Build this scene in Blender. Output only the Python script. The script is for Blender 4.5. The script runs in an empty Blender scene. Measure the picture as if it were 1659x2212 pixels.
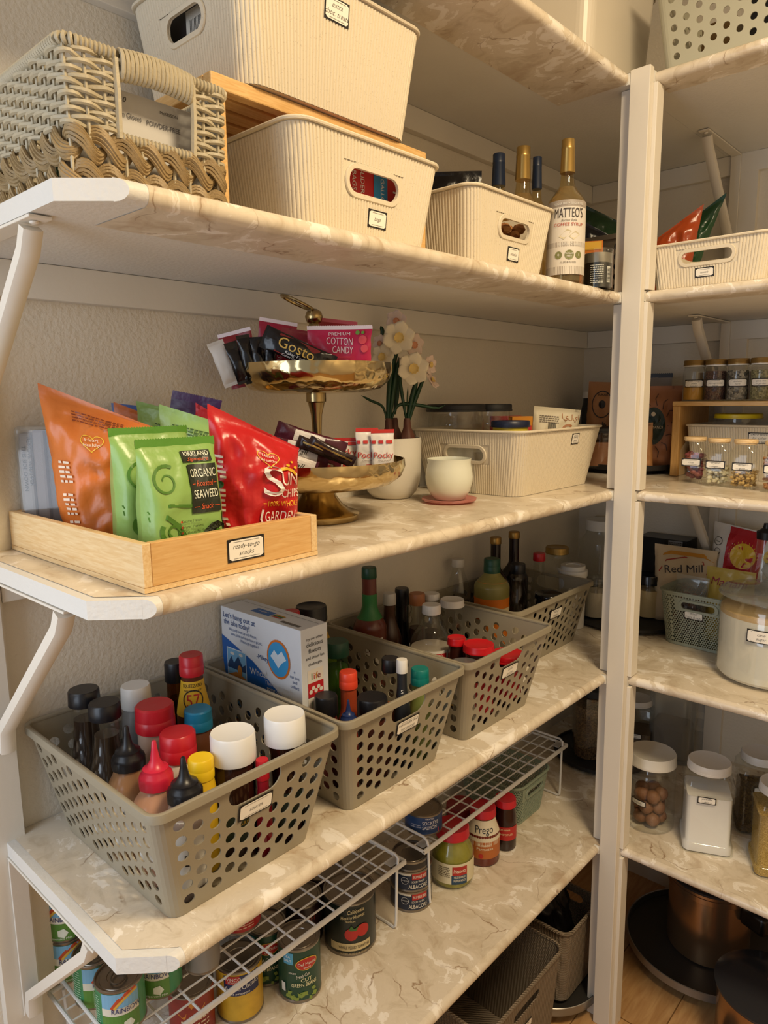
import bpy, math, random
from mathutils import Vector, Matrix, noise
random.seed(7)
PI = math.pi
# ---------------------------------------------------------------- camera, light, exposure
W, H = 1659, 2212
CAM = Vector((1.13311, -2.23078, 1.63711)); YAW, PIT, ROL, FPX = 0.74177, 0.15992, -0.01229, 1533.43
FW = Vector((-math.sin(YAW)*math.cos(PIT), math.cos(YAW)*math.cos(PIT), -math.sin(PIT)))
_r = Vector((math.cos(YAW), math.sin(YAW), 0)); _u = _r.cross(FW)
RT = _r*math.cos(ROL)+_u*math.sin(ROL); UP = _u*math.cos(ROL)-_r*math.sin(ROL)
scene = bpy.context.scene
COL = scene.collection
cd = bpy.data.cameras.new('camera'); cam = bpy.data.objects.new('camera', cd); COL.objects.link(cam)
cd.sensor_fit = 'HORIZONTAL'; cd.sensor_width = 36; cd.lens = 36*FPX/W; cd.clip_start = .05; cd.clip_end = 50
m4 = Matrix.Identity(4)
for i in range(3):
    m4[i][0] = RT[i]; m4[i][1] = UP[i]; m4[i][2] = -FW[i]; m4[i][3] = CAM[i]
cam.matrix_world = m4
scene.camera = cam
scene.view_settings.view_transform = 'Standard'; scene.view_settings.look = 'None'
scene.view_settings.gamma = 1; scene.view_settings.use_curve_mapping = False
scene.view_settings.exposure = 0.42
def area(name, loc, aim, size, power, color, sy=None):
    l = bpy.data.lights.new(name, 'AREA'); l.energy = power; l.color = color; l.size = size
    if sy: l.shape = 'RECTANGLE'; l.size_y = sy
    o = bpy.data.objects.new(name, l); COL.objects.link(o); o.location = loc
    o.rotation_euler = (Vector(aim)-Vector(loc)).to_track_quat('-Z', 'Y').to_euler()
    return o
area('ceiling_lamp_light', (1.45, -1.50, 2.78), (1.1, -1.4, 0), .45, 25, (1.0, .79, .50))
area('daylight_from_the_doorway', (.30, -2.95, 1.50), (.22, -1.7, 1.2), .8, 10, (.74, .85, 1.0), 1.5)
# the camera looks into the pantry corner
wd = bpy.data.worlds.new('world'); scene.world = wd; wd.use_nodes = True
bg = wd.node_tree.nodes['Background']; bg.inputs[0].default_value = (.86, .86, .88, 1); bg.inputs[1].default_value = .30

# ---------------------------------------------------------------- helpers
Z = [0, 2.31208, 1.86292, 1.41573, 0.96385, 0.50936]     # tops of the shelves, highest first
D, E, L, T = .42, .635, 1.889, .0226                      # depth left, depth right, length, thickness
def ray(px, py): return FW*FPX+RT*(px-W/2)-UP*(py-H/2)
def at(px, py, z):
    d = ray(px, py); return CAM+d*((z-CAM.z)/d.z)
def atx(px, py, x):
    d = ray(px, py); return CAM+d*((x-CAM.x)/d.x)
def aty(px, py, y):
    d = ray(px, py); return CAM+d*((y-CAM.y)/d.y)
def dep(p): return (Vector(p)-CAM).dot(FW)
def prj(p):
    d = Vector(p)-CAM; k = d.dot(FW); return (W/2+FPX*d.dot(RT)/k, H/2-FPX*d.dot(UP)/k)
def zat(py, x, y):
    lo, hi = 0.0, 3.0
    for _ in range(40):
        m = (lo+hi)/2
        if prj((x, y, m))[1] > py: lo = m
        else: hi = m
    return m
def facing(x, y): return math.atan2(CAM.y-y, CAM.x-x)+PI/2

_mats = {}
def mat(name, col=(.8, .8, .8), rough=.5, metal=0, spec=.5, bump=0, bscale=60, var=.06, vscale=9, alpha=1, trans=0, sss=0, coat=0, stretch=None, emis=0):
    if name in _mats: return _mats[name]
    m = bpy.data.materials.new(name); m.use_nodes = True; _mats[name] = m
    nt = m.node_tree; N = nt.nodes; b = N['Principled BSDF']; ln = nt.links.new
    b.inputs['Roughness'].default_value = rough; b.inputs['Metallic'].default_value = metal
    b.inputs['Specular IOR Level'].default_value = spec
    b.inputs['Transmission Weight'].default_value = trans
    if coat: b.inputs['Coat Weight'].default_value = coat; b.inputs['Coat Roughness'].default_value = .08
    if alpha < 1: b.inputs['Alpha'].default_value = alpha
    tc = N.new('ShaderNodeTexCoord'); mp = N.new('ShaderNodeMapping')
    ln(tc.outputs['Object'], mp.inputs['Vector'])
    if stretch: mp.inputs['Scale'].default_value = stretch
    n1 = N.new('ShaderNodeTexNoise'); n1.inputs['Scale'].default_value = vscale; n1.inputs['Detail'].default_value = 4
    ln(mp.outputs[0], n1.inputs['Vector'])
    mx = N.new('ShaderNodeMix'); mx.data_type = 'RGBA'
    c = [max(0, min(1, v)) for v in col[:3]]
    mx.inputs[6].default_value = (*[v*(1-var) for v in c], 1); mx.inputs[7].default_value = (*[min(1, v*(1+var)) for v in c], 1)
    ln(n1.outputs[0], mx.inputs[0]); ln(mx.outputs[2], b.inputs['Base Color'])
    if bump:
        n2 = N.new('ShaderNodeTexNoise'); n2.inputs['Scale'].default_value = bscale; n2.inputs['Detail'].default_value = 3
        ln(mp.outputs[0], n2.inputs['Vector'])
        bp = N.new('ShaderNodeBump'); bp.inputs['Strength'].default_value = bump; bp.inputs['Distance'].default_value = .002
        ln(n2.outputs[0], bp.inputs['Height']); ln(bp.outputs[0], b.inputs['Normal'])
    return m
def hexc(h):
    h = h.lstrip('#'); r = [int(h[i:i+2], 16)/255 for i in (0, 2, 4)]
    return tuple(v/12.92 if v <= .04045 else ((v+.055)/1.055)**2.4 for v in r)
def M(hx, rough=.45, **k):
    return mat('paint_%s_%d_%s' % (hx.lstrip('#'), int(rough*100), '_'.join('%s%g' % (a, b) if not isinstance(b, tuple) else a for a, b in sorted(k.items()))), hexc(hx), rough, **k)
def glass(name, tint=(1, 1, 1), gloss=.9, rough=.04, haze=0, hcol=(.8, .8, .8)):
    """thin clear wall: lets light through, mirrors at grazing angles, a little milky when haze > 0"""
    if name in _mats: return _mats[name]
    m = bpy.data.materials.new(name); m.use_nodes = True; _mats[name] = m
    nt = m.node_tree; N = nt.nodes; ln = nt.links.new; N.remove(N['Principled BSDF']); out = N['Material Output']
    tr = N.new('ShaderNodeBsdfTransparent'); gl = N.new('ShaderNodeBsdfGlossy'); mx = N.new('ShaderNodeMixShader')
    lw = N.new('ShaderNodeLayerWeight'); pw = N.new('ShaderNodeMath'); pw.operation = 'POWER'; pw.inputs[1].default_value = 4
    ma = N.new('ShaderNodeMath'); ma.operation = 'MULTIPLY_ADD'; ma.inputs[1].default_value = .48; ma.inputs[2].default_value = .05
    lw.inputs[0].default_value = .5; ln(lw.outputs['Facing'], pw.inputs[0]); ln(pw.outputs[0], ma.inputs[0])
    tr.inputs[0].default_value = (*tint, 1); gl.inputs['Roughness'].default_value = rough
    gl.inputs[0].default_value = (gloss, gloss, gloss, 1)
    src = tr
    if haze:
        df = N.new('ShaderNodeBsdfDiffuse'); df.inputs[0].default_value = (*hcol, 1); m2 = N.new('ShaderNodeMixShader'); m2.inputs[0].default_value = haze
        ln(tr.outputs[0], m2.inputs[1]); ln(df.outputs[0], m2.inputs[2]); src = m2
    ln(ma.outputs[0], mx.inputs[0]); ln(src.outputs[0], mx.inputs[1]); ln(gl.outputs[0], mx.inputs[2]); ln(mx.outputs[0], out.inputs[0])
    return m

class MB:
    def __init__(s): s.v = []; s.f = []
    def add(s, vs, fs):
        b = len(s.v); s.v += [tuple(v) for v in vs]; s.f += [tuple(b+i for i in f) for f in fs]; return s
    def box(s, x0, x1, y0, y1, z0, z1, mtx=None):
        vs = [Vector((x, y, z)) for z in (z0, z1) for x, y in ((x0, y0), (x1, y0), (x1, y1), (x0, y1))]
        if mtx: vs = [mtx@v for v in vs]
        return s.add(vs, [(3, 2, 1, 0), (4, 5, 6, 7), (0, 1, 5, 4), (1, 2, 6, 5), (2, 3, 7, 6), (3, 0, 4, 7)])
    def lathe(s, prof, n=32, cx=0, cy=0, fn=None, sx=1, sy=1):
        vs = []; fs = []
        for r, z in prof:
            for k in range(n):
                a = 2*PI*k/n; rr = r*(fn(a, z) if fn else 1)
                vs.append((cx+rr*math.cos(a)*sx, cy+rr*math.sin(a)*sy, z))
        m = len(prof)
        for i in range(m-1):
            for k in range(n):
                fs.append((i*n+k, i*n+(k+1) % n, (i+1)*n+(k+1) % n, (i+1)*n+k))
        if prof[0][0] > 1e-6: fs.append(tuple(reversed(range(n))))
        if prof[-1][0] > 1e-6: fs.append(tuple((m-1)*n+k for k in range(n)))
        return s.add(vs, fs)
    def lathe_open(s, prof, n=32, **k):
        """closed wall profile: prof goes up the outside and down the inside"""
        b = len(s.f); s.lathe(prof, n, **k)
        if prof[0][0] > 1e-6: s.f.pop(len(s.f)-(2 if prof[-1][0] > 1e-6 else 1))
        if prof[-1][0] > 1e-6: s.f.pop()
        return s
    def prism(s, poly, z0, z1, mtx=None):
        n = len(poly); vs = [Vector((x, y, z0)) for x, y in poly]+[Vector((x, y, z1)) for x, y in poly]
        if mtx: vs = [mtx@v for v in vs]
        return s.add(vs, [tuple(reversed(range(n))), tuple(range(n, 2*n))]+[(i, (i+1) % n, n+(i+1) % n, n+i) for i in range(n)])
    def tube(s, path, r, n=8, closed=False, cap=True):
        P = [Vector(p) for p in path]; m = len(P); vs = []; fs = []
        rr = r if isinstance(r, (list, tuple)) else [r]*m
        up = None
        for i in range(m):
            a = P[(i-1) % m] if (closed or i > 0) else P[i]; b = P[(i+1) % m] if (closed or i < m-1) else P[i]
            t = (b-a).normalized()
            if up is None:
                up = Vector((0, 0, 1)) if abs(t.z) < .9 else Vector((1, 0, 0))
            up = (up-t*up.dot(t))
            if up.length < 1e-5: up = Vector((1, 0, 0))-t*t.x
            up.normalize(); q = t.cross(up)
            for k in range(n):
                A = 2*PI*k/n; vs.append(P[i]+(up*math.cos(A)+q*math.sin(A))*rr[i])
        for i in range(m if closed else m-1):
            j = (i+1) % m
            for k in range(n): fs.append((i*n+k, j*n+k, j*n+(k+1) % n, i*n+(k+1) % n)[::-1])
        if not closed and cap: fs += [tuple(range(n)), tuple(reversed([(m-1)*n+k for k in range(n)]))]
        return s.add(vs, fs)
    def grid(s, fn, nu, nv, flip=False):
        vs = [fn(i/nu, j/nv) for j in range(nv+1) for i in range(nu+1)]; fs = []
        for j in range(nv):
            for i in range(nu):
                a = j*(nu+1)+i; q = (a, a+1, a+nu+2, a+nu+1); fs.append(q[::-1] if flip else q)
        return s.add(vs, fs)
    def sphere(s, c, r, n=12, sz=1, mtx=None, nz=0):
        c = Vector(c); m = n//2
        vs = [(0, 0, -r*sz)]
        for i in range(1, m):
            a = -PI/2+PI*i/m
            for k in range(n): vs.append((r*math.cos(a)*math.cos(2*PI*k/n), r*math.cos(a)*math.sin(2*PI*k/n), r*sz*math.sin(a)))
        vs.append((0, 0, r*sz)); fs = []
        for k in range(n): fs.append((0, 1+(k+1) % n, 1+k))
        for i in range(m-2):
            for k in range(n): fs.append((1+i*n+k, 1+i*n+(k+1) % n, 1+(i+1)*n+(k+1) % n, 1+(i+1)*n+k))
        for k in range(n): fs.append((1+(m-2)*n+k, 1+(m-2)*n+(k+1) % n, len(vs)-1))
        o = []
        for v in vs:
            v = Vector(v)
            if nz: v *= 1+nz*noise.noise((v+c)*(1.6/r))
            if mtx: v = mtx@v
            o.append(v+c)
        return s.add(o, fs)
    def obj(s, name, m, parent=None, smooth=True, ang=38, bev=0, label=None):
        me = bpy.data.meshes.new(name); me.from_pydata(s.v, [], s.f); me.update()
        me.materials.append(m)
        if smooth:
            me.shade_smooth()
            if ang < 180: me.set_sharp_from_angle(angle=math.radians(ang))
        o = bpy.data.objects.new(name, me); COL.objects.link(o)
        if parent: o.parent = parent
        if bev:
            b = o.modifiers.new('bevel', 'BEVEL'); b.width = bev; b.segments = 2; b.limit_method = 'ANGLE'; b.harden_normals = False
        if label: o['label'] = label
        return o
def tag(o, label=None, cat=None, group=None, kind=None):
    if label: o['label'] = label
    if cat: o['category'] = cat
    if group: o['group'] = group
    if kind: o['kind'] = kind
    return o
def thing(name, label, cat, loc=(0, 0, 0), rz=0, group=None, rot=None, scale=1):
    o = bpy.data.objects.new(name, None); COL.objects.link(o); o.empty_display_size = .02
    o.location = loc; o.rotation_euler = rot if rot else (0, 0, rz)
    if scale != 1: o.scale = (scale,)*3
    return tag(o, label, cat, group)
def struct(o): o['kind'] = 'structure'; return o

# ---- flat marks (print on labels) laid on a surface: surf(u, v, d) -> point
def plane(o, ex, ey):
    o, ex, ey = Vector(o), Vector(ex).normalized(), Vector(ey).normalized(); n = ex.cross(ey)
    return lambda u, v, d=0: o+ex*u+ey*v+n*d
def front(y, z=0, x=0): return plane((x, y, z), (1, 0, 0), (0, 0, 1))
def cyl(r, z=0, off=0, cx=0, cy=0):
    def f(u, v, d=0):
        a = -PI/2+off+u/r; q = r+d; return Vector((cx+q*math.cos(a), cy+q*math.sin(a), z+v))
    return f
_txt = {}
def text_geo(t, thin=0, shear=0):
    k = (t, thin, shear)
    if k in _txt: return _txt[k]
    cu = bpy.data.curves.new('t', 'FONT'); cu.body = t; cu.align_x = 'CENTER'; cu.resolution_u = 3; cu.offset = thin; cu.shear = shear
    ob = bpy.data.objects.new('t', cu); me = bpy.data.meshes.new_from_object(ob)
    vs = [(v.co.x, v.co.y) for v in me.vertices]; fs = [tuple(p.vertices) for p in me.polygons]
    bpy.data.objects.remove(ob); bpy.data.meshes.remove(me); bpy.data.curves.remove(cu)
    if vs:
        x0 = min(v[0] for v in vs); x1 = max(v[0] for v in vs); mx = (x0+x1)/2; vs = [(x-mx, y) for x, y in vs]; wd = x1-x0
    else: wd = 0
    _txt[k] = (vs, fs, wd); return _txt[k]
def put_text(mb, surf, t, u, v, size, d=.0006, width=None, thin=0, shear=0, rot=0, arc=0):
    """size = height of the capitals; width, if given, stretches the line to that width"""
    vs, fs, wd = text_geo(t, thin, shear); s = size/.70; sx = s
    if width and wd: sx = width/wd
    c, q = math.cos(rot), math.sin(rot); out = []
    for x, y in vs:
        x *= sx; y *= s
        y += -arc*x*x
        x, y = x*c-y*q, x*q+y*c
        out.append(surf(u+x, v+y, d))
    mb.add(out, fs)
def put_rect(mb, surf, u0, u1, v0, v1, d=.0004, n=1, m=1):
    mb.grid(lambda a, b: surf(u0+(u1-u0)*a, v0+(v1-v0)*b, d), n, m)
def put_poly(mb, surf, pts, d=.0005): mb.add([surf(u, v, d) for u, v in pts], [tuple(range(len(pts)))])
def put_disc(mb, surf, u, v, r, d=.0005, n=20, ry=None, r0=0):
    ry = ry or r
    if r0:
        k = r0/r; vs = [surf(u+r*math.cos(2*PI*i/n), v+ry*math.sin(2*PI*i/n), d) for i in range(n)]+[surf(u+r0*math.cos(2*PI*i/n), v+ry*k*math.sin(2*PI*i/n), d) for i in range(n)]
        mb.add(vs, [(i, (i+1) % n, n+(i+1) % n, n+i) for i in range(n)])
    elif r < .012: put_poly(mb, surf, [(u+r*math.cos(2*PI*i/n), v+ry*math.sin(2*PI*i/n)) for i in range(n)], d)
    else:
        vs = [surf(u, v, d)]+[surf(u+r*q*math.cos(2*PI*i/n), v+ry*q*math.sin(2*PI*i/n), d) for q in (.25, .5, .75, 1) for i in range(n)]
        mb.add(vs, [(0, 1+i, 1+(i+1) % n) for i in range(n)]+[(1+j*n+i, 1+(j+1)*n+i, 1+(j+1)*n+(i+1) % n, 1+j*n+(i+1) % n) for j in range(3) for i in range(n)])
def put_stroke(mb, surf, pts, w, d=.0005):
    vs = []; fs = []; n = len(pts)
    for i in range(n):
        a = pts[max(0, i-1)]; b = pts[min(n-1, i+1)]; dx, dy = b[0]-a[0], b[1]-a[1]; l = math.hypot(dx, dy) or 1
        ww = w[i] if isinstance(w, list) else w
        nx, ny = -dy/l*ww/2, dx/l*ww/2
        vs += [surf(pts[i][0]-nx, pts[i][1]-ny, d), surf(pts[i][0]+nx, pts[i][1]+ny, d)]
    for i in range(n-1): fs.append((2*i, 2*i+2, 2*i+3, 2*i+1))
    mb.add(vs, fs)
def lines(mb, surf, u, v, w, rows, size, gap, d=.0006, seed=1):
    """rows of small unreadable print as dashes of word length"""
    rn = random.Random(seed)
    for r in range(rows):
        x = u
        while x < u+w*.97:
            l = min(rn.uniform(.6, 1.6)*size*2.2, u+w-x)
            put_rect(mb, surf, x, x+l, v-r*gap, v-r*gap+size, d); x += l+size*.7

CARD = M('#f2ece0', .6); INK = M('#1b1614', .6)
def name_tag(parent, surf, txt, u=0, v=0, w=.05, h=.024, d=.001, size=.006):
    """black-framed paper card with handwriting"""
    a = MB(); put_rect(a, surf, u-w/2, u+w/2, v-h/2, v+h/2, d, 8)
    P = a.obj('name_label', INK, parent, smooth=False)
    b = MB(); e = .0022; c = .004
    pts = [(-w/2+e, -h/2+e+c), (-w/2+e+c, -h/2+e), (w/2-e-c, -h/2+e), (w/2-e, -h/2+e+c), (w/2-e, h/2-e-c), (w/2-e-c, h/2-e), (-w/2+e+c, h/2-e), (-w/2+e, h/2-e-c)]
    b.grid(lambda p, q: surf(u+(p-.5)*2*(w/2-e-(c if abs(q-.5) > .45 else 0)), v+(q-.5)*2*(h/2-e), d+.0006), 8, 10); b.obj('card', CARD, P, smooth=False)
    t = MB(); rows = txt.split('\n')
    for i, r in enumerate(rows):
        if r: put_text(t, surf, r, u, v+(len(rows)-1)*size*.75-i*size*1.5-size*.4, size, d+.0010, shear=.3, thin=-.012)
    for x0, x1, y in ((-w/2+e*2.2+c, w/2-e*2.2-c, h/2-e*2), (-w/2+e*2.2+c, w/2-e*2.2-c, -h/2+e*2)): put_rect(t, surf, u+x0, u+x1, v+y-.0002, v+y+.0002, d+.0010)
    t.obj('lettering', INK, P, smooth=False)
    return P

# ---- materials of the place
def marble():
    m = bpy.data.materials.new('marble_contact_paper'); m.use_nodes = True; nt = m.node_tree; N = nt.nodes; ln = nt.links.new; b = N['Principled BSDF']
    b.inputs['Roughness'].default_value = .28; b.inputs['Specular IOR Level'].default_value = .5
    tc = N.new('ShaderNodeTexCoord'); mp = N.new('ShaderNodeMapping'); ln(tc.outputs['Object'], mp.inputs[0]); mp.inputs['Rotation'].default_value = (0, 0, .5); mp.inputs['Scale'].default_value = (1, 1.25, 1)
    wn = N.new('ShaderNodeTexNoise'); wn.inputs['Scale'].default_value = 7; wn.inputs['Detail'].default_value = 5; ln(mp.outputs[0], wn.inputs[0])
    add = N.new('ShaderNodeVectorMath'); add.operation = 'MULTIPLY_ADD'; add.inputs[1].default_value = (.16, .16, .16); ln(wn.outputs['Color'], add.inputs[0]); ln(mp.outputs[0], add.inputs[2])
    n1 = N.new('ShaderNodeTexNoise'); n1.inputs['Scale'].default_value = 12; n1.inputs['Detail'].default_value = 10; n1.inputs['Roughness'].default_value = .62; n1.inputs['Distortion'].default_value = .9; ln(add.outputs[0], n1.inputs[0])
    cr = N.new('ShaderNodeValToRGB'); e = cr.color_ramp.elements
    e[0].position = .30; e[0].color = (*hexc('#bda78c'), 1); e[1].position = .72; e[1].color = (*hexc('#f6f0e6'), 1)
    for p, c in ((.42, '#d0c2ab'), (.50, '#dccfba'), (.56, '#d9ccb7'), (.585, '#efe6d8')):
        x = e.new(p); x.color = (*hexc(c), 1)
    ln(n1.outputs[0], cr.inputs[0])
    vo = N.new('ShaderNodeTexVoronoi'); vo.feature = 'DISTANCE_TO_EDGE'; vo.inputs['Scale'].default_value = 7.5; ln(add.outputs[0], vo.inputs[0])
    vr = N.new('ShaderNodeValToRGB'); v = vr.color_ramp.elements; v[0].position = 0; v[0].color = (1, 1, 1, 1); v[1].position = .014; v[1].color = (0, 0, 0, 1); ln(vo.outputs[0], vr.inputs[0])
    n3 = N.new('ShaderNodeTexNoise'); n3.inputs['Scale'].default_value = 11; n3.inputs['Detail'].default_value = 3; ln(mp.outputs[0], n3.inputs[0])
    mr = N.new('ShaderNodeValToRGB'); v = mr.color_ramp.elements; v[0].position = .49; v[0].color = (0, 0, 0, 1); v[1].position = .62; v[1].color = (.85, .85, .85, 1); ln(n3.outputs[0], mr.inputs[0])
    mu = N.new('ShaderNodeMath'); mu.operation = 'MULTIPLY'; ln(vr.outputs[0], mu.inputs[0]); ln(mr.outputs[0], mu.inputs[1])
    mx = N.new('ShaderNodeMix'); mx.data_type = 'RGBA'; ln(mu.outputs[0], mx.inputs[0]); ln(cr.outputs[0], mx.inputs[6]); mx.inputs[7].default_value = (*hexc('#86623c'), 1)
    ln(mx.outputs[2], b.inputs['Base Color'])
    bp = N.new('ShaderNodeBump'); bp.inputs['Strength'].default_value = .18; bp.inputs['Distance'].default_value = .002; ln(n1.outputs[0], bp.inputs['Height']); ln(bp.outputs[0], b.inputs['Normal'])
    return m
def wood(name, a, bb, scale=(1, 12, 12), rough=.45):
    if name in _mats: return _mats[name]
    m = bpy.data.materials.new(name); m.use_nodes = True; nt = m.node_tree; N = nt.nodes; ln = nt.links.new; b = N['Principled BSDF']; _mats[name] = m
    b.inputs['Roughness'].default_value = rough
    tc = N.new('ShaderNodeTexCoord'); mp = N.new('ShaderNodeMapping'); mp.inputs['Scale'].default_value = scale; ln(tc.outputs['Object'], mp.inputs[0])
    n = N.new('ShaderNodeTexNoise'); n.inputs['Scale'].default_value = 9; n.inputs['Detail'].default_value = 6; n.inputs['Distortion'].default_value = .6; ln(mp.outputs[0], n.inputs[0])
    cr = N.new('ShaderNodeValToRGB'); e = cr.color_ramp.elements; e[0].position = .3; e[0].color = (*hexc(a), 1); e[1].position = .7; e[1].color = (*hexc(bb), 1)
    ln(n.outputs[0], cr.inputs[0]); ln(cr.outputs[0], b.inputs['Base Color'])
    bp = N.new('ShaderNodeBump'); bp.inputs['Strength'].default_value = .08; bp.inputs['Distance'].default_value = .001; ln(n.outputs[0], bp.inputs['Height']); ln(bp.outputs[0], b.inputs['Normal'])
    return m
MARBLE = marble()
WALL = mat('orange_peel_wall_paint', hexc('#e2d9c8'), .75, bump=.9, bscale=130, var=.02)
WHITE = mat('white_gloss_paint', hexc('#e3dccf'), .42, bump=.12, bscale=90, var=.03)
EDGE = mat('chipped_white_edge_paint', hexc('#dedbd4'), .5, bump=.35, bscale=150, var=.05)
# ---------------------------------------------------------------- the room
RX, FY, CZ = 2.3, -3.5, 2.9
def slab(name, *b, m=WALL): return struct(MB().box(*b).obj(name, m, smooth=False))
slab('wall_left', -.08, 0, FY, .08, 0, CZ)
slab('wall_back', 0, RX, 0, .08, 0, CZ)
slab('wall_right', RX, RX+.08, FY, .08, 0, CZ)
slab('ceiling', -.08, RX+.08, FY, .08, CZ, CZ+.06)
def floor_mat():
    m = wood('pale_oak_laminate', '#b98a58', '#d3a873', (9, 1.2, 1), .33); nt = m.node_tree; N = nt.nodes; ln = nt.links.new
    tc = N.new('ShaderNodeTexCoord'); br = N.new('ShaderNodeTexBrick'); mp = N.new('ShaderNodeMapping'); mp.inputs['Rotation'].default_value = (0, 0, PI/2); ln(tc.outputs['Object'], mp.inputs[0]); ln(mp.outputs[0], br.inputs[0])
    br.inputs['Scale'].default_value = 1; br.inputs['Brick Width'].default_value = 1.2; br.inputs['Row Height'].default_value = .19; br.inputs['Mortar Size'].default_value = .0016; br.inputs['Mortar Smooth'].default_value = 0
    br.inputs['Color1'].default_value = (1, 1, 1, 1); br.inputs['Color2'].default_value = (.82, .82, .82, 1); br.inputs['Mortar'].default_value = (.35, .3, .25, 1)
    b = N['Principled BSDF']; src = b.inputs['Base Color'].links[0].from_socket; mx = N.new('ShaderNodeMix'); mx.data_type = 'RGBA'; mx.blend_type = 'MULTIPLY'; mx.inputs[0].default_value = 1
    ln(src, mx.inputs[6]); ln(br.outputs[0], mx.inputs[7]); ln(mx.outputs[2], b.inputs['Base Color']); return m
slab('floor', -.08, RX+.08, FY, .08, -.05, 0, m=floor_mat())
slab('baseboard_back', .0, RX, -.013, 0, 0, .085, m=WHITE); slab('baseboard_left', 0, .013, FY, -.013, 0, .085, m=WHITE)
# upright board on the left wall at the shelf ends, with the screwed-on strip
slab('trim_1', 0, .02, -1.915, -1.862, 0, CZ, m=WHITE)
slab('trim_2', .455, .505, -.018, 0, 0, CZ, m=WHITE)
# ledger boards the shelves rest on
for i in (1, 2, 3, 4, 5):
    z1 = Z[i]-T-.0005
    o = MB().box(0, .019, -1.86, 0, z1-.052, z1).obj('ledger_board', WHITE, smooth=False, bev=.0015)
    tag(struct(o), 'white ledger strip on the left wall under a shelf')
    o = MB().box(.0195, RX-.3, -.019, 0, z1-.052, z1).obj('ledger_board', WHITE, smooth=False, bev=.0015)
    tag(struct(o), 'white ledger strip on the back wall under a shelf')

# ---- shelves: white board with marble paper over the top, round the nose and back underneath
def nose_path(strip):
    """(distance inwards from the front edge, height above the top) round the nose"""
    r = T/2+.0006; p = []
    for k in range(9):
        a = PI/2-PI*k/8; p.append((r-r*math.cos(a), -T/2+r*math.sin(a)))
    if strip: p.append((strip, -T-.0006))
    return p
ORD = {1: 'topmost', 2: 'second', 3: 'third', 4: 'fourth', 5: 'lowest'}
HOLDS = {1: 'holding the clear boxes above the post', 2: 'holding the wicker basket and ribbed bins', 3: 'holding the snack tray and brass stand', 4: 'holding the four perforated grey bins', 5: 'holding the cans and white wire racks'}
HOLDR = {1: 'holding a pale perforated bin', 2: 'holding a shallow ribbed bin', 3: 'holding the spice jars on a wood riser', 4: 'holding the big sugar jar and sage basket', 5: 'holding the white-lidded tubs'}
for i in range(1, 6):
    zt = Z[i]; zb = zt-T; ch = .055 if i != 4 else .055
    y_end = -L
    # left run
    sh = thing('shelf', '%s marble-papered shelf on the left wall, %s' % (ORD[i], HOLDS[i]), 'shelf', (0, 0, 0))
    x_in = D-.001
    body = [(0, y_end), (D-ch, y_end), (D-T/2, y_end+ch-T/2), (D-T/2, -.6618), (D, -.6618), (D, 0), (0, 0)]
    MB().prism(body, zb, zt).obj('board', EDGE, sh, smooth=False)
    nb = MB(); q = nose_path(0)
    vs = []; ys = [y_end+ch, -.6618]
    for j, y in enumerate(ys): vs += [(D-a, y-(0 if j else a), zt+h) for a, h in q]
    n = len(q); nb.add(vs, [(k, k+1, n+k+1, n+k) for k in range(n-1)]+[tuple(range(n))[::-1], tuple(range(n, 2*n))])
    nb.obj('front_edge', EDGE, sh)
    # end face of the nose shows white; paper begins a little further in
    strip = {1: .165, 2: .125, 3: .02, 4: .02, 5: .02}[i]
    y0 = y_end+ch+(.022 if i < 3 else .008)
    pp = MB(); q = nose_path(strip); q = [(a-.0002, h+(.0003 if h > -T/2 else -.0003)) for a, h in q]
    n = len(q); vs = []
    yy = [y0+.0, y0+.05]+[y0+.05+(-.668-y0-.05)*k/20 for k in range(1, 21)]
    for j, y in enumerate(yy):
        for k, (a, h) in enumerate(q):
            o = 0
            if j == 0 and k == n-1: o = .0 if strip < .05 else -.0
            vs.append((D-a, y, zt+h))
    pp.add(vs, [(j*n+k, j*n+k+1, (j+1)*n+k+1, (j+1)*n+k) for j in range(len(yy)-1) for k in range(n-1)])
    top = [(.002, y_end+.012), (D-ch-.006, y_end+.012), (D-.014, y_end+ch+.004), (D-T/2, y0), (D-T/2, -.662), (D, -.662), (D, -.002), (.002, -.002)]
    pp.add([(x, y, zt+.0008) for x, y in top], [tuple(range(len(top)))])
    pp.obj('marble_paper', MARBLE, sh)
    # right run
    sh = thing('shelf', '%s marble-papered shelf on the back wall, %s' % (ORD[i], HOLDR[i]), 'shelf', (0, 0, 0))
    x0 = .4648; xe = 1.75
    body = [(D+.0005, 0), (D+.0005, -.6396), (.4646, -.6396), (.4646, -.635+T/2), (xe, -.635+T/2), (xe, 0)]
    MB().prism(body[::-1] if False else body, zb, zt).obj('board', EDGE, sh, smooth=False)
    pp = MB(); q = nose_path(.075 if i < 3 else .015); n = len(q); vs = []
    yy = [x0+(xe-x0)*k/20 for k in range(21)]
    for x in yy: vs += [(x, -E+a, zt+h) for a, h in q]
    pp.add(vs, [(j*n+k, (j+1)*n+k, (j+1)*n+k+1, j*n+k+1) for j in range(20) for k in range(n-1)]+[tuple(range(n-1))])
    top = [(x0, -E+T/2), (xe, -E+T/2), (xe, -.002), (D, -.002), (D, -.597), (.485, -.597), (.485, -E+T/2+.002), (x0, -E+T/2+.002)]
    top = [(xe, -E+T/2), (xe, -.002), (D+.0005, -.002), (D+.0005, -E+T/2)][::-1]
    pp.add([(x, y, zt+.0008) for x, y in top], [tuple(range(len(top)))])
    pp.obj('marble_paper', MARBLE, sh)
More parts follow.
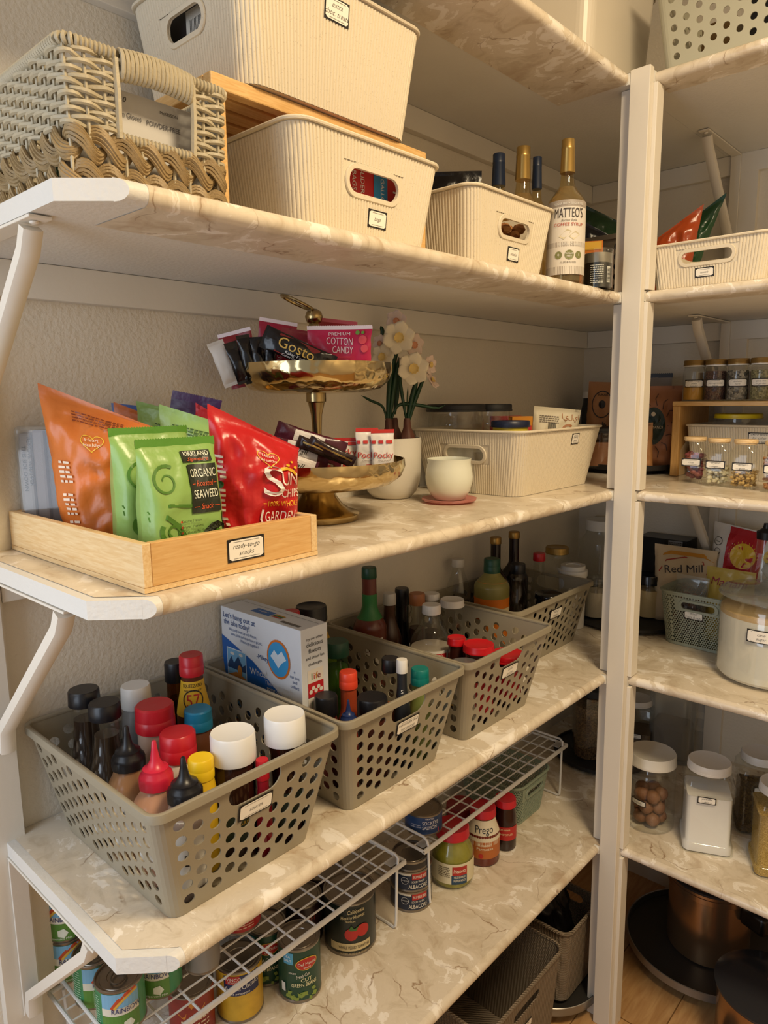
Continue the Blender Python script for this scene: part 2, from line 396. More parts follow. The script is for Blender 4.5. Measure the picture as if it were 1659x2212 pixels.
# ---- corner post
po = thing('shelf_post', 'white painted wooden corner post between the two shelf runs', 'post', (.443, -.66, 0))
MB().box(-.0225, .0213, 0, .0198, 0, Z[1]+.006).obj('face_board', WHITE, po, smooth=False, bev=.0015)
for i in range(5):
    z1 = Z[i+1]-T-.0012; z0 = (Z[i+2]+.0022) if i < 4 else 0
    MB().box(-.050, .030, .0200, .055, z0, z1).obj('cleat', WHITE, po, smooth=False, bev=.0012)
# ---- brackets
def bracket(o, dirx, diry, reach, drop, lab, wide=.026):
    """o = point on the wall just under the shelf; arm runs along (dirx, diry)"""
    rz = math.atan2(diry, dirx); t = thing('shelf_bracket', lab, 'bracket', o, rz, 'folded steel shelf brackets')
    MB().box(0, reach+.03, -wide/2, wide/2, -.004, -.0005).obj('top_arm', WHITE, t, smooth=False, bev=.001)
    MB().box(.0, .004, -wide/2, wide/2, -drop-.045, -.004).obj('wall_plate', WHITE, t, smooth=False, bev=.001)
    b = MB(); P = [Vector((reach, 0, -.008)), Vector((reach-.012, 0, -.03)), Vector((.014, 0, -drop)), Vector((.006, 0, -drop-.04))]
    hw = wide*.42; sec = [(-hw, .004), (-hw, -.010), (-hw+.006, -.013), (hw-.006, -.013), (hw, -.010), (hw, .004)]
    vs = []
    for k, p in enumerate(P):
        tdir = (P[min(k+1, 3)]-P[max(k-1, 0)]).normalized(); nn = Vector((-tdir.z, 0, tdir.x))
        vs += [p+Vector((0, a, 0))-nn*c for a, c in sec]
    n = len(sec); b.add(vs, [(k*n+j, k*n+(j+1) % n, (k+1)*n+(j+1) % n, (k+1)*n+j) for k in range(3) for j in range(n)]+[tuple(range(n))[::-1], tuple(range(3*n, 4*n))])
    b.obj('brace', WHITE, t)
    for x, y, z, v in ((reach+.012, 0, -.0045, 0), (.0045, 0, -drop-.022, 1), (.0045, 0, -drop+.0-.04, 1)):
        s = MB(); s.lathe([(0, -.0), (.0055, 0), (.0048, .002), (.002, .0032), (0, .0034)], 12)
        mt = Matrix.Translation((x, y, z))@(Matrix.Rotation(PI/2, 4, 'Y') if v else Matrix.Rotation(PI, 4, 'X'))
        s.v = [tuple(mt@Vector(q)) for q in s.v]; s.obj('screw', WHITE, t)
for i, lab in ((2, 'under the wicker basket shelf at the left end'), (3, 'under the snack tray shelf at the left end'), (4, 'under the sauce bin shelf at the left end')):
    bracket((.0205, -1.878, Z[i]-T-.001), 1, 0, .255, .235, 'white steel bracket on the left wall '+lab)
for i, lab in ((1, 'under the topmost back shelf'), (2, 'under the shallow ribbed bin shelf'), (3, 'under the back shelf with the spice jars')):
    bracket((.447, -.0205, Z[i]-T-.001), 0, -1, .235, .235, 'white steel bracket on the back wall '+lab)
# outlet
ot = thing('wall_outlet', 'white electrical outlet plate on the back wall behind the tubs', 'outlet', (.465, -.0005, .80))
p = aty(1520, 1545, -.001); ot.location = (p.x+.0, -.0005, p.z)
MB().box(-.035, .035, -.006, 0, -.057, .057).obj('plate', WHITE, ot, smooth=False, bev=.003)
for s in (-1, 1): MB().box(-.016, .016, -.008, -.006, s*.025-.014, s*.025+.014).obj('socket', M('#cfcac2'), ot, smooth=False, bev=.002)
# ---------------------------------------------------------------- bins
class Tub:
    """tapered rounded-rectangle wall; front faces local -Y"""
    def __init__(s, wb, db, wt, dt, h, r, th): s.a = (wb, db, wt, dt, h, r, th)
    def pt(s, seg, f, t, off=0):
        wb, db, wt, dt, h, r, th = s.a
        hx = (wb+(wt-wb)*t)/2-off; hy = (db+(dt-db)*t)/2-off; r = max(r-off, .0015); z = h*t
        k = seg//2
        if seg % 2 == 0:
            l = (hx if k % 2 == 0 else hy)-r; m = hy if k % 2 == 0 else hx; x, y = -l+2*l*f, -m
        else:
            a = -PI/2+f*PI/2; cx = (hx if k % 2 == 0 else hy)-r; cy = (hy if k % 2 == 0 else hx)-r
            x, y = cx+r*math.cos(a), -cy+r*math.sin(a)
        for _ in range(k): x, y = -y, x
        return Vector((x, y, z))
    def flat(s, seg, t=.5):
        wb, db, wt, dt, h, r, th = s.a
        return (wb+(wt-wb)*t if (seg//2) % 2 == 0 else db+(dt-db)*t)-2*r
    def surf(s, seg=0, top=True):
        """u along the wall from its middle, v up from the base"""
        def f(u, v, d=0):
            t = v/s.a[4]; p = s.pt(seg, .5, t, 0)
            e = (s.pt(seg, .9, t, 0)-s.pt(seg, .1, t, 0)).normalized(); n = e.cross((s.pt(seg, .5, 1)-s.pt(seg, .5, 0)).normalized())
            return p+e*u+n*d
        return f
    def cell(s, mb, seg, f0, f1, t0, t1, hole=None, n=16):
        th = s.a[6]; P = lambda f, t, o: s.pt(seg, f, t, o)
        if not hole:
            o = [P(f0, t0, 0), P(f1, t0, 0), P(f1, t1, 0), P(f0, t1, 0), P(f0, t0, th), P(f1, t0, th), P(f1, t1, th), P(f0, t1, th)]
            mb.add(o, [(0, 1, 2, 3), (7, 6, 5, 4)]); return
        fc, tc, fh, thh = (f0+f1)/2, (t0+t1)/2, (f1-f0)/2, (t1-t0)/2
        wl = (s.flat(seg, tc) if seg % 2 == 0 else s.a[5]*PI/2)*fh; hl = s.a[4]*thh
        A = []; B = []
        for k in range(n):
            a = 2*PI*k/n; c, q = math.cos(a), math.sin(a); m = max(abs(c), abs(q)); X, Y = c/m, q/m
            if len(hole) == 1: hx, hy = hole[0]*c/wl, hole[0]*q/hl
            elif len(hole) == 2:
                ha, hb = hole; dx, dy = X*wl, Y*hl
                k1 = hb/abs(dy) if abs(dy) > 1e-9 else 1e9
                if abs(k1*dx) > ha-hb:
                    cc = ha-hb; q2 = dx*dx+dy*dy; bb = -2*abs(dx)*cc; c2 = cc*cc-hb*hb; k1 = (-bb+math.sqrt(max(0, bb*bb-4*q2*c2)))/(2*q2)
                hx, hy = X*k1, Y*k1
            else:
                poly = hole[0]; hx, hy = None, None
            A.append((fc+X*fh, tc+Y*thh)); B.append((fc+hx*fh, tc+hy*thh))
        vs = [P(f, t, 0) for f, t in A]+[P(f, t, 0) for f, t in B]+[P(f, t, th) for f, t in A]+[P(f, t, th) for f, t in B]
        fs = []
        for k in range(n):
            j = (k+1) % n; fs += [(k, j, n+j, n+k), (2*n+j, 2*n+k, 3*n+k, 3*n+j), (n+k, n+j, 3*n+j, 3*n+k)]
        mb.add(vs, fs)
    def corners(s, mb, t0=0, t1=1, n=5, segs=(1, 3, 5, 7)):
        for g in segs:
            for k in range(n): s.cell(mb, g, k/n, (k+1)/n, t0, t1)
    def rim(s, mb, prof, n=6):
        """prof: closed loop of (inward offset, height above the rim top)"""
        ring = []
        for g in range(8):
            m = n if g % 2 else 1
            for k in range(m): ring.append((g, k/m))
        vs = []
        for g, f in ring:
            for o, dz in prof:
                p = s.pt(g, f, 1, o); p.z += dz; vs.append(p)
        N = len(ring); m = len(prof)
        mb.add(vs, [(i*m+k, ((i+1) % N)*m+k, ((i+1) % N)*m+(k+1) % m, i*m+(k+1) % m) for i in range(N) for k in range(m)])
    def bottom(s, mb, z0=0, n=5):
        th = s.a[6]; ring = []
        for g in range(8):
            m = n if g % 2 else 1
            for k in range(m): ring.append((g, k/m))
        for z, fl in ((0, 1), (th, 0)):
            vs = [s.pt(g, f, 0, 0 if fl else th*.5) for g, f in ring]; vs = [Vector((v.x, v.y, z+z0)) for v in vs]
            mb.add(vs, [tuple(range(len(vs)))[::-1] if fl else tuple(range(len(vs)))])
SMOOTHRIM = [(-.004, .0005), (-.0045, -.003), (-.0045, -.011), (-.0025, -.011), (-.001, -.004), (.0035, -.004), (.0035, -.001), (.002, .001), (-.002, .0015)]

def perforated_bin(label, loc, rz, wb, db, wt, dt, h, m, slots=(0,), group=None, pitch=.0248, hr=.0082, name='perforated_bin', tagtxt=None, tagseg=0, tagv=None, tagu=0, slotw=.04, cat='bin'):
    t = thing(name, label, cat, loc, rz, group); tub = Tub(wb, db, wt, dt, h, .018, .0022); b = MB()
    for seg in (0, 2, 4, 6):
        fl = tub.flat(seg); nc = max(3, round(fl/pitch)); v0, v1 = .05, .90; nr = round(h*(v1-v0)/pitch); ph = (v1-v0)/nr
        tub.cell(b, seg, 0, 1, 0, v0)
        sl = seg in slots; k = 1.45 if sl else 0
        cs = [i for i in range(nc) if sl and abs((i+.5)/nc-.5)*fl < slotw+.002]
        if sl:
            c0, c1 = cs[0]/nc, (cs[-1]+1)/nc; sv = v1-ph*1.25
            tub.cell(b, seg, c0, c1, sv, .97, ((c1-c0)*fl/2-.004, (.97-sv)*h/2-.003), 32)
            tub.cell(b, seg, 0, c0, v1, 1); tub.cell(b, seg, c1, 1, v1, 1); tub.cell(b, seg, c0, c1, .97, 1)
        else: tub.cell(b, seg, 0, 1, v1, 1)
        for c in range(nc):
            f0, f1 = c/nc, (c+1)/nc; top = sv if c in cs else v1
            y = v0+(ph/2 if c % 2 else 0)
            if c % 2: tub.cell(b, seg, f0, f1, v0, y)
            while y+ph*.98 < top: tub.cell(b, seg, f0, f1, y, y+ph, (hr,)); y += ph
            if top-y > 1e-4: tub.cell(b, seg, f0, f1, y, top)
    tub.corners(b); tub.bottom(b); b.obj('bin_body', m, t, ang=30)
    r = MB(); tub.rim(r, SMOOTHRIM); r.obj('rim', m, t, ang=50)
    if tagtxt:
        name_tag(t, tub.surf(tagseg), tagtxt, tagu, tagv if tagv else h*.66, .058, .026, .0018)
    return t, tub

def ribbed_bin(label, loc, rz, wb, db, wt, dt, h, m, slots=(0,), group=None, slot=(.042, .0125), sv=.72, tagtxt=None, tagseg=0, tagu=0, tagv=None, tagsize=(.048, .026), r=.03, name='ribbed_bin', lip=.006):
    t = thing(name, label, 'bin', loc, rz, group); tub = Tub(wb, db, wt, dt, h, r, .0024); b = MB(); A = .0018; pitch = .0062
    base = tub.pt
    cyc = [0, .9, 1, .9] 
    def strips(seg, f0, f1, t0, t1, nn, i0=0):
        for c in range(nn):
            fa, fb = f0+(f1-f0)*c/nn, f0+(f1-f0)*(c+1)/nn
            oa, ob = -A*cyc[(i0+c) % 4], -A*cyc[(i0+c+1) % 4]
            b.add([tub.pt(seg, fa, t0, oa), tub.pt(seg, fb, t0, ob), tub.pt(seg, fb, t1, ob), tub.pt(seg, fa, t1, oa)], [(0, 1, 2, 3)])
    for seg in range(8):
        tl = .955
        if seg % 2:
            strips(seg, 0, 1, 0, tl, max(8, 4*round(r*1.57/pitch)))
            for k in range(6):
                tub.cell(b, seg, k/6, (k+1)/6, tl, 1)
                f0, f1 = k/6, (k+1)/6; b.add([tub.pt(seg, f1, 0, .0024), tub.pt(seg, f0, 0, .0024), tub.pt(seg, f0, tl, .0024), tub.pt(seg, f1, tl, .0024)], [(0, 1, 2, 3)])
            continue
        fl = tub.flat(seg); nr = round(fl/pitch)
        if seg in slots:
            hw, hh = slot; pad = .0075
            k = math.ceil((hw+pad)/(fl/nr)); k = k if (nr-2*k) % 2 == 0 else k
            c0 = (nr//2-k)/nr; c1 = 1-c0 if nr % 2 == 0 else (nr//2+k+1)/nr
            n0 = round(c0*nr); n1 = round(c1*nr); s0, s1 = sv-(hh+pad)/h, sv+(hh+pad)/h
            strips(seg, 0, c0, 0, tl, n0*4); strips(seg, c1, 1, 0, tl, (nr-n1)*4)
            strips(seg, c0, c1, 0, s0, (n1-n0)*4); strips(seg, c0, c1, s1, tl, (n1-n0)*4)
            tub.cell(b, seg, c0, c1, s0, s1, (hw, hh), 48)
            for q in ((0, c0, 0, tl), (c1, 1, 0, tl), (c0, c1, 0, s0), (c0, c1, s1, tl)):
                b.add([tub.pt(seg, q[1], q[2], .0024), tub.pt(seg, q[0], q[2], .0024), tub.pt(seg, q[0], q[3], .0024), tub.pt(seg, q[1], q[3], .0024)], [(0, 1, 2, 3)])
            rg = MB(); sf = tub.surf(seg); n = 48; uc = ((c0+c1)/2-.5)*fl; vs = []
            for (a, d) in ((0, .0005), (0, .0032), (.0065, .0032), (.0075, .0018), (.0075, .0003)):
                for i in range(n):
                    an = 2*PI*i/n; c, s_ = math.cos(an), math.sin(an); R = hh+a
                    vs.append(sf(uc+(hw-hh)*(1 if c > 0 else -1)+R*c, sv*h+R*s_, d))
            rg.add(vs, [(j*n+i, j*n+(i+1) % n, (j+1)*n+(i+1) % n, (j+1)*n+i)[::-1] for j in range(4) for i in range(n)])
            rg.obj('handle_rim', m, t, ang=50)
        else:
            strips(seg, 0, 1, 0, tl, nr*4)
            b.add([tub.pt(seg, 1, 0, .0024), tub.pt(seg, 0, 0, .0024), tub.pt(seg, 0, tl, .0024), tub.pt(seg, 1, tl, .0024)], [(0, 1, 2, 3)])
        tub.cell(b, seg, 0, 1, tl, 1)
    tub.bottom(b); b.obj('bin_body', m, t, ang=60)
    q = MB(); tub.rim(q, [(-.001, 0), (-lip*.8, -.0005), (-lip, -.0025), (-lip*.85, -.005), (-.001, -.0055), (.0025, -.004), (.0025, -.0005)]); q.obj('rim', m, t, ang=50)
    if tagtxt: name_tag(t, tub.surf(tagseg), tagtxt, tagu, tagv if tagv else h*.4, *tagsize, .0022, size=tagsize[1]*.22)
    return t, tub

def speckle(nm, base, dots, rough=.55):
    m = mat(nm, hexc(base), rough, bump=.1, bscale=300, var=.03); nt = m.node_tree; N = nt.nodes; ln = nt.links.new; b = N['Principled BSDF']
    src = b.inputs['Base Color'].links[0].from_socket; tc = N.new('ShaderNodeTexCoord'); n = N.new('ShaderNodeTexNoise'); n.inputs['Scale'].default_value = 420; n.inputs['Detail'].default_value = 1; ln(tc.outputs['Object'], n.inputs[0])
    cr = N.new('ShaderNodeValToRGB'); cr.color_ramp.elements[0].position = .66; cr.color_ramp.elements[0].color = (0, 0, 0, 1); cr.color_ramp.elements[1].position = .70; cr.color_ramp.elements[1].color = (.35, .35, .35, 1); ln(n.outputs[0], cr.inputs[0])
    mx = N.new('ShaderNodeMix'); mx.data_type = 'RGBA'; ln(cr.outputs[0], mx.inputs[0]); ln(src, mx.inputs[6]); mx.inputs[7].default_value = (*hexc(dots), 1); ln(mx.outputs[2], b.inputs['Base Color']); return m
WHEAT = speckle('speckled_cream_plastic', '#ddd1b9', '#a8957a')
TAUPE = M('#968d79', .38, var=.02, bump=.05, bscale=200); PALE = M('#b3b09a', .4, var=.02); SAGE = M('#93a08c', .45, var=.03)
SAGEP = M('#9aa08f', .5, var=.03)

# ---- the four perforated bins on the fourth shelf
z4 = Z[4]+.0016; SB = []
binsp = [(-1.690, .207, 'sauces', 'first perforated grey bin nearest the shelf end, labelled sauces'),
         (-1.364, .204, 'marinades and\nhot sauces', 'second perforated grey bin, with the cereal box standing in it'),
         (-1.043, .204, 'asian\nsauces', 'third perforated grey bin, with clear vinegar bottle and red lids')]
for y, x, tx, lb in binsp:
    perforated_bin(lb, (x, y, z4), PI/2, .24, .315, .312, .385, .178, TAUPE, (0, 4), 'perforated bins along the fourth shelf', tagtxt=tx, tagv=.118, tagu=.002)
perforated_bin('fourth perforated grey bin beside the post, turned sideways, with orange juice bottle', (.141, -.632, z4), PI/2, .315, .20, .395, .262, .165, TAUPE, (2, 6), 'perforated bins along the fourth shelf', tagtxt='baking\nvinegars', tagv=.118)

def lattice_basket(label, loc, rz, wb, db, wt, dt, h, m, slotw=.036, pitch=.0068, tagtxt=None, tagseg=0, r=.032, slots=(0,), sv=.80, tagv=None, tagu=0):
    t = thing('lattice_basket', label, 'basket', loc, rz); tub = Tub(wb, db, wt, dt, h, r, .002); b = MB(); v1 = .93; v0 = .05
    nr = round(h*(v1-v0)/(pitch*.85)); ph = (v1-v0)/nr
    for seg in range(8):
        ln = tub.flat(seg) if seg % 2 == 0 else r*PI/2; nc = max(2, round(ln/pitch)); sl = seg in slots; c0 = c1 = s0 = s1 = -1
        if sl:
            k = round((slotw+.012)/(ln/nc)); c0, c1 = nc//2-k, nc//2+k; r0 = int((sv-v0-.019/h)/ph); r1 = min(nr-1, int(math.ceil((sv-v0+.019/h)/ph))); s0, s1 = v0+r0*ph, v0+r1*ph
            q0, q1 = s0, s1; tub.cell(b, seg, c0/nc, c1/nc, s0, s1, (slotw, .0095), 40)
        for c in range(nc):
            tub.cell(b, seg, c/nc, (c+1)/nc, 0, v0); tub.cell(b, seg, c/nc, (c+1)/nc, v1, 1)
        for j in range(nr):
            for c in range(nc):
                if sl and r0 <= j < r1 and c0 <= c < c1: continue
                f0, f1 = c/nc, (c+1)/nc
                if j % 2:
                    f0, f1 = (c-.5)/nc if c else 0, (c+.5)/nc
                    if sl and r0 <= j < r1 and (c == c1): f0 = c1/nc
                    if c == nc-1 or (sl and r0 <= j < r1 and c == c0-1): tub.cell(b, seg, f1, (c+1)/nc, v0+j*ph, v0+(j+1)*ph)
                if f1-f0 < .8/nc: tub.cell(b, seg, f0, f1, v0+j*ph, v0+(j+1)*ph); continue
                tub.cell(b, seg, f0, f1, v0+j*ph, v0+(j+1)*ph, (pitch*.39,), 8)
    tub.bottom(b); b.obj('basket_body', m, t, ang=40)
    q = MB(); tub.rim(q, [(-.0012, 0), (-.0028, -.001), (-.003, -.004), (-.001, -.005), (.0025, -.004), (.0025, -.0005)]); q.obj('rim', m, t)
    if slots:
        sf = tub.surf(slots[0]); rg = MB(); n = 40; vs = []
        for (a, d) in ((0, .0005), (0, .003), (.006, .003), (.007, .0003)):
            for i in range(n):
                an = 2*PI*i/n; c, s_ = math.cos(an), math.sin(an); R = .0095+a; vs.append(sf((slotw-.0095)*(1 if c > 0 else -1)+R*c, (q0+q1)/2*h+R*s_, d))
        rg.add(vs, [(j*n+i, j*n+(i+1) % n, (j+1)*n+(i+1) % n, (j+1)*n+i)[::-1] for j in range(3) for i in range(n)]); rg.obj('handle_rim', m, t, ang=50)
    if tagtxt: name_tag(t, tub.surf(tagseg), tagtxt, tagu, tagv or h*.55, .05, .022, .0018)
    return t
# ---------------------------------------------------------------- bottles and jars
def sm(a, b, t): t = t*t*(3-2*t); return a+(b-a)*t
def body_prof(kind, r, rn, h, foot=.004):
    """h = height of the neck top"""
    P = [(0, .0015), (r*.75, .0), (r*.93, .0005), (r, foot)]
    if kind == 'slim': a, b = .55, .86
    elif kind == 'woozy': a, b = .48, .72
    elif kind == 'jar': a, b = .80, .94
    elif kind == 'cone': a, b = .12, .95
    elif kind == 'squeeze': a, b = .80, .99
    elif kind == 'wine': a, b = .58, .76
    elif kind == 'big': a, b = .46, .86
    elif kind == 'wide': a, b = .62, .95
    elif kind == 'jug': a, b = .66, .97
    elif kind == 'waist':
        for k in range(1, 9):
            t = k/9; P.append((r*(1-.10*math.sin(PI*t)**2), h*(.04+.56*t)))
        a, b = .80, .98
    else: a, b = .7, .9
    P.append((r, h*a))
    for k in range(1, 9): P.append((sm(r, rn, k/8), h*(a+(b-a)*k/8)))
    P.append((rn, h)); return P
def rad(P, z):
    for (r0, z0), (r1, z1) in zip(P, P[1:]):
        if z0 <= z <= z1 and z1 > z0: return r0+(r1-r0)*(z-z0)/(z1-z0)
    return P[-1][0]
def add_cap(t, style, r, z, h, m, name='cap', sy=1, label=None):
    b = MB()
    if style == 'screw': b.lathe([(r, z), (r*1.02, z+.001), (r, z+h*.9), (r*.93, z+h), (0, z+h)], 60, fn=lambda a, q: 1+(.018 if math.sin(a*30) > 0 and q < z+h*.88 else 0), sy=sy)
    elif style == 'flip': b.lathe([(r*1.0, z), (r*1.01, z+h*.1), (r*.995, z+h*.45), (r*.985, z+h*.46), (r*.985, z+h*.48), (r*.97, z+h*.93), (r*.88, z+h), (0, z+h*.985)], 40, sy=sy)
    elif style == 'lid': b.lathe([(r*.99, z), (r*1.01, z+.0006), (r*1.01, z+h*.25), (r*.99, z+h*.3), (r*.99, z+h*.85), (r*.95, z+h), (r*.86, z+h*.93), (0, z+h*.93)], 48, sy=sy)
    elif style == 'smooth': b.lathe([(r, z), (r*1.01, z+.0008), (r*1.0, z+h*.3), (r*.985, z+h*.93), (r*.95, z+h), (r*.9, z+h*.985), (0, z+h*.985)], 60, fn=lambda a, q: 1+(.008 if math.sin(a*34) > 0 and q < z+h*.32 else 0))
    elif style == 'dome': b.lathe([(r, z), (r*1.01, z+h*.3), (r*.96, z+h*.7), (r*.75, z+h*.93), (0, z+h)], 40, sy=sy)
    elif style == 'nozzle':
        c = h*.34
        b.lathe([(r, z), (r*1.0, z+c*.55), (r*.95, z+c*.8), (r*.78, z+c), (r*.76, z+c*1.18), (r*.50, z+c*1.3), (r*.30, z+h*.58), (r*.19, z+h*.8), (r*.14, z+h*.97), (r*.10, z+h), (0, z+h)], 48, fn=lambda a, q: 1+(.03 if math.sin(a*24) > 0 and q < z+c*.6 else 0))
    return b.obj(name, m, t, ang=40, label=label)
def bands(t, P, lst, n=36):
    """paper or print bands: (z0, z1, material, half angle deg, centre offset deg)"""
    for q in lst:
        q = list(q); z0, z1, m, ha, off = q+[180, 0][len(q)-3:] if len(q) < 5 else q
        b = MB(); ha = math.radians(ha); off = math.radians(off)
        def f(u, v):
            z = z0+(z1-z0)*v; r = rad(P, z)+.0005; a = -PI/2+off+(u*2-1)*ha; return Vector((r*math.cos(a), r*math.sin(a), z))
        b.grid(f, n, 4); b.obj('paper_label', m, t)
def vessel(name, label, cat, x, y, z0, kind, r, rn, h, m, cap=None, liquid=None, label_bands=(), marks=(), group=None, foot=.004, n=40, rz=None, sy=1, neckh=None, P=None, flutes=0):
    """h = top of glass; cap = (style, radius, height, material)"""
    t = thing(name, label, cat, (x, y, z0), facing(x, y) if rz is None else rz, group)
    P = P or body_prof(kind, r, rn, h, foot)
    fn = (lambda a, q: 1-(.03*(.5+.5*math.cos(a*flutes)) if q > h*.35 and q < h*.9 else 0)) if flutes else None
    MB().lathe(P, n, sy=sy, fn=fn).obj('body', m, t, ang=50)
    if liquid:
        lm, lv = liquid[:2]; w = .0028; Q = [(0, .004)]
        for rr, z in P[2:]:
            if z < h*lv: Q.append((max(.001, rr-w), max(z, .004)))
        Q.append((max(.001, rad(P, h*lv)-w), h*lv)); Q.append((0, h*lv))
        MB().lathe(Q, n, sy=sy).obj('contents', lm, t, ang=50)
    if cap:
        st, cr, ch, cm = cap[:4]; add_cap(t, st, cr, h-ch*(.25 if st != 'nozzle' else .0)-(.0 if len(cap) < 5 else cap[4]), ch, cm, 'lid' if st == 'lid' else 'cap')
    bands(t, P, label_bands)
    for k in marks:
        mb = MB(); k[0](mb, lambda u, v, d=0, P=P: (lambda r: Vector(((r+d)*math.cos(-PI/2+u/r), (r+d)*math.sin(-PI/2+u/r), v)))(rad(P, v)+.0006)); mb.obj('lettering', k[1], t, smooth=False)
    return t
def pxr(hw, x, y, z): return hw*dep((x, y, z))/FPX
def TX(*items):
    """print: (text, u, v, size[, width[, kw]])"""
    def f(mb, s):
        for it in items:
            tx, u, v, sz = it[:4]; w = it[4] if len(it) > 4 else None; kw = it[5] if len(it) > 5 else {}
            put_text(mb, s, tx, u, v, sz, width=w, **kw)
    return f
CLEAR = glass('clear_glass', (.97, .98, .97)); HAZY = glass('hazy_plastic', (.93, .94, .93), haze=.10, rough=.12); GREENG = glass('green_glass', (.45, .75, .5)); AMBERG = glass('amber_glass', (.5, .25, .08))
BLK = M('#15151a', .35); BLKM = M('#1c1b1c', .55); WHT = M('#e4e2dd', .35); RED = M('#c11e2a', .32); LBL = M('#ece8df', .55)
DKB = M('#2a1a10', .25); 
def bot(px, py, h, shelf, chw, bhw, kind, m, name, label, cat='bottle', fix=False, capst='screw', ch=.02, cm=BLK, liquid=None, bands_=(), marks=(), group=None, zoff=.005, neck=None, **k):
    zb = Z[shelf]+zoff; bx = BINS.get(group); best = None
    for i in range(-32, 33):
        hh = h+i*.002; p = at(px, py, zb+hh); r0 = pxr(bhw, p.x, p.y, zb+hh*.6)
        for s_ in ((1,) if fix else (1, .93, .86, .78)):
            r = r0*s_; bad = 0
            if bx: bad += sum(max(0, q) for q in (bx[0]+r-p.x, p.x+r-bx[1], bx[2]+r-p.y, p.y+r-bx[3]))
            else: bad += max(0, r+.004-p.x)+max(0, p.y+r+.004)
            for (ox, oy, orr, oz) in PLACED:
                if abs(oz-zb) < .15: bad += max(0, r+orr+.001-math.hypot(p.x-ox, p.y-oy))
            c = bad*12+abs(i)*.002*.6+(1-s_)*.05
            if best is None or c < best[0]: best = (c, hh, p.copy(), r, bad)
    _, h, p, r, bad = best
    if bad > .003: print('TIGHT', label, round(bad, 4))
    PLACED.append((p.x, p.y, r, zb)); cr = pxr(chw, p.x, p.y, zb+h)
    gh = h-ch*(.75 if capst != 'nozzle' else 1.0)
    return vessel(name, label, cat, p.x, p.y, zb, kind, r, neck*cr if neck else min(cr*.88, r*.96), gh, m, (capst, cr, ch, cm), liquid, bands_, marks, group, **k)
PLACED = []
G1 = 'sauce bottles in the first perforated bin'; G2 = 'bottles in the second perforated bin'; G3 = 'bottles in the third perforated bin'; G4 = 'bottles in the fourth perforated bin'
BINS = {G1: (.052, .362, -1.808, -1.572), G2: (.049, .359, -1.482, -1.246), G3: (.049, .359, -1.161, -.925), G4: (.043, .239, -.787, -.477)}
bot(180, 1488, .215, 4, 32, 40, 'big', CLEAR, 'vinaigrette_bottle', 'dark vinaigrette bottle with black cap in the rear left bin corner', ch=.024, liquid=(M('#33241a', .3), .86), group=G1)
bot(225, 1516, .215, 4, 33, 42, 'big', CLEAR, 'vinaigrette_bottle', 'dark vinaigrette bottle with black cap behind the black nozzle bottle', ch=.024, liquid=(M('#3a2a1c', .3), .84), bands_=[(.02, .075, LBL)], group=G1)
bot(292, 1479, .21, 4, 31, 33, 'waist', M('#8f8c88', .3), 'spice_shaker', 'slim grey bottle with tall white cap behind the big red cap', ch=.036, cm=WHT, group=G1)
bot(378, 1428, .22, 4, 23, 26, 'slim', AMBERG, 'sauce_bottle', 'brown bottle with black cap behind the yellow 57 bottle', ch=.034, cm=BLK, liquid=(DKB, .8), group=G1)
bot(412, 1413, .25, 4, 26, 36, 'wide', M('#5a2a14', .3), 'steak_sauce_bottle', 'squeeze bottle with red cap and yellow label reading 57', capst='flip', ch=.034, cm=RED,
    P=None, bands_=[(.150, .208, M('#e0b32a', .5), 150)], marks=[(TX(('57', 0, .168, .020, .022), ('SAUCE', 0, .156, .006, .02)), M('#b5231e', .5)), (TX(('SQUEEZABLE', 0, .199, .0055, .034), ('MARINADE, GRILL & DIP', 0, .192, .003, .03)), INK), (lambda mb, s: put_disc(mb, s, 0, .178, .017, .0009, 24, r0=.0152), INK)], group=G1)
bot(333, 1520, .205, 4, 42, 38, 'squeeze', M('#b79a86', .25), 'ranch_bottle', 'bottle with large red flip cap in the middle of the first bin', capst='flip', ch=.040, cm=RED, group=G1, neck=.9)
bot(427, 1530, .185, 4, 30, 34, 'squeeze', M('#6b4027', .3), 'barbecue_sauce_bottle', 'brown squeeze bottle with blue flip cap', capst='flip', ch=.032, cm=M('#1f7fa5', .35), group=G1, neck=.8)
bot(383, 1580, .185, 4, 39, 41, 'squeeze', M('#dcd6cc', .3), 'mayonnaise_bottle', 'white squeeze bottle with red flip cap in front of the blue cap', capst='flip', ch=.040, cm=RED, group=G1, neck=.85)
bot(272, 1568, .195, 4, 35, 45, 'squeeze', M('#a67d57', .3), 'condiment_bottle', 'tan squeeze bottle with black pointed nozzle at the rear of three', capst='nozzle', ch=.062, cm=BLK, bands_=[(.03, .098, LBL)], marks=[(TX(('GREAT FOR', -.004, .083, .0045), ('DIPPING', -.004, .073, .0045)), INK), (TX(('N', .018, .055, .02)), INK)], group=G1, neck=.9)
bot(332, 1600, .200, 4, 36, 52, 'squeeze', M('#c69679', .3), 'condiment_bottle', 'peach coloured squeeze bottle with red pointed nozzle', capst='nozzle', ch=.066, cm=M('#cf2440', .35), bands_=[(.03, .104, LBL)], marks=[(TX(('GREAT FOR PEOPLE', -.004, .090, .0042), ('WITH HIGH LOYALTY', -.004, .080, .0042), ('B', .0, .045, .02)), INK)], group=G1, neck=.9)
bot(395, 1635, .205, 4, 38, 56, 'squeeze', M('#9c8c84', .3), 'condiment_bottle', 'mauve grey squeeze bottle with black pointed nozzle nearest the bin front', capst='nozzle', ch=.060, cm=BLK, bands_=[(.02, .118, LBL)], marks=[(TX(('DIPPING', .0, .10, .005), ('HIGH', 0, .085, .004), ('B', .0, .055, .016)), INK)], group=G1, neck=.9)
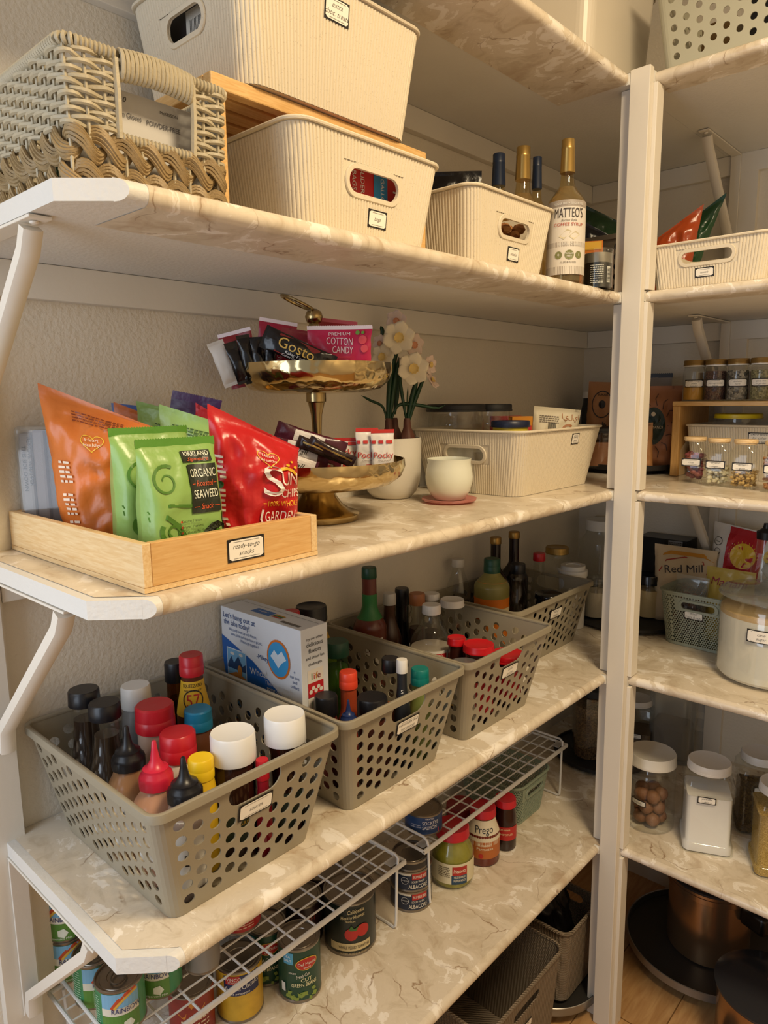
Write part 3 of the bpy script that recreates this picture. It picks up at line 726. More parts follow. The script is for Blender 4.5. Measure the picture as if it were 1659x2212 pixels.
bot(433, 1635, .17, 4, 28, 30, 'squeeze', M('#e3ba24', .35), 'mustard_bottle', 'yellow capped mustard bottle beside the white capped syrup bottle', capst='flip', ch=.03, cm=M('#ecc61e', .35), group=G1, neck=.9)
SYR = M('#2e160e', .12)
for px, py, h, w, lb in ((502, 1580, .195, 49, 'brown syrup bottle with big white cap, front one'), (614, 1541, .198, 45, 'brown syrup bottle with big white cap in the bin corner')):
    bot(px, py, h, 4, w, w-3, 'squeeze', SYR, 'syrup_bottle', lb, ch=.042, cm=M('#ecebe8', .3), capst='smooth', group=G1, neck=.9, bands_=[(.03, .085, M('#2c3a2a', .5), 60, 20)], marks=[(TX(('SMOKE', .014, .07, .006), ('GRILL', .014, .058, .006)), M('#c9a032', .5))] if px < 600 else ())
bot(566, 1640, .15, 4, 14, 17, 'slim', M('#a3142a', .3), 'hot_sauce_bottle', 'small red bottle between the two syrup bottles', ch=.03, cm=RED, group=G1)
# second bin
def cereal_box():
    x1 = .243; y0 = -1.475; h = .278
    t = thing('cereal_box', 'blue and white cereal box standing in the second perforated bin', 'box', (.128, y0+.0315, z4+.004), 0)
    w, d = .232, .062
    MB().box(-w/2, w/2, -d/2, d/2, 0, h).obj('carton', M('#e6e9ee', .45), t, smooth=False, bev=.001)
    f = front(-d/2); s = plane((w/2, 0, 0), (0, 1, 0), (0, 0, 1)); tp = plane((0, 0, h), (1, 0, 0), (0, 1, 0))
    a = MB(); put_poly(a, f, [(-w/2+.001, .001), (w/2-.001, .001), (w/2-.001, .128), (.05, .150), (-.02, .190), (-w/2+.001, .222)][:], .0006); put_poly(a, s, [(-d/2+.002, .003), (d/2-.002, .003), (d/2-.002, .012), (-d/2+.002, .012)], .0006); a.obj('blue_panel', M('#1f63b5', .4), t, smooth=False)
    a = MB(); put_text(a, f, "Let's hang out at", -.058, .259, .0105, .0012, width=.098); put_text(a, f, 'the lake today!', -.066, .246, .0105, .0012, width=.08); put_text(a, f, '-Mikey', .010, .200, .009, .0012)
    for i, r in enumerate(('We could meet up with friends,', 'swim, bike and even have a picnic.', 'Wanna go together?')): put_text(a, f, r, -.048+i*.010, .2355-i*.0085, .0058, .0012, width=(.085, .095, .055)[i])
    a.obj('lettering', M('#1f4f8f', .5), t, smooth=False); a = MB()
    for i, r in enumerate(('+', 'cut out', 'and', 'collect')): put_text(a, f, r, .098, .196-i*.009, .006, .0012)
    a.obj('lettering', M('#1f4f8f', .5), t, smooth=False); pass
    a = MB(); put_text(a, f, 'Whoa!', -.004, .166, .013, .0012, rot=.06); put_text(a, f, "There's so much", .052, .156, .008, .0012); put_text(a, f, 'going on here!', .052, .146, .008, .0012)
    for i, r in enumerate(('Can you help me spot the', 'differences in these photos?')): put_text(a, f, r, .03, .136-i*.009, .006, .0012)
    put_text(a, f, '9', .080, .130, .012, .0012); a.obj('lettering', WHT, t, smooth=False); a = MB(); put_text(a, tp, 'original', -.018, -.007, .006, .0014); a.obj('lettering', WHT, t, smooth=False)
    a = MB(); put_disc(a, f, .055, .212, .032, .0010, 28, ry=.036); a.obj('badge', M('#e07a2a', .5), t, smooth=False)
    a = MB(); put_disc(a, f, .055, .212, .028, .0014, 28, ry=.032); a.obj('badge', M('#3fa0dd', .5), t, smooth=False)
    a = MB(); put_poly(a, f, [(.034, .214), (.045, .228), (.055, .220), (.066, .230), (.078, .216), (.066, .208), (.055, .196), (.044, .207)], .0018); a.obj('badge', M('#ddeaf4', .5), t, smooth=False)
    for i, (u, v) in enumerate(((-.070, .165), (.030, .090), (-.075, .07))):
        a = MB(); put_rect(a, f, u-.030, u+.030, v-.034, v+.036, .0010); a.obj('picture', M('#dfe7ee', .5), t, smooth=False)
        a = MB(); put_rect(a, f, u-.028, u+.028, v-.032, v+.034, .0013); a.obj('picture', M('#7db6de', .5), t, smooth=False)
        a = MB(); put_poly(a, f, [(u-.028, v+.002), (u-.016, v+.020), (u-.008, v+.008), (u+.006, v+.024), (u+.018, v+.006), (u+.028, v+.012), (u+.028, v-.004), (u-.028, v-.004)], .0016); a.obj('picture', M('#28456e', .5), t, smooth=False)
        a = MB(); put_poly(a, f, [(u-.028, v-.032), (u+.028, v-.032), (u+.028, v-.016), (u, v-.008), (u-.028, v-.018)], .0019); put_disc(a, f, u+.010, v-.004, .007, .002, ry=.011); a.obj('picture', M('#c9853c', .5), t, smooth=False)
        a = MB(); put_disc(a, f, u-.012, v+.026, .007, .0019, 12, ry=.003); put_disc(a, f, u+.015, v+.028, .006, .0019, 12, ry=.003); a.obj('picture', WHT, t, smooth=False)
    a = MB()
    for i, r in enumerate(('try our other', 'delicious', 'flavors', 'and other fun', 'challenges')): put_text(a, s, r, 0, .256-i*.0115, (.005, .0078, .0078, .0055, .0055)[i], .0008)
    a.obj('lettering', INK, t, smooth=False)
    for v, c, e in ((.178, '#c3242b', '#e9e2d8'), (.126, '#2f8f86', '#c3242b'), (.074, '#c3242b', '#d9a04a')):
        a = MB(); put_rect(a, s, -.018, .018, v-.026, v+.024, .0006); a.obj('picture', M('#eee7dc', .5), t, smooth=False)
        a = MB(); put_rect(a, s, -.018, .018, v-.026, v+.000, .0009); a.obj('picture', M(c, .5), t, smooth=False)
        a = MB()
        for k in range(5): put_disc(a, s, -.012+k*.006, v-.016+(k % 2)*.006, .004, .0012, 10)
        a.obj('picture', M(e, .5), t, smooth=False)
        for k, (ch, cc) in enumerate(zip(('l', 'i', 'f', 'e'), ('#3a7f3f', '#c9452a', '#d08a1c', '#8d2b2b'))):
            a = MB(); put_text(a, s, ch, -.009+k*.0055, v+.006, .012, .0014); a.obj('lettering', M(cc, .5), t, smooth=False)
    for k, c in enumerate(('#c9452a', '#3a7f3f', '#d9a01c')):
        a = MB(); put_rect(a, tp, .012, .04, -.012+k*.005, -.008+k*.005, .0006); a.obj('print', M(c, .5), t, smooth=False)
    a = MB(); put_rect(a, tp, -.045, .008, -.014, .006, .0004); a.obj('print', M('#3d74c0', .5), t, smooth=False)
    a = MB(); put_rect(a, tp, -.11, .11, .0155, .0163, .0003); put_rect(a, tp, .05, .10, -.022, -.014, .0004); a.obj('print', M('#6d6a68', .5), t, smooth=False)
cereal_box()
PLACED += [(x_, -1.444, .033, z4+.004) for x_ in (.04, .09, .14, .19, .215)]
bot(672, 1308, .215, 4, 34, 52, 'wide', M('#c59a1e', .3), 'mustard_jar', 'yellow jar with black and white patterned lid behind the cereal box', 'jar', capst='lid', ch=.03, cm=BLK, bands_=[(.05, .15, M('#e8c22c', .5), 60)], marks=[(TX(('OLIVES', 0, .09, .014, .05), ('IN BRINE', 0, .07, .008)), M('#1e3c24', .5))], group=G2)
bot(630, 1319, .225, 4, 18, 20, 'slim', M('#a01c22', .3), 'sauce_bottle', 'red capped bottle behind the cereal box', ch=.03, cm=RED, capst='flip', group=G2)
bot(726, 1384, .185, 4, 27, 36, 'wide', GREENG, 'pepper_jar', 'jar of green peppers with dark green cap', 'jar', ch=.028, cm=M('#1c4a36', .4), liquid=(mat('green_peppers', hexc('#6d6a2a'), .4, var=.5, vscale=50), .85), group=G2)
bot(752, 1450, .178, 4, 20, 25, 'woozy', M('#a8472a', .25), 'hot_sauce_bottle', 'hot sauce bottle with orange red cap behind the blue nozzle', capst='flip', ch=.03, cm=M('#e2482e', .35), group=G2)
bot(843, 1421, .20, 4, 19, 27, 'big', CLEAR, 'hot_sauce_bottle', 'narrow clear bottle of brown sauce with black cap', ch=.024, cm=BLK, liquid=(M('#a5602f', .3), .6), group=G2)
bot(868, 1424, .21, 4, 12, 20, 'slim', M('#23262c', .4), 'sauce_bottle', 'dark labelled bottle with small white cap', ch=.024, cm=WHT, marks=[(TX(('S', 0, .15, .007), ('WILD', 0, .135, .007)), WHT)], group=G2)
bot(907, 1443, .18, 4, 20, 24, 'slim', M('#7f8a4a', .3), 'sauce_bottle', 'green bottle with teal cap at the far front of the second bin', capst='flip', ch=.03, cm=M('#0e7a74', .35), group=G2)
bot(704, 1501, .15, 4, 25, 29, 'wide', M('#5c1f1c', .35), 'sauce_jar', 'dark red jar with black lid by the cereal box', 'jar', capst='screw', ch=.034, cm=BLK, group=G2)
bot(752, 1512, .17, 4, 18, 20, 'squeeze', M('#8a3320', .3), 'sauce_bottle', 'small bottle with dark blue pointed nozzle', capst='nozzle', ch=.042, cm=M('#1b2f63', .35), group=G2)
bot(804, 1504, .155, 4, 33, 34, 'jar', M('#4a2218', .3), 'sauce_jar', 'wide jar with black ridged lid at the front of the second bin', 'jar', ch=.034, cm=BLK, group=G2)
# third bin
bot(932, 1305, .225, 4, 20, 47, 'jug', CLEAR, 'cider_vinegar_bottle', fix=True, label='big clear fluted plastic bottle with white cap and red label', ch=.020, cm=WHT, liquid=(M('#b5aa9a', .4), .62), flutes=12, bands_=[(.06, .135, LBL, 100)], marks=[(lambda mb, s: put_rect(mb, s, -.016, .034, .11, .129, .0004, 8), M('#c4282a', .5)), (TX(('WINCO', .009, .121, .006), ('Apple Cider', .009, .113, .0055)), WHT)], group=G3, neck=.9)
bot(797, 1225, .27, 4, 16, 36, 'wine', M('#6b3428', .2), 'dressing_bottle', fix=True, label='tall red brown dressing bottle with green cap and neck', ch=.024, cm=M('#11442a', .4), bands_=[(.188, .243, M('#2f7a3f', .4)), (.08, .15, LBL, 50)], marks=[(TX(('ORGANIC', 0, .14, .006), ('PLUM', 0, .12, .012)), M('#7a2018', .5))], group=G3, neck=.98)
bot(841, 1281, .215, 4, 14, 26, 'slim', M('#4d3324', .25), 'sauce_bottle', 'brown bottle with pale grey cap behind the tall black bottle', ch=.026, cm=M('#c9c6c0', .4), group=G3)
bot(868, 1270, .235, 4, 15, 22, 'woozy', M('#171413', .18), 'soy_sauce_bottle', 'tall black bottle with black cap in the third bin', ch=.04, cm=BLK, group=G3, neck=.95)
bot(901, 1281, .225, 4, 17, 20, 'wide', CLEAR, 'spice_jar', 'small jar with copper brown cap in the third bin', 'jar', ch=.026, cm=M('#a5683c', .4), liquid=(M('#3a2618', .5), .7), group=G3)
bot(932, 1281, .215, 4, 17, 22, 'wide', CLEAR, 'spice_jar', 'small jar with flat white lid behind the clear vinegar bottle', 'jar', ch=.014, cm=WHT, liquid=(M('#4a3a2a', .5), .6), group=G3)
bot(977, 1294, .205, 4, 26, 24, 'jar', CLEAR, 'empty_jar', 'empty clear jar with white lid in the third bin', 'jar', capst='lid', ch=.016, cm=WHT, group=G3)
for px, py, h, w, lb in ((986, 1376, .155, 20, 'small jar with red lid and yellow label behind the black lid'), (1034, 1390, .17, 34, 'wide jar with red lid in the middle of the third bin'), (1097, 1410, .175, 36, 'wide jar with red lid at the front corner of the third bin')):
    bot(px, py, h, 4, w, w-2, 'jar', M('#3a1710', .25), 'chili_sauce_jar', lb, 'jar', capst='lid', ch=.016, cm=M('#c5151f', .3), bands_=[(.02, .09, M('#d9a92c', .5) if w == 20 else RED)], group=G3, marks=[] )
bot(1013, 1403, .145, 4, 24, 25, 'jar', M('#2b1a12', .3), 'sauce_jar', 'small jar with plain black lid in the third bin', 'jar', ch=.026, cm=BLK, group=G3)
bot(1003, 1432, .15, 4, 34, 33, 'jar', HAZY, 'deli_tub', 'clear lidded tub at the near corner of the third bin', 'tub', capst='lid', ch=.01, cm=HAZY, liquid=(M('#a79c88', .5), .8), group=G3)
# fourth bin and the corner behind it
bot(1071, 1160, .290, 4, 12, 31, 'wine', M('#20120c', .15), 'dark_bottle', 'dark brown bottle with gold cap, left of two', ch=.018, cm=M('#a58245', .35, metal=.8), group=G4, neck=.9)
bot(1111, 1148, .300, 4, 12, 33, 'wine', M('#20120c', .15), 'dark_bottle', 'taller dark brown bottle with gold cap, right of two', ch=.018, cm=M('#a58245', .35, metal=.8), marks=[(TX(('RON', .008, .06, .009)), WHT)], group=G4, neck=.9)
bot(990, 1207, .245, 4, 14, 36, 'jug', CLEAR, 'soy_sauce_bottle', 'clear bottle of black liquid with white cap, left end of the fourth bin', ch=.020, cm=M('#cfc9bd', .4), liquid=(M('#0c0a09', .2), .5), flutes=10, group=G4, neck=.9)
bot(1063, 1206, .258, 4, 18, 38, 'waist', M('#8b8448', .3), 'lemon_juice_bottle', fix=True, label='orange and olive juice bottle with dark green cap', capst='flip', ch=.036, cm=M('#174a36', .4), bands_=[(.03, .200, M('#d4731e', .35)), (.10, .135, M('#e6cfa2', .5), 70, 40)], group=G4)
bot(1119, 1217, .215, 4, 16, 26, 'big', CLEAR, 'vinegar_bottle', 'clear bottle with black cap in the fourth bin', ch=.026, cm=BLK, liquid=(M('#6a5a3c', .3), .4), group=G4)
bot(1165, 1194, .225, 4, 13, 24, 'cone', CLEAR, 'hot_sauce_bottle', 'conical clear bottle with red cap', ch=.022, cm=RED, liquid=(M('#2a1712', .3), .3), group=G4)
bot(1186, 1282, .15, 4, 30, 28, 'jar', M('#1a1412', .2), 'sauce_jar', 'round jar with glossy black lid at the front of the fourth bin', 'jar', capst='lid', ch=.012, cm=M('#0d0d0f', .15), group=G4)
# ---------------------------------------------------------------- soft bags and boxes
def snoise(x, y, z=0): return noise.noise(Vector((x, y, z)))
def bag(name, label, cat, loc, rot, w, h, dp, m, arts=(), group=None, pw=2.6, seed=0, crump=.004, base=.5, taper=0, seal=.012, toplean=0, botseal=False, part='pouch', sealm=None, slant=0, basew=1):
    t = thing(name, label, cat, loc, rot=rot if isinstance(rot, tuple) else (0, 0, rot), group=group)
    def prof(v):
        a = min(1, max(0, (h-seal-v)/(h*.45))); b = min(1, max(0, v/(h*.10)))
        if botseal: b = min(1, max(0, (v-seal)/(h*.3)))
        return (math.sin(a*PI/2)**.8)*(base+(1-base)*b if not botseal else math.sin(b*PI/2)**.8)
    def S(u, v, s, d=0):
        e = min(1, abs(2*u/w)); q = (1-e**pw)**(.62 if pw < 5 else .5) if e < 1 else 0; th = dp/2*prof(v)*q
        k = min(1, th/(dp*.2+1e-6))
        n1 = snoise(u*22+seed*7, v*22, s*3.1+seed); n2 = abs(snoise(u*48+seed, v*30, s*1.7)); vd = noise.voronoi(Vector((u*26+seed*3.7, v*21, s*2+seed)))[0]; c = crump*k*(n1*1.1-n2*1.1+2.2*(.35-min(.7, vd[1]-vd[0])))
        sx = 1-taper*(v/h)**2
        sx *= basew+(1-basew)*min(1, v/.06); x = u*sx*(1-.05*prof(v)); lean = toplean*(v/h)**2+.006*snoise(u*12, v*9, seed)*(v/h)
        return Vector((x+ (.0015*snoise(v*60, seed) if e > .98 else 0), s*(th+c)*-1+lean-(d if s > 0 else -d), v*(1-slant*(u/w+.5 if slant > 0 else u/w-.5)*(v/h)**1.5)))
    b = MB(); nu, nv = 26, 30
    b.grid(lambda a, c: S((a-.5)*w, c*h, 1), nu, nv); b.grid(lambda a, c: S((a-.5)*w, c*h, -1), nu, nv, flip=True)
    if not botseal: b.grid(lambda a, c: S((a-.5)*w, 0, 1-2*c), nu, 1, flip=True) if False else None
    b.obj(part, m, t, ang=180)
    if not botseal:
        q = MB(); vs = [S((i/nu-.5)*w, 0, 1) for i in range(nu+1)]+[S((i/nu-.5)*w, 0, -1) for i in range(nu, -1, -1)]
        q.add(vs, [tuple(range(len(vs)))[::-1]]); q.obj('bag_bottom', m, t, smooth=False)
    if sealm:
        q = MB(); q.grid(lambda a, c: S((a-.5)*w, h-seal+c*seal*(1+.12*((int(a*60)) % 2)), 1, .0008), 60, 1); q.obj('crimped_seal', sealm, t, ang=180)
    sf = lambda u, v, d=0: S(max(-w*.49, min(w*.49, u)), min(v, h-.0005), 1, d+.0009)
    for i, a in enumerate(arts):
        mb = MB(); a[0](mb, lambda u, v, d=0, i=i: sf(u, v, d+i*.0005)); mb.obj(a[2] if len(a) > 2 else 'print', a[1], t, smooth=False)
    return t
def ART(*items):
    """items: ('t', text, u, v, size[, width[, kw]]) | ('d', u, v, r, kw) | ('r', u0, u1, v0, v1) | ('p', pts) | ('s', pts, w)"""
    def f(mb, s):
        for it in items:
            k = it[0]
            if k == 't': put_text(mb, s, *it[1:5], width=it[5] if len(it) > 5 else None, d=.0009, **(it[6] if len(it) > 6 else {}))
            elif k == 'd': put_disc(mb, s, *it[1:4], **(it[4] if len(it) > 4 else {}))
            elif k == 'r': put_rect(mb, s, *it[1:5], d=.0005, n=10, m=8)
            elif k == 'p': put_poly(mb, s, it[1], .0006)
            elif k == 's': put_stroke(mb, s, it[1], it[2], .0004)
            elif k == 'l': lines(mb, s, *it[1:])
    return f
def foil(hx, rough=.3, **k): return M(hx, rough, bump=1.0, bscale=34, var=.08, **k)
def crumb_mat(name, a, b, scale=120):
    if name in _mats: return _mats[name]
    m = mat(name, hexc(a), .7); nt = m.node_tree; N = nt.nodes; ln = nt.links.new; bs = N['Principled BSDF']
    tc = N.new('ShaderNodeTexCoord'); v = N.new('ShaderNodeTexVoronoi'); v.inputs['Scale'].default_value = scale; ln(tc.outputs['Object'], v.inputs[0])
    cr = N.new('ShaderNodeValToRGB'); cr.color_ramp.elements[0].color = (*hexc(a), 1); cr.color_ramp.elements[1].color = (*hexc(b), 1); sp = N.new('ShaderNodeSeparateColor'); ln(v.outputs['Color'], sp.inputs[0]); ln(sp.outputs[0], cr.inputs[0]); ln(cr.outputs[0], bs.inputs['Base Color'])
    bp = N.new('ShaderNodeBump'); bp.inputs['Strength'].default_value = .8; bp.inputs['Distance'].default_value = .003; ln(v.outputs['Distance'], bp.inputs['Height']); ln(bp.outputs[0], bs.inputs['Normal']); return m
def carton(name, label, cat, loc, rz, w, d, h, m, arts=(), group=None, sides=(), rot=None):
    t = thing(name, label, cat, loc, rz, group, rot); MB().box(-w/2, w/2, -d/2, d/2, 0, h).obj('carton', m, t, smooth=False, bev=.0012)
    for a in arts: mb = MB(); a[0](mb, front(-d/2-.0003)); mb.obj('print', a[1], t, smooth=False)
    for a in sides: mb = MB(); a[0](mb, plane((w/2+.0003, 0, 0), (0, 1, 0), (0, 0, 1))); mb.obj('print', a[1], t, smooth=False)
    return t
z2 = Z[2]+.0016; z1s = Z[1]+.0016; z3 = Z[3]+.0016; z5 = Z[5]+.0016
# ---------------------------------------------------------------- second shelf: wicker basket
WICK = M('#b5aa90', .5, var=.12, vscale=60, bump=.3, bscale=300); BRAID = M('#97805a', .5, var=.25, vscale=120, bump=.4, bscale=400)
def wicker():
    t = thing('wicker_basket', 'grey-beige wicker basket with wrapped handle and open braided lower rows', 'basket', (.188, -1.746, z2), PI/2)
    h = .157; tub = Tub(.200, .270, .208, .280, h, .012, .003); zb = .068
    Ls = [tub.flat(g, 1) if g % 2 == 0 else .012*1.57 for g in range(8)]; P = sum(Ls)
    def per(s, z, off=0):
        s %= P; g = 0
        while s > Ls[g] and g < 7: s -= Ls[g]; g += 1
        return tub.pt(g, min(1, s/Ls[g]), z/h, off)
    fl = Ls[0]; ou0, ou1 = fl*.27, fl*.78; oz0, oz1 = .074, .130
    st = MB(); ns = 44
    for k in range(ns):
        s = P*(k+.5)/ns; z0_, z1_ = .003, h-.004
        if ou0-.002 < s < ou1+.002:
            st.tube([per(s, .003), per(s, oz0-.006)], .0022, 6); continue
        st.tube([per(s, z0_), per(s, .05), per(s, .1), per(s, z1_)], .0022, 6)
    st.obj('stakes', WICK, t)
    wv = MB(); nr = 12
    for r in range(nr):
        z = zb+.006+(h-.012-zb)*r/(nr-1)*.98; a, b = 0, P
        if oz0-.006 < z < oz1+.010: a, b = ou1+.004, P+ou0-.004
        n = int((b-a)/.0042); pts = []
        for i in range(n+(0 if b-a >= P-1e-6 else 1)):
            s = a+(b-a)*i/n; pts.append(per(s, z+.0012*math.sin(s*90+r), .0036*math.sin(PI*s*ns/P/1.0+r*PI)))
        wv.tube(pts, .0031, 6, closed=(b-a >= P-1e-6))
    wv.obj('weave', WICK, t)
    br = MB()
    for row in range(2):
        zc = .018+row*.037
        for ph in (0, PI):
            for k in range(5):
                dz = (k-2)*.0042; n = int(P/.0045); pts = []
                cyc = round(P/.060)
                for i in range(n):
                    s = P*i/n; a = 2*PI*cyc*s/P/1.0+ph+row*1.3
                    sq = .55+.45*abs(math.sin(a/2+PI/4))
                    pts.append(per(s, zc+.0115*math.cos(a)+dz*sq, -.005*math.sin(a)-.0015*(2-abs(k-2))))
                br.tube(pts, .0025, 5, closed=True)
    br.obj('braid', BRAID, t)
    rm = MB()
    def coil(f, s0, s1, R, z, n=None, squash=1, pitch=.0052):
        m = max(8, int(abs(s1-s0)/pitch))
        for i in range(m):
            s = s0+(s1-s0)*(i+.5)/m; pts = []
            for k in range(10):
                a = 2*PI*k/10; pts.append(f(s+.0012*math.sin(a), z+R*squash*math.cos(a), R*math.sin(a)))
            rm.tube(pts, .0027, 5, closed=True)
    coil(per, ou1+.002, P+ou0-.002, .0048, h-.001); coil(per, ou0, ou1, .0042, oz0-.004)
    for s in (ou0-.003, ou1+.003): rm.tube([per(s, oz0-.006, -.002), per(s, .11, -.004), per(s, oz1+.022, -.002)], .004, 6)
    rm.obj('rim', WICK, t)
    rm2 = MB(); rm = rm2
    m = int((ou1-ou0)/.0054)
    for i in range(m):
        s = ou0+(ou1-ou0)*(i+.5)/m; bow = .004*math.sin(PI*(i+.5)/m); pts = []
        for k in range(12):
            a = 2*PI*k/12; pts.append(per(s, h-.011+bow+.0155*math.cos(a), -.002+.0078*math.sin(a)))
        rm2.tube(pts, .0029, 6, closed=True)
    rm2.obj('handle_grip', WICK, t)
    q = MB(); tub.bottom(q, .002); q.obj('basket_bottom', WICK, t)
wicker()
GB = M('#c9c6c2', .5)
carton('glove_box', 'grey box of exam gloves seen through the wicker basket handle', 'box', (.290, -1.746, z2+.007), PI/2, .188, .012, .128, GB,
       [(ART(('t', 'Exam Gloves', -.016, .098, .0062, .036), ('t', 'POWDER-FREE', .032, .0968, .0056, .046)), M('#4a4850', .5)), (ART(('t', 'McKESSON', .040, .114, .0036), ('t', 'mr 3.0', -.028, .115, .006, None, {'shear': .3})), INK), (ART(('t', 'S L XL', -.05, .088, .006)), INK)], rot=(0, 0, PI/2))
bpy.data.objects['glove_box'].rotation_euler = (-.0, 0, PI/2)
for k, (y, c, hh) in enumerate(((-1.80, '#1f5a3c', .06), (-1.75, '#23406e', .055), (-1.70, '#c7a02e', .05))):
    carton('small_box', ('dark green', 'navy', 'yellow')[k]+' small box inside the wicker basket behind the braid', 'box', (.245, y, z2+.007), PI/2, .042, .04, hh, M(c, .5), group=None)
# riser with slats
BAM = wood('bamboo', '#cf9f5c', '#e3bd80', (3, 30, 30)); BAML = wood('bamboo_light', '#dcb67d', '#ecd0a0', (3, 30, 30)); BAMX = wood('bamboo_across', '#cf9f5c', '#e3bd80', (30, 3, 30))
rs = thing('bamboo_riser', 'slatted bamboo riser standing over the bags bin', 'riser', (.165, -1.41, z2), 0)
rx0, rx1, ry0, ry1, rz_ = -.13, .122, -.224, .225, .20
f = MB().box(rx1-.018, rx1, ry0, ry1, rz_-.020, rz_); f.obj('frame_rail', BAMX, rs, smooth=False, bev=.002)
MB().box(rx0, rx0+.018, ry0, ry1, rz_-.020, rz_).obj('frame_rail', BAMX, rs, smooth=False, bev=.002)
for y in (ry0, ry1-.02): MB().box(rx0+.0185, rx1-.0185, y, y+.02, rz_-.020, rz_).obj('frame_rail', BAM, rs, smooth=False, bev=.002)
for k in range(5):
    x = rx0+.028+k*.038; MB().box(x, x+.026, ry0+.0205, ry1-.0205, rz_-.010, rz_-.001).obj('slat', BAMX, rs, smooth=False, bev=.001)
for x in (rx0, rx1-.02):
    for y in (ry0+.002, ry1-.022): MB().box(x, x+.02, y, y+.02, 0, rz_-.0205).obj('leg', BAM, rs, smooth=False, bev=.0015)
WB = 'ribbed cream bins on the second shelf'
ribbed_bin('ribbed cream bin with the bags label, standing under the riser', (.225, -1.392, z2), PI/2, .275, .228, .322, .268, .152, WHEAT, (0,), WB, slot=(.054, .0165), sv=.60, tagtxt='bags', tagv=.045, tagu=.012, tagsize=(.042, .026))
ribbed_bin('large ribbed cream bin on the riser, labelled extra choc. treats', (.172, -1.412, z2+.2012), PI/2, .335, .245, .375, .285, .170, WHEAT, (6,), WB, slot=(.044, .0165), sv=.62, tagtxt='extra\nchoc. treats', tagv=.134, tagu=-.012, tagsize=(.05, .032))
ribbed_bin('small ribbed cream bin with the snacks label beside the syrup bottle', (.240, -1.005, z2), PI/2, .245, .215, .294, .248, .145, WHEAT, (0,), WB, slot=(.050, .0145), sv=.60, tagtxt='snacks', tagv=.042, tagu=.002, tagsize=(.040, .026), r=.028)
# contents
RB = M('#c42a2c', .45); BB = M('#2f8fc7', .45)
carton('zipper_bag_box', 'red and blue box of slider bags inside the bags bin', 'box', (.298, -1.392, z2+.004), PI/2, .21, .05, .122, RB,
       [(ART(('r', -.10, -.045, .05, .118)), BB), (ART(('r', .030, .062, .05, .118)), BB), (ART(('t', 'SLIDER', .0, .100, .0085, None, {'rot': -PI/2}), ('t', 'BAGS', -.018, .098, .0085, None, {'rot': -PI/2}), ('t', 'GALLON', .046, .09, .008, None, {'rot': -PI/2}), ('t', '15', .075, .088, .02, None, {'rot': -PI/2}), ('t', 'F L', -.06, .088, .018, None, {'rot': -PI/2})), WHT)])
nut = crumb_mat('almonds', '#8a552c', '#c08a50', 70)
nb = thing('nut_bag', 'bag of brown nuts seen through the snacks bin slot', 'bag', (.300, -1.005, z2+.004), PI/2); q = MB(); rn = random.Random(4)
for i in range(70):
    q.sphere((rn.uniform(-.085, .085), rn.uniform(-.022, .022), .014+rn.uniform(0, .09)), rn.uniform(.010, .014), 8, .8, nz=.1)
q.obj('nuts', nut, nb)['kind'] = 'stuff'
p = atx(985, 370, .075)
bag('snack_pouch', 'black foil pouch with clear edge behind the snacks bin', 'bag', (p.x, p.y, z2), facing(.1, -1.0), .12, p.z-z2, .035, foil('#17161a', .22), [(ART(('l', -.06, .19, .12, 3, .004, .01)), M('#8d7b5a', .4))], seed=3, botseal=False)
NV = M('#14233c', .4); GOLD = M('#ad8f52', .34, metal=.8)
def syrup(px, py, h, chw, bhw, lab, capm, glassm, full=False):
    zb = z2; p = at(px, py, zb+h); r = pxr(bhw, p.x, p.y, zb+.1); cr = pxr(chw, p.x, p.y, zb+h); gh = h-.005
    P = [(0, .002), (r*.9, 0), (r, .006), (r, h*.555)]
    for k in range(1, 9):
        a = k/8; P.append((sm(r, cr*.95, a), h*(.555+.16*math.sin(a*PI/2) if False else .555+.155*a)))
    P.append((cr*.85, h*.76)); P.append((cr*.85, gh))
    t = vessel('syrup_bottle', lab, 'bottle', p.x, p.y, zb, '', r, cr, gh, glassm, None, (glass('pale_syrup', (.93, .80, .55), haze=.12), .69), group='glass syrup bottles on the second shelf', P=P)
    c = MB(); c.lathe([(cr*.97, h*.775), (cr*1.0, h*.78), (cr*.88, h*.93), (cr*.90, h*.932), (cr*.90, h*.945), (cr*.88, h*.947), (cr*.87, h-.001), (cr*.80, h), (0, h)], 36); c.obj('foil_capsule', capm, t, ang=50)
    return t, P, r
PALEG = glass('pale_gold_glass', (.95, .86, .62))
syrup(1078, 333, .300, 15, 36, 'syrup bottle with navy capsule at the left behind the snacks bin', NV, PALEG)
syrup(1131, 318, .300, 17, 38, 'syrup bottle with gold capsule behind the snacks bin', GOLD, PALEG)
syrup(1161, 340, .305, 11, 34, 'syrup bottle with navy capsule at the right, partly behind the gold one', NV, PALEG)
t, P, r = syrup(1228, 302, .288, 16, 40, 'syrup bottle with gold capsule and white label standing in front of the post', GOLD, PALEG)
t.rotation_euler[2] += .15
hh = .288
bands(t, P, [(.018, .162, M('#ddd6cb', .5), 88), (.018, .034, M('#a59a8f', .5), 89), (.150, .163, M('#a59a8f', .5), 89), (.072, .082, M('#a59a8f', .5), 89)])
s = cyl(r+.0008)
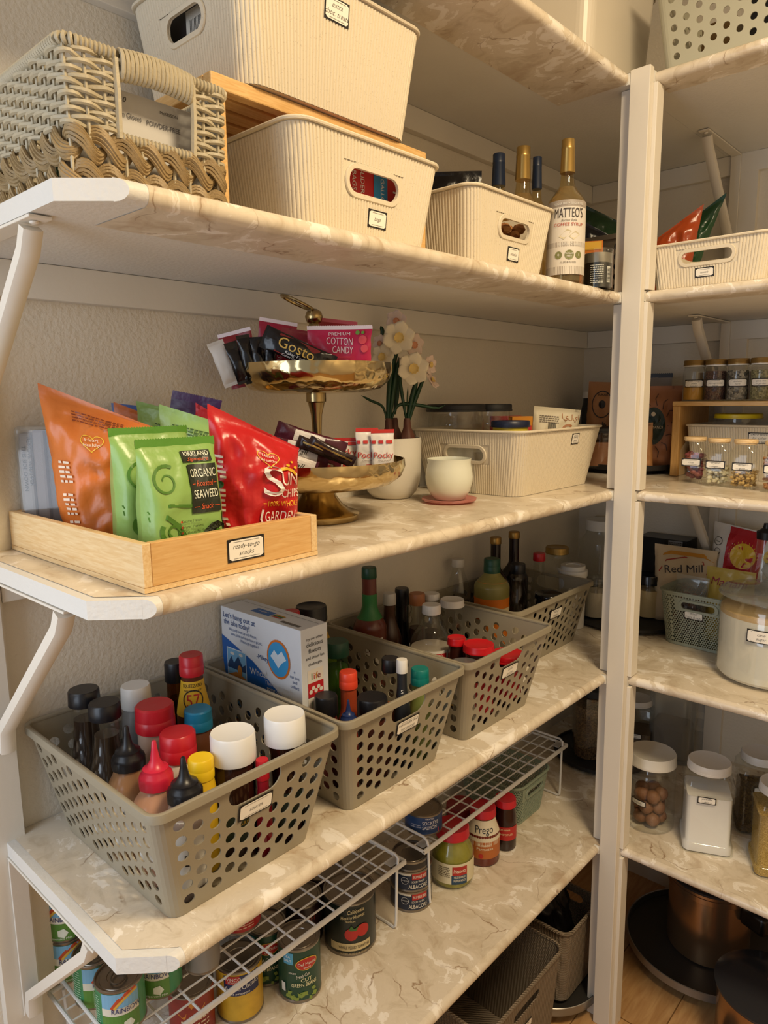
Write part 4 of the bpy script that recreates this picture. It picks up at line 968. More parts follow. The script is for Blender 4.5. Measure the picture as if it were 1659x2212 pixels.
for fn, m in ((ART(('t', 'SUGAR FREE • SUGAR FREE', 0, .1535, .0045, .062)), WHT), (ART(('t', 'thin White Chocolate', .002, .0745, .0055, .05)), WHT),
              (ART(('t', "MATTEO'S", 0, .129, .0185, .060)), M('#3a3029', .5)), (ART(('t', '1L (33.8 FL OZ)', 0, .040, .0035)), M('#3a3029', .5)),
              (ART(('t', 'Barista Style', .0, .1215, .0045, None, {'shear': .4})), M('#6d655c', .5)),
              (ART(('t', 'COFFEE SYRUP', 0, .1125, .0062, .062)), M('#b5432c', .5)),
              (ART(('p', [(-.020, .092), (-.004, .106), (.006, .102), (-.010, .086)]), ('p', [(.000, .092), (.014, .103), (.024, .096), (.010, .085)])), M('#cfc4a6', .5)),
              (ART(('d', -.020, .056, .0075), ('d', .002, .056, .0095), ('d', .022, .056, .0075)), M('#7d7f4e', .5)),
              (ART(('t', 'SUGAR', .002, .057, .0036), ('t', 'FREE', .002, .0515, .0036), ('t', '0', -.02, .054, .005), ('t', '1', .022, .054, .005)), M('#e9e6df', .5))):
    mb = MB(); fn(mb, s); mb.obj('lettering', m, t, smooth=False)
# tin with clear sleeve
p = at(1290, 600, z2+.02); cx_, cy_ = .345, -.735
q_ = aty(1291, 560, cy_); cx_ = q_.x
tn = thing('food_tin', 'silver lidded tin with black label in clear packaging beside the post', 'tin', (cx_, cy_, z2), facing(cx_, cy_))
rt = pxr(29, cx_, cy_, z2+.05); zt_ = zat(550, cx_, cy_)-z2
MB().lathe([(0, 0), (rt, 0), (rt, zt_*.98), (0, zt_*.98)], 40).obj('body', M('#16181a', .35), tn); MB().lathe([(0, zt_*.72), (rt*1.03, zt_*.72), (rt*1.04, zt_*.74), (rt*1.03, zt_), (0, zt_)], 40).obj('lid', M('#9a9388', .35, metal=.6), tn)
mb = MB(); lines(mb, cyl(rt+.0006), -rt*.5, zt_*.62, rt*.95, 9, .0016, zt_*.062); mb.obj('lettering', WHT, tn, smooth=False)
mb = MB(); put_rect(mb, cyl(rt+.0006), rt*.75, rt*1.1, .01, zt_*.6, .0004, 3); mb.obj('barcode', WHT, tn, smooth=False)
mb = MB(); [put_rect(mb, cyl(rt+.0006), rt*.78, rt*1.07, .012+k*.0026, .0132+k*.0026, .0009, 2) for k in range(int((zt_*.6-.014)/.0026))]; mb.obj('barcode', INK, tn, smooth=False)
MB().lathe_open([(rt*1.12, 0), (rt*1.12, zt_*1.12), (rt*1.10, zt_*1.12), (rt*1.10, .0)], 40).obj('clear_sleeve', CLEAR, tn)
p = aty(1278, 532, cy_+.085); carton('wrapped_treats', 'orange and gold packet behind the black labelled tin', 'packet', (p.x-.005, cy_+.095, z2), facing(p.x, p.y), .05, .03, zat(522, p.x, cy_+.09)-z2, foil('#c7701f', .25), [(ART(('r', -.022, .022, .10, .118)), M('#e0b040', .3, metal=.4)), (ART(('t', 'GINGER', 0, .085, .007)), WHT)])
# corner perforated bin with chip bags
perforated_bin('dark perforated bin of chip bags in the far corner behind the post', (.248, -.33, z2), .0, .215, .22, .24, .26, zat(512, .3, -.42)-z2, M('#6f675a', .4), (2,), name='perforated_bin')
hb = zat(512, .3, -.42)-z2
def chip(px, py, px1, label, m, y, lean, arts=(), seed=1, w=.16, tilt=0, slant=.3):
    pt = aty(px, py, y); hgt_ = pt.z-z2-.006; p1 = aty(px1, 500, y)
    return bag('chip_bag', label, 'bag', (p1.x, y, z2+.006), (0, tilt, .35+lean), w, hgt_, .05, m, arts, seed=seed, group=None, slant=slant, crump=.006)
chip(1283, 464, 1290, 'black chip bag in the far corner bin left of the post', foil('#15171d', .25), -.355, .2, [(ART(('t', 'VOLCANO', 0, .15, .010, None, {'rot': 1.2}), ('l', -.05, .12, .05, 3, .003, .01)), M('#a9b4bd', .4))], 5, .13)
chip(1325, 432, 1318, 'green and red chip bag in the far corner bin just left of the post', foil('#1f3b22', .25), -.285, .1, [(ART(('p', [(-.03, .18), (.05, .18), (.055, .08), (.0, .06)])), M('#a81d20', .35)), (ART(('t', 'CHEX', .0, .15, .016)), WHT)], 6, .16)
chip(1462, 404, 1436, 'dark green chip bag leaning right of the post in the corner bin', foil('#1f4a2a', .22), -.25, -.2, [(ART(('l', -.02, .2, .05, 4, .003, .012)), WHT)], 7, .12, .30, -.5)
chip(1468, 437, 1440, 'orange chip bag leaning right of the post in the corner bin', foil('#a8461c', .25), -.345, .0, [(ART(('d', -.01, .135, .022, {'r0': .015})), M('#d9a060', .4)), (ART(('t', 'PS', .0, .085, .022)), WHT)], 8, .11, .12, -.4)
# right: shallow ribbed bin
p = aty(1521, 558, -.600); ribbed_bin('shallow ribbed cream bin with the towels label right of the post', (p.x+.004, -.465, z2), 0, .225, .25, .25, .275, .098, WHEAT, (0,), slot=(.052, .0115), sv=.64, tagtxt='towels', tagv=.030, tagu=-.003, tagsize=(.040, .020), r=.02)
# topmost shelf
p = aty(1425, 150, -.62); perforated_bin('pale perforated bin on the topmost shelf right of the post', (p.x+.155, -.475, z1s), 0, .30, .27, .35, .31, .19, PALE, (), pitch=.026, hr=.0068)
for k, (dx, c, hh) in enumerate(((-.07, '#8a6a3a', .1), (.02, '#2a2a2c', .12), (.10, '#b59a6a', .09))):
    carton('packet', ('brown', 'black', 'tan')[k]+' packet inside the pale perforated bin on top', 'packet', (p.x+.155+dx, -.50, z1s+.004), .1*k, .07, .05, hh, M(c, .5))
FROST = glass('frosted_cream_plastic', (.95, .90, .80), haze=.8, rough=.3, hcol=hexc('#efe6d4'))
cb = thing('clear_tote', 'tall frosted clear tote on the topmost shelf left of the post', 'tote', (.235, -.60, z1s), 0)
tb = Tub(.26, .30, .29, .33, .24, .03, .003); q = MB(); [tb.cell(q, g, k/6, (k+1)/6, 0, 1) for g in range(8) for k in range(6)]; tb.bottom(q); q.obj('tote_body', FROST, cb, ang=30)
q = MB(); tb.rim(q, SMOOTHRIM); q.obj('rim', FROST, cb)
for k, (dx, dy, c) in enumerate(((-.06, .02, '#d9c8a4'), (.05, -.04, '#e0d3b8'), (.04, .07, '#cdbb93'))):
    bag('food_pouch', ('left', 'front', 'rear')[k]+' cream pouch inside the frosted tote', 'pouch', (.235+dx, -.60+dy, z1s+.006), .3*k, .11, .19, .05, M(c, .5), seed=k)

carton('chocolate_box', 'dark box with white barcode label inside the large top bin', 'box', (.172, -1.545, z2+.207), 0, .15, .05, .140, M('#1d1517', .4), [(ART(('r', -.03, .03, .088, .132)), M('#c9c4ba', .5)), (ART(*[('r', -.02+k*.0035, -.0185+k*.0035, .095, .118) for k in range(10)]), INK), (ART(('t', 'CHOC', .048, .10, .010)), RED)])
# ---------------------------------------------------------------- third shelf: snack tray
tr = thing('bamboo_tray', 'bamboo tray labelled ready-to-go snacks at the left end of the third shelf', 'tray', (.199, -1.700, z3), 0)
tx, ty, th_, tk = .196, .134, .058, .011
MB().box(-tx, tx, -ty, ty, 0, .006).obj('tray_bottom', BAML, tr, smooth=False)
MB().box(-tx, tx, -ty, -ty+tk, .0062, th_).obj('side', BAML, tr, smooth=False, bev=.001); MB().box(-tx, tx, ty-tk, ty, .0062, th_).obj('side', BAML, tr, smooth=False, bev=.001)
BAMF = wood('bamboo_front', '#d3a160', '#e2b97c', (30, 3, 30))
MB().box(tx-tk, tx, -ty+tk+.0003, ty-tk-.0003, .0062, th_).obj('front_side', BAMF, tr, smooth=False, bev=.001); MB().box(-tx, -tx+tk, -ty+tk+.0003, ty-tk-.0003, .0062, th_).obj('back_side', BAMF, tr, smooth=False, bev=.001)
name_tag(tr, plane((tx, 0, 0), (0, 1, 0), (0, 0, 1)), 'ready-to-go\nsnacks', .010, .030, .058, .030, .001, .0062)
zt3 = z3+.0068
def sw(pts, k=1): return [(x*k, y*k) for x, y in pts]
def swirl(cx, cy, r, a0=0, turns=1.3, w=.006, n=26):
    return ('s', [(cx+r*(1-.75*i/n)*math.cos(a0+turns*2*PI*i/n), cy+r*(1-.75*i/n)*math.sin(a0+turns*2*PI*i/n)) for i in range(n+1)], [w*(1-.6*i/n) for i in range(n+1)])
DG = M('#4f7e2c', .35)
def seaweed(x, y, h, lab, seed, rz=PI/2):
    w, dp = .112, .052
    return bag('seaweed_pack', lab, 'snack bag', (x, y, zt3), rz, w, h, dp, foil('#8fb561', .3), [
        (ART(swirl(.030, .028, .022, .5), swirl(-.028, .052, .016, 2.5), swirl(-.030, .115, .020, 1, w=.004), ('s', [(-.054, .078), (-.03, .086), (0, .082), (.03, .088), (.054, .080)], .004), ('s', [(-.054, .07), (-.035, .072), (-.02, .06), (-.01, .045)], .006), ('s', [(.045, .03), (.054, .05), (.05, .07)], .005)), DG),
        (ART(('r', -.001, .042, .136, .150), ('r', .003, .046, .072, .133)), M('#242a1c', .4)),
        (ART(('t', 'KIRKLAND', .0205, .1435, .0055, .036), ('t', 'ORGANIC', .0245, .117, .0105, .037), ('t', 'SEAWEED', .0245, .091, .0105, .037)), M('#e9ecd8', .45)),
        (ART(('t', 'Signature', .021, .1375, .0042, .03, {'shear': .4}), ('t', 'Roasted', .0245, .106, .007, .024, {'shear': .2}), ('t', 'Snack', .0245, .077, .007, .017, {'shear': .2}), ('r', .006, .0105, .1085, .1093), ('r', .038, .0435, .1085, .1093), ('r', .006, .014, .0795, .0803), ('r', .035, .0435, .0795, .0803), ('d', -.0155, .064, .0016), ('d', -.0155, .057, .0016), ('d', -.0155, .050, .0016)), M('#d9582a', .45)),
        (ART(('t', 'Sesame Flavor', -.001, .0625, .0036), ('t', 'Winter Harvest', -.0005, .0555, .0036), ('t', '20 Calories Per Serving', .005, .0485, .0036)), M('#23301a', .45)),
        (ART(('p', [(.012, .040), (.018, .050), (.028, .058), (.038, .060), (.050, .054), (.054, .044), (.052, .034), (.020, .034)])), crumb_mat('dried_seaweed', '#10140c', '#3b4426', 260))],
        seed=seed, pw=9, crump=.0022, base=.9, seal=.010, group=None, sealm=foil('#5d9638', .3))
seaweed(.262, -1.742, .178, 'green roasted seaweed pack behind the front one', 11)
seaweed(.338, -1.748, .166, 'green roasted seaweed pack at the front corner of the tray', 12)
def heart(u, v, s): return [(u+s*.055*16*math.sin(t)**3, v+s*.055*(13*math.cos(t)-5*math.cos(2*t)-2*math.cos(3*t)-math.cos(4*t))) for t in [2*PI*i/28 for i in range(28)]]
def hh_badge(u, v, s): return [(ART(('s', heart(u, v, s)+heart(u, v, s)[:1], .0012)), M('#e6c03a', .4)), (ART(('t', 'Heart', u, v+s*.1, s*.30), ('t', 'Healthy', u, v-s*.35, s*.28)), M('#f0e2d0', .45))]
OR = foil('#cf7230', .3); ORL = M('#e3a043', .4)
side = lambda u: (ART(('l', u, .135, .022, 5, .0035, .007), ('l', u+.002, .088, .020, 5, .0035, .007), ('l', u+.004, .048, .018, 4, .0035, .007)), M('#ecd9c4', .45))
bag('chip_bag', 'tall orange snack bag with pointed corner at the left of the tray', 'snack bag', (.160, -1.748, zt3), (0, -.07, .80), .150, .245, .074, OR, hh_badge(.0, .172, .018)+[side(-.055), (ART(('l', -.03, .218, .07, 4, .0022, .005)), M('#7d3410', .5)), (ART(('d', .05, .10, .009), ('d', .048, .075, .010), ('s', [(.044, .056), (.050, .058), (.056, .055)], .002)), M('#c9a2a0', .45))], seed=21, crump=.008, base=.75, slant=.30, basew=.85)
bag('chip_bag', 'orange snack bag behind the tall orange one', 'snack bag', (.094, -1.649, zt3), (0, .06, .77), .125, .208, .028, foil('#c0692e', .3), hh_badge(-.03, .150, .016)+[(ART(('t', 'CRUNCH', .015, .165, .012, None, {'rot': -.4}), ('d', .02, .190, .004), ('d', .035, .178, .004)), ORL)], seed=22, crump=.008, slant=.2)
bag('chip_bag', 'blue snack bag with the 210 calorie mark at the back of the tray', 'snack bag', (.054, -1.630, zt3), (0, .03, .77), .115, .208, .022, foil('#41578f', .35), [(ART(('t', '210', -.02, .186, .012, None, {'rot': PI}), ('t', 'CALORIES', -.02, .196, .0035, None, {'rot': PI})), M('#1c2748', .5)), (ART(('r', -.06, .06, .184, .1855)), M('#aab6cf', .4))], seed=23, slant=.05)
GR = foil('#8bb05c', .3)
bag('chip_bag', 'green heart healthy snack bag in the middle back of the tray', 'snack bag', (.142, -1.637, zt3), (0, .05, .77), .12, .210, .026, GR, hh_badge(-.01, .162, .017)+[(ART(('l', -.03, .180, .05, 2, .0022, .005)), M('#3b5a20', .5))], seed=24, slant=.12)
bag('chip_bag', 'green heart healthy snack bag behind the front seaweed pack', 'snack bag', (.211, -1.641, zt3), (0, .06, .77), .12, .204, .030, foil('#96b96a', .3), hh_badge(.01, .158, .018)+[(ART(('l', -.04, .178, .09, 3, .0022, .005)), M('#3b5a20', .5))], seed=25, slant=.15)
bag('chip_bag', 'purple snack bag at the back right of the tray', 'snack bag', (.096, -1.613, zt3), (0, .22, .77), .08, .225, .022, foil('#3f1d4c', .35), seed=26, sealm=foil('#4a2359', .3))
RDM = foil('#bf1c20', .30); WHP = M('#efe4d8', .45); YEL = M('#e5b429', .42)
bag('chip_bag', 'red snack bag behind the front red one', 'snack bag', (.205, -1.607, zt3), (0, .12, .77), .088, .205, .026, foil('#b01a22', .32), [(ART(('t', 'PROVE', .03, .165, .006, None, {'rot': -1.2})), WHP)], seed=28, slant=.2)
bag('chip_bag', 'red bag of whole grain chips at the right of the tray', 'snack bag', (.320, -1.617, zt3), (0, .03, 1.18), .132, .206, .074, RDM, hh_badge(.012, .148, .017)+[side(-.072),
    (ART(('t', 'S', .016, .086, .050, .030), ('t', 'UN', .043, .104, .024, .030), ('t', 'CHIPS', .045, .083, .014, .036), ('t', 'GARDEN', .028, .046, .015, .05), ('s', [(.000, .064), (-.003, .050), (.001, .040)], .003)), WHP),
    (ART(('t', '100% WHOLE', .032, .069, .0085, .05), ('r', .000, .005, .0725, .074), ('s', [(.028, .132), (.038, .135), (.050, .131), (.058, .122)], .006), ('d', .040, .142, .003), ('d', .055, .139, .003), ('d', .048, .150, .0025)), YEL),
    (ART(('r', -.060, -.025, .004, .016)), WHP), (ART(('t', 'label', -.042, .008, .005)), INK), (ART(('d', -.058, .098, .005)), M('#2c5a2c', .5))], seed=27, crump=.008, base=.8, slant=.30, basew=.74)
# clear pack of wafers
wf = thing('wafer_pack', 'clear packet of grey-brown filters standing at the rear left of the tray', 'packet', (.040, -1.790, zt3), .62)
for k in range(3): q = MB(); q.box(-.032+k*.022, -.0125+k*.022, -.012, .012, .001, .168+.004*k); q.obj('filter', M(('#8b8178', '#6f5c50', '#3d2c26')[k], .6), wf, smooth=False, bev=.004)
MB().box(-.036, .036, -.016, .016, .0, .178).obj('clear_wrapper', HAZY, wf, smooth=False, bev=.006)
mb = MB(); put_text(mb, front(-.0125), 'THIS SIDE DOWN', -.026, .115, .006, rot=-PI/2); put_text(mb, front(-.0125), 'REMOVE WRAPPER', -.017, .125, .006, rot=-PI/2); mb.obj('lettering', INK, wf, smooth=False)
# ---- brass tiered stand
def brass():
    m = mat('hammered_brass', hexc('#cdb787'), .13, metal=1, var=.12, vscale=14); nt = m.node_tree; N = nt.nodes; ln = nt.links.new; b = N['Principled BSDF']
    tc = N.new('ShaderNodeTexCoord'); v = N.new('ShaderNodeTexVoronoi'); v.feature = 'SMOOTH_F1'; v.inputs['Scale'].default_value = 62; ln(tc.outputs['Object'], v.inputs[0]); bp = N.new('ShaderNodeBump'); bp.invert = True; bp.inputs['Strength'].default_value = .55; bp.inputs['Distance'].default_value = .004
    ln(v.outputs['Distance'], bp.inputs['Height']); ln(bp.outputs[0], b.inputs['Normal']); return m
BRH = brass(); BRS = mat('antique_brass', hexc('#ab9568'), .2, metal=1, var=.15, vscale=12)
CX, CY = .170, -1.357
ts = thing('tiered_stand', 'hammered brass two-tier stand with ring handle, holding candy', 'stand', (CX, CY, z3), facing(CX, CY))
q = MB(); q.lathe([(0, 0), (.073, 0), (.0745, .002), (.0745, .010), (.072, .013), (.060, .016), (.044, .027), (.033, .042), (.027, .058), (0, .058)], 64); q.obj('foot', BRS, ts)
def bowl(R, z0, hgt_, nm):
    q = MB(); out = [(0, z0), (R*.30, z0), (R*.62, z0+hgt_*.03), (R*.84, z0+hgt_*.16), (R*.955, z0+hgt_*.42), (R, z0+hgt_*.75), (R*.992, z0+hgt_)]; inn = [(R*.978, z0+hgt_), (R*.982, z0+hgt_*.75), (R*.94, z0+hgt_*.45), (R*.82, z0+hgt_*.22), (R*.6, z0+hgt_*.10), (0, z0+hgt_*.07)]
    q.lathe(out+inn, 96); q.obj(nm, BRH, ts, ang=60)
bowl(.160, .058, .052, 'lower_bowl'); bowl(.138, .228, .052, 'upper_bowl')
q = MB(); q.lathe([(0, .062), (.018, .062), (.017, .075), (.010, .085), (.0085, .13), (.0085, .16), (.010, .19), (.015, .212), (.018, .214), (.018, .228), (0, .228)], 32); q.obj('stem', BRS, ts)
q = MB(); q.lathe([(0, .232), (.009, .232), (.007, .26), (.007, .32), (.012, .338), (.012, .344), (.009, .350), (.013, .353), (.016, .362), (.013, .371), (.006, .3755), (0, .376)], 32); q.obj('stem', BRS, ts)
q = MB(); ring = []
for i in range(40):
    a = 2*PI*i/40; x, y = .030*math.cos(a), .030*math.sin(a); ring.append(Vector((-.028+x*.92, y, .378+x*-.42+.008)))
q.tube(ring, .0028, 8, closed=True); q.obj('ring_handle', BRS, ts)
TW = Vector((.79, -.61, 0)); TW = Vector(((CAM-Vector((CX, CY, CAM.z))).x, (CAM-Vector((CX, CY, CAM.z))).y, 0)).normalized(); RG = Vector((-TW.y, TW.x, 0)); PPM = FPX/dep((CX, CY, z3+.2))
def pk(label, pxc, pytop, wpx, fwd, zb, m, arts=(), tilt=0, turn=0, seed=1, dp=.012, name='candy_packet', lean=0, bs=True, sealm=None, h=None, group=None):
    c = Vector((CX, CY, 0))+TW*fwd+RG*((pxc-692)/PPM)
    hh = h or (zat(pytop, c.x, c.y)-z3-zb)
    return bag(name, label, 'candy', (c.x, c.y, z3+zb), (lean, tilt, facing(c.x, c.y)+turn), wpx/PPM, hh, dp, m, arts, group=group, seed=seed, crump=.002, botseal=bs, seal=.006, sealm=sealm)
PK = foil('#c21f4f', .3); PKD = foil('#9c1a2c', .3); PW = M('#f0dfe2', .5)
def cc(s=1, dx=0): return [(ART(('t', 'COTTON', .0*s+dx, .072*s, .0125*s, .050*s, {'rot': -.05}), ('t', 'CANDY', .006*s+dx, .056*s, .0125*s, .040*s, {'rot': -.05}), ('t', 'PREMIUM', 0+dx, .0885*s, .0055*s, .04*s), ('d', .014*s+dx, .022*s, .022*s)), PW), (ART(('d', .014*s+dx, .020*s, .012*s, {'d': .0016})), M('#e39aa6', .5)), (ART(('t', 'STRAWBERRY', .008*s+dx, .047*s, .0035*s), ('d', .044*s+dx, .080*s, .008*s), ('d', .048*s+dx, .064*s, .007*s), ('d', -.028*s+dx, .030*s, .010*s)), M('#d94a55', .45)), (ART(('d', .034*s+dx, .093*s, .004*s), ('d', .044*s+dx, .093*s, .003*s)), M('#6b9a3c', .5))]
pk('pink cotton candy packet facing front in the upper bowl', 743, 704, 133, .062, .243, PK, cc(.92), seed=31, sealm=PW, turn=-.1)
pk('pink candy packet behind the stem in the upper bowl', 728, 690, 90, -.03, .243, PKD, seed=32, turn=.15, tilt=.10, sealm=M('#c7526a', .4))
pk('dark pink cotton candy packet left of the stem in the upper bowl', 652, 712, 85, .012, .243, foil('#8e1838', .3), cc(.8, .0), seed=33, tilt=.12, turn=.2)
pk('pink candy packet standing tall with white edge in the upper bowl', 596, 690, 80, .0, .243, foil('#a51d3c', .3), cc(.7), seed=34, tilt=.16, sealm=PW)
pk('dark red candy packet leaning at the left of the upper bowl', 550, 712, 72, .01, .243, foil('#8f1f26', .3), cc(.55), seed=35, tilt=-.22, turn=-.2, sealm=PW)
pk('white edged packet at the far left of the upper bowl', 523, 732, 34, .045, .243, M('#d9d2c8', .4), seed=36, tilt=-.35)
BKF = foil('#121012', .22)
for i, (px, tl, tp) in enumerate(((543, -.3, 735), (560, -.18, 722), (575, -.05, 728), (590, .12, 730))):
    pk('black candy wrapper standing %s of the four at the left of the upper bowl' % ('leftmost', 'second', 'third', 'rightmost')[i], px+6, tp, 26, .068, .246, BKF, seed=37+i, tilt=tl)
pk('black and red chocolate bar leaning at the front of the upper bowl', 592, 0, 46, .100, .322, BKF, [(ART(('p', [(-.016, .025), (.016, .025), (.016, .095), (-.016, .095)])), foil('#7d1518', .3)), (ART(('t', 'Gosto', .006, .058, .018, .062, {'rot': PI/2})), M('#d9b45a', .4)), (ART(('t', 'Kakao Kapli', .0125, .06, .005, None, {'rot': PI/2}), ('t', 'Cocoa Coated', .0175, .056, .004, None, {'rot': PI/2})), WHT)], tilt=2.0, seed=43, dp=.02, h=.125, name='chocolate_bar')
PO = foil('#d9d3cc', .3); PR = M('#b92a26', .4)
def pocky(s=1): return [(ART(('r', -.024*s, -.016*s, .062, .068), ('r', -.010*s, .0, .062, .068), ('r', .006*s, .02*s, .062, .068), ('t', 'Pocky', .0, .044*s, .012*s, .044*s), ('r', -.004*s, .012*s, .0, .030*s)), PR), (ART(('t', 'CHOCOLATE', 0, .037*s, .003*s)), M('#5a3a2a', .5)), (ART(('r', -.022*s, -.008*s, .0, .028*s)), M('#5a3522', .45))]
pk('white and red cookie stick packet upright at the right of the lower bowl', 829, 928, 50, .055, .078, PO, pocky(.85), seed=51, turn=.25, sealm=PR)
pk('white and red cookie stick packet, second from the right in the lower bowl', 796, 925, 48, .045, .078, PO, pocky(.85), seed=52, turn=.25, sealm=PR)
pk('white and red cookie stick packet facing front in the lower bowl', 750, 946, 66, .035, .075, PO, pocky(1), seed=53, sealm=PR)
pk('white and red cookie stick packet just right of the stem in the lower bowl', 716, 950, 44, -.01, .075, PO, pocky(.8), seed=54, sealm=PR)
for i, (px, tp) in enumerate(((600, 945), (622, 942), (645, 940), (668, 938))):
    pk('blue and white striped packet, %s of four at the back of the lower bowl' % ('leftmost', 'second', 'third', 'rightmost')[i], px, tp, 34, -.045, .078, foil('#a3a6ad', .3), [(ART(*[('r', -.012+k*.006, -.009+k*.006, .075, .088) for k in range(5)]), M('#1d2c50', .45))], seed=55+i)
MR = foil('#4a1526', .28)
for i, (px, tl, fw, hh_, wd) in enumerate(((592, 1.75, .092, .105, 48), (606, 1.9, .070, .125, 54), (588, 1.95, .115, .09, 42))):
    pk('maroon and white tea packet lying %s in the lower bowl' % ('leftmost', 'over the others', 'lowest at the rim')[i], px, 0, wd, fw, .140+.022*(i == 1)-.010*(i == 2), MR, [(ART(('r', -.019, .019, .032, .085)), M('#d6cfca', .45)), (ART(('t', 'Vall', .003, .058, .010, None, {'rot': PI/2, 'shear': .3})), INK)], tilt=tl, seed=61+i, h=hh_)
for i, (px, tl, fw) in enumerate(((672, 1.95, .10), (695, 2.05, .105))):
    pk('dark brown stick packet leaning %s of the lower bowl' % ('left of centre', 'right of centre')[i], px-20, 0, 26, fw, .150, foil('#2c1c1a', .2), [(ART(('r', -.003, .0, .01, .08)), GOLD)], tilt=tl, seed=66+i, h=.085)
# ---- narcissus pot
px_, py_ = .083, -1.058
pot = thing('potted_narcissus', 'white pot of artificial cream narcissus with three bulbs behind the stand', 'potted plant', (px_, py_, z3), facing(px_, py_))
ppm = FPX/dep((px_, py_, z3+.1)); pr = 66/ppm; ph_ = zat(945, px_, py_)-z3
CER = M('#d6d0c2', .35, bump=.4, bscale=45, var=.02)
q = MB(); q.lathe([(0, 0), (pr*.60, 0), (pr*.64, .002), (pr*.80, ph_*.10), (pr*.92, ph_*.25), (pr*.97, ph_*.5), (pr*.98, ph_*.98), (pr*.97, ph_), (pr*.93, ph_), (pr*.92, ph_*.8), (0, ph_*.8)], 56); q.obj('pot', CER, pot)
q = MB(); q.lathe([(0, ph_*.80), (pr*.915, ph_*.80), (pr*.90, ph_*.86), (0, ph_*.9)], 32); q.obj('soil', M('#4b3a2a', .9, bump=.8, bscale=80), pot)
def loc_(px, py, dy=0):
    """pixel on the plane through the pot, in the pot's own frame"""
    tw = Vector((CAM.x-px_, CAM.y-py_, 0)).normalized(); rg = Vector((-tw.y, tw.x, 0)); o = Vector((px_, py_, z3))+tw*dy
    d = ray(px, py); k = (o-CAM).dot(tw)/d.dot(tw); P = CAM+d*k-Vector((px_, py_, z3)); return Vector((P.dot(rg), -dy, P.z))
BULB = M('#5a3222', .6, bump=.5, bscale=60, var=.3); LEAF = M('#1d3f24', .4, var=.15); PET = M('#eadfc4', .5, var=.04); PETP = M('#e6cfc0', .5, var=.05); COR = M('#e6c777', .5, var=.08); CORP = M('#d9936a', .5)
for px, dy in ((840, .0), (853, -.03), (880, .01)):
    b0 = loc_(px, 945, dy); q = MB(); q.lathe([(0, 0), (.017, .0), (.019, .010), (.014, .024), (.0085, .038), (.0075, .052), (.006, .058), (0, .058)], 16, fn=lambda a, z: 1+.08*math.sin(5*a+z*90)); q.v = [(b0.x+v[0], b0.y+v[1], ph_*.88+v[2]) for v in q.v]; q.obj('bulb', BULB, pot)
def leaf(pts, w, nm='leaf', m=LEAF):
    P = [loc_(*p) for p in pts]; q = MB(); n = 14; vs = []
    def cr(t):
        t *= len(P)-1; i = min(int(t), len(P)-2); f = t-i; a = P[max(i-1, 0)]; b = P[i]; c = P[i+1]; d = P[min(i+2, len(P)-1)]
        return .5*((2*b)+(c-a)*f+(2*a-5*b+4*c-d)*f*f+(3*b-a-3*c+d)*f**3)
    for i in range(n+1):
        p = cr(i/n); t = (cr(min(1, (i+.5)/n))-cr(max(0, (i-.5)/n))).normalized(); s = t.cross(Vector((0, -1, 0))).normalized(); ww = w*(.6+.4*math.sin(PI*i/n))*(1 if i < n*.8 else max(.12, (n-i)/(n*.2)))
        for a, b in ((-1, 0), (0, .25), (1, 0), (0, -.02)): vs.append(p+s*a*ww/2+Vector((0, -1, 0))*(b*ww-.0006*(1 if b > 0 else 0)))
    q.add(vs, [(i*4+k, i*4+(k+1) % 4, (i+1)*4+(k+1) % 4, (i+1)*4+k) for i in range(n) for k in range(4)]); q.obj(nm, m, pot, ang=180)
for pts, w in (([(838, 905), (842, 830), (855, 760), (868, 735)], .013), ([(842, 905), (850, 840), (862, 770)], .011), ([(835, 905), (826, 878), (800, 865), (780, 854)], .006), ([(852, 895, -.03), (858, 850, -.03), (862, 790, -.03)], .010),
               ([(846, 905), (856, 880), (868, 873), (885, 873), (910, 876), (945, 882), (962, 874)], .008), ([(878, 908), (868, 850), (864, 820), (866, 800)], .008), ([(880, 910), (890, 860), (902, 815)], .012), ([(884, 908), (900, 855), (918, 812)], .009), ([(824, 728, -.02), (826, 715, -.02), (822, 704, -.02)], .009), ([(833, 905, -.02), (842, 860, -.02), (832, 770, -.02), (824, 728, -.02)], .005)): leaf(pts, w)
for pts in ([(881, 908), (880, 870), (881, 835)], [(842, 905), (850, 820), (860, 740)], [(884, 905), (905, 850), (918, 812)]): leaf(pts, .004, 'stem', M('#3a4a26', .5))
def flower(px, py, s, dy, yaw, pitch, pm=PET, cm=COR):
    c = loc_(px, py, dy); R = Matrix.Translation(c)@Matrix.Rotation(yaw, 4, 'Z')@Matrix.Rotation(PI/2+pitch, 4, 'X'); q = MB()
    for k in range(6):
        a = 2*PI*k/6+.3; zo = .001*(k % 2)
        def f(u, v):
            x = v*s; w = s*.52*math.sin(PI*min(1, v**.85*.93+.07))**.55; y = (u-.5)*2*w; z = zo+.18*s*v*v-.05*s+.08*s*math.sin(u*PI)*v+.03*s*math.sin(v*9+k*2)*(u-.5)
            return R@Vector((x*math.cos(a)-y*math.sin(a), x*math.sin(a)+y*math.cos(a), z))
        q.grid(f, 6, 7)
    fl = q.obj('flower', pm, pot, ang=180); fl.modifiers.new('t', 'SOLIDIFY').thickness = .0006
    q = MB(); q.lathe([(.001, 0), (s*.16, .002), (s*.22, s*.16), (s*.30, s*.25), (s*.28, s*.24), (s*.2, s*.15), (.001, .006)], 24, fn=lambda a, z: 1+(.10*math.sin(a*9) if z > s*.2 else 0)); q.v = [tuple(R@Vector(v)) for v in q.v]
    o = q.obj('corona', cm, fl, ang=180)
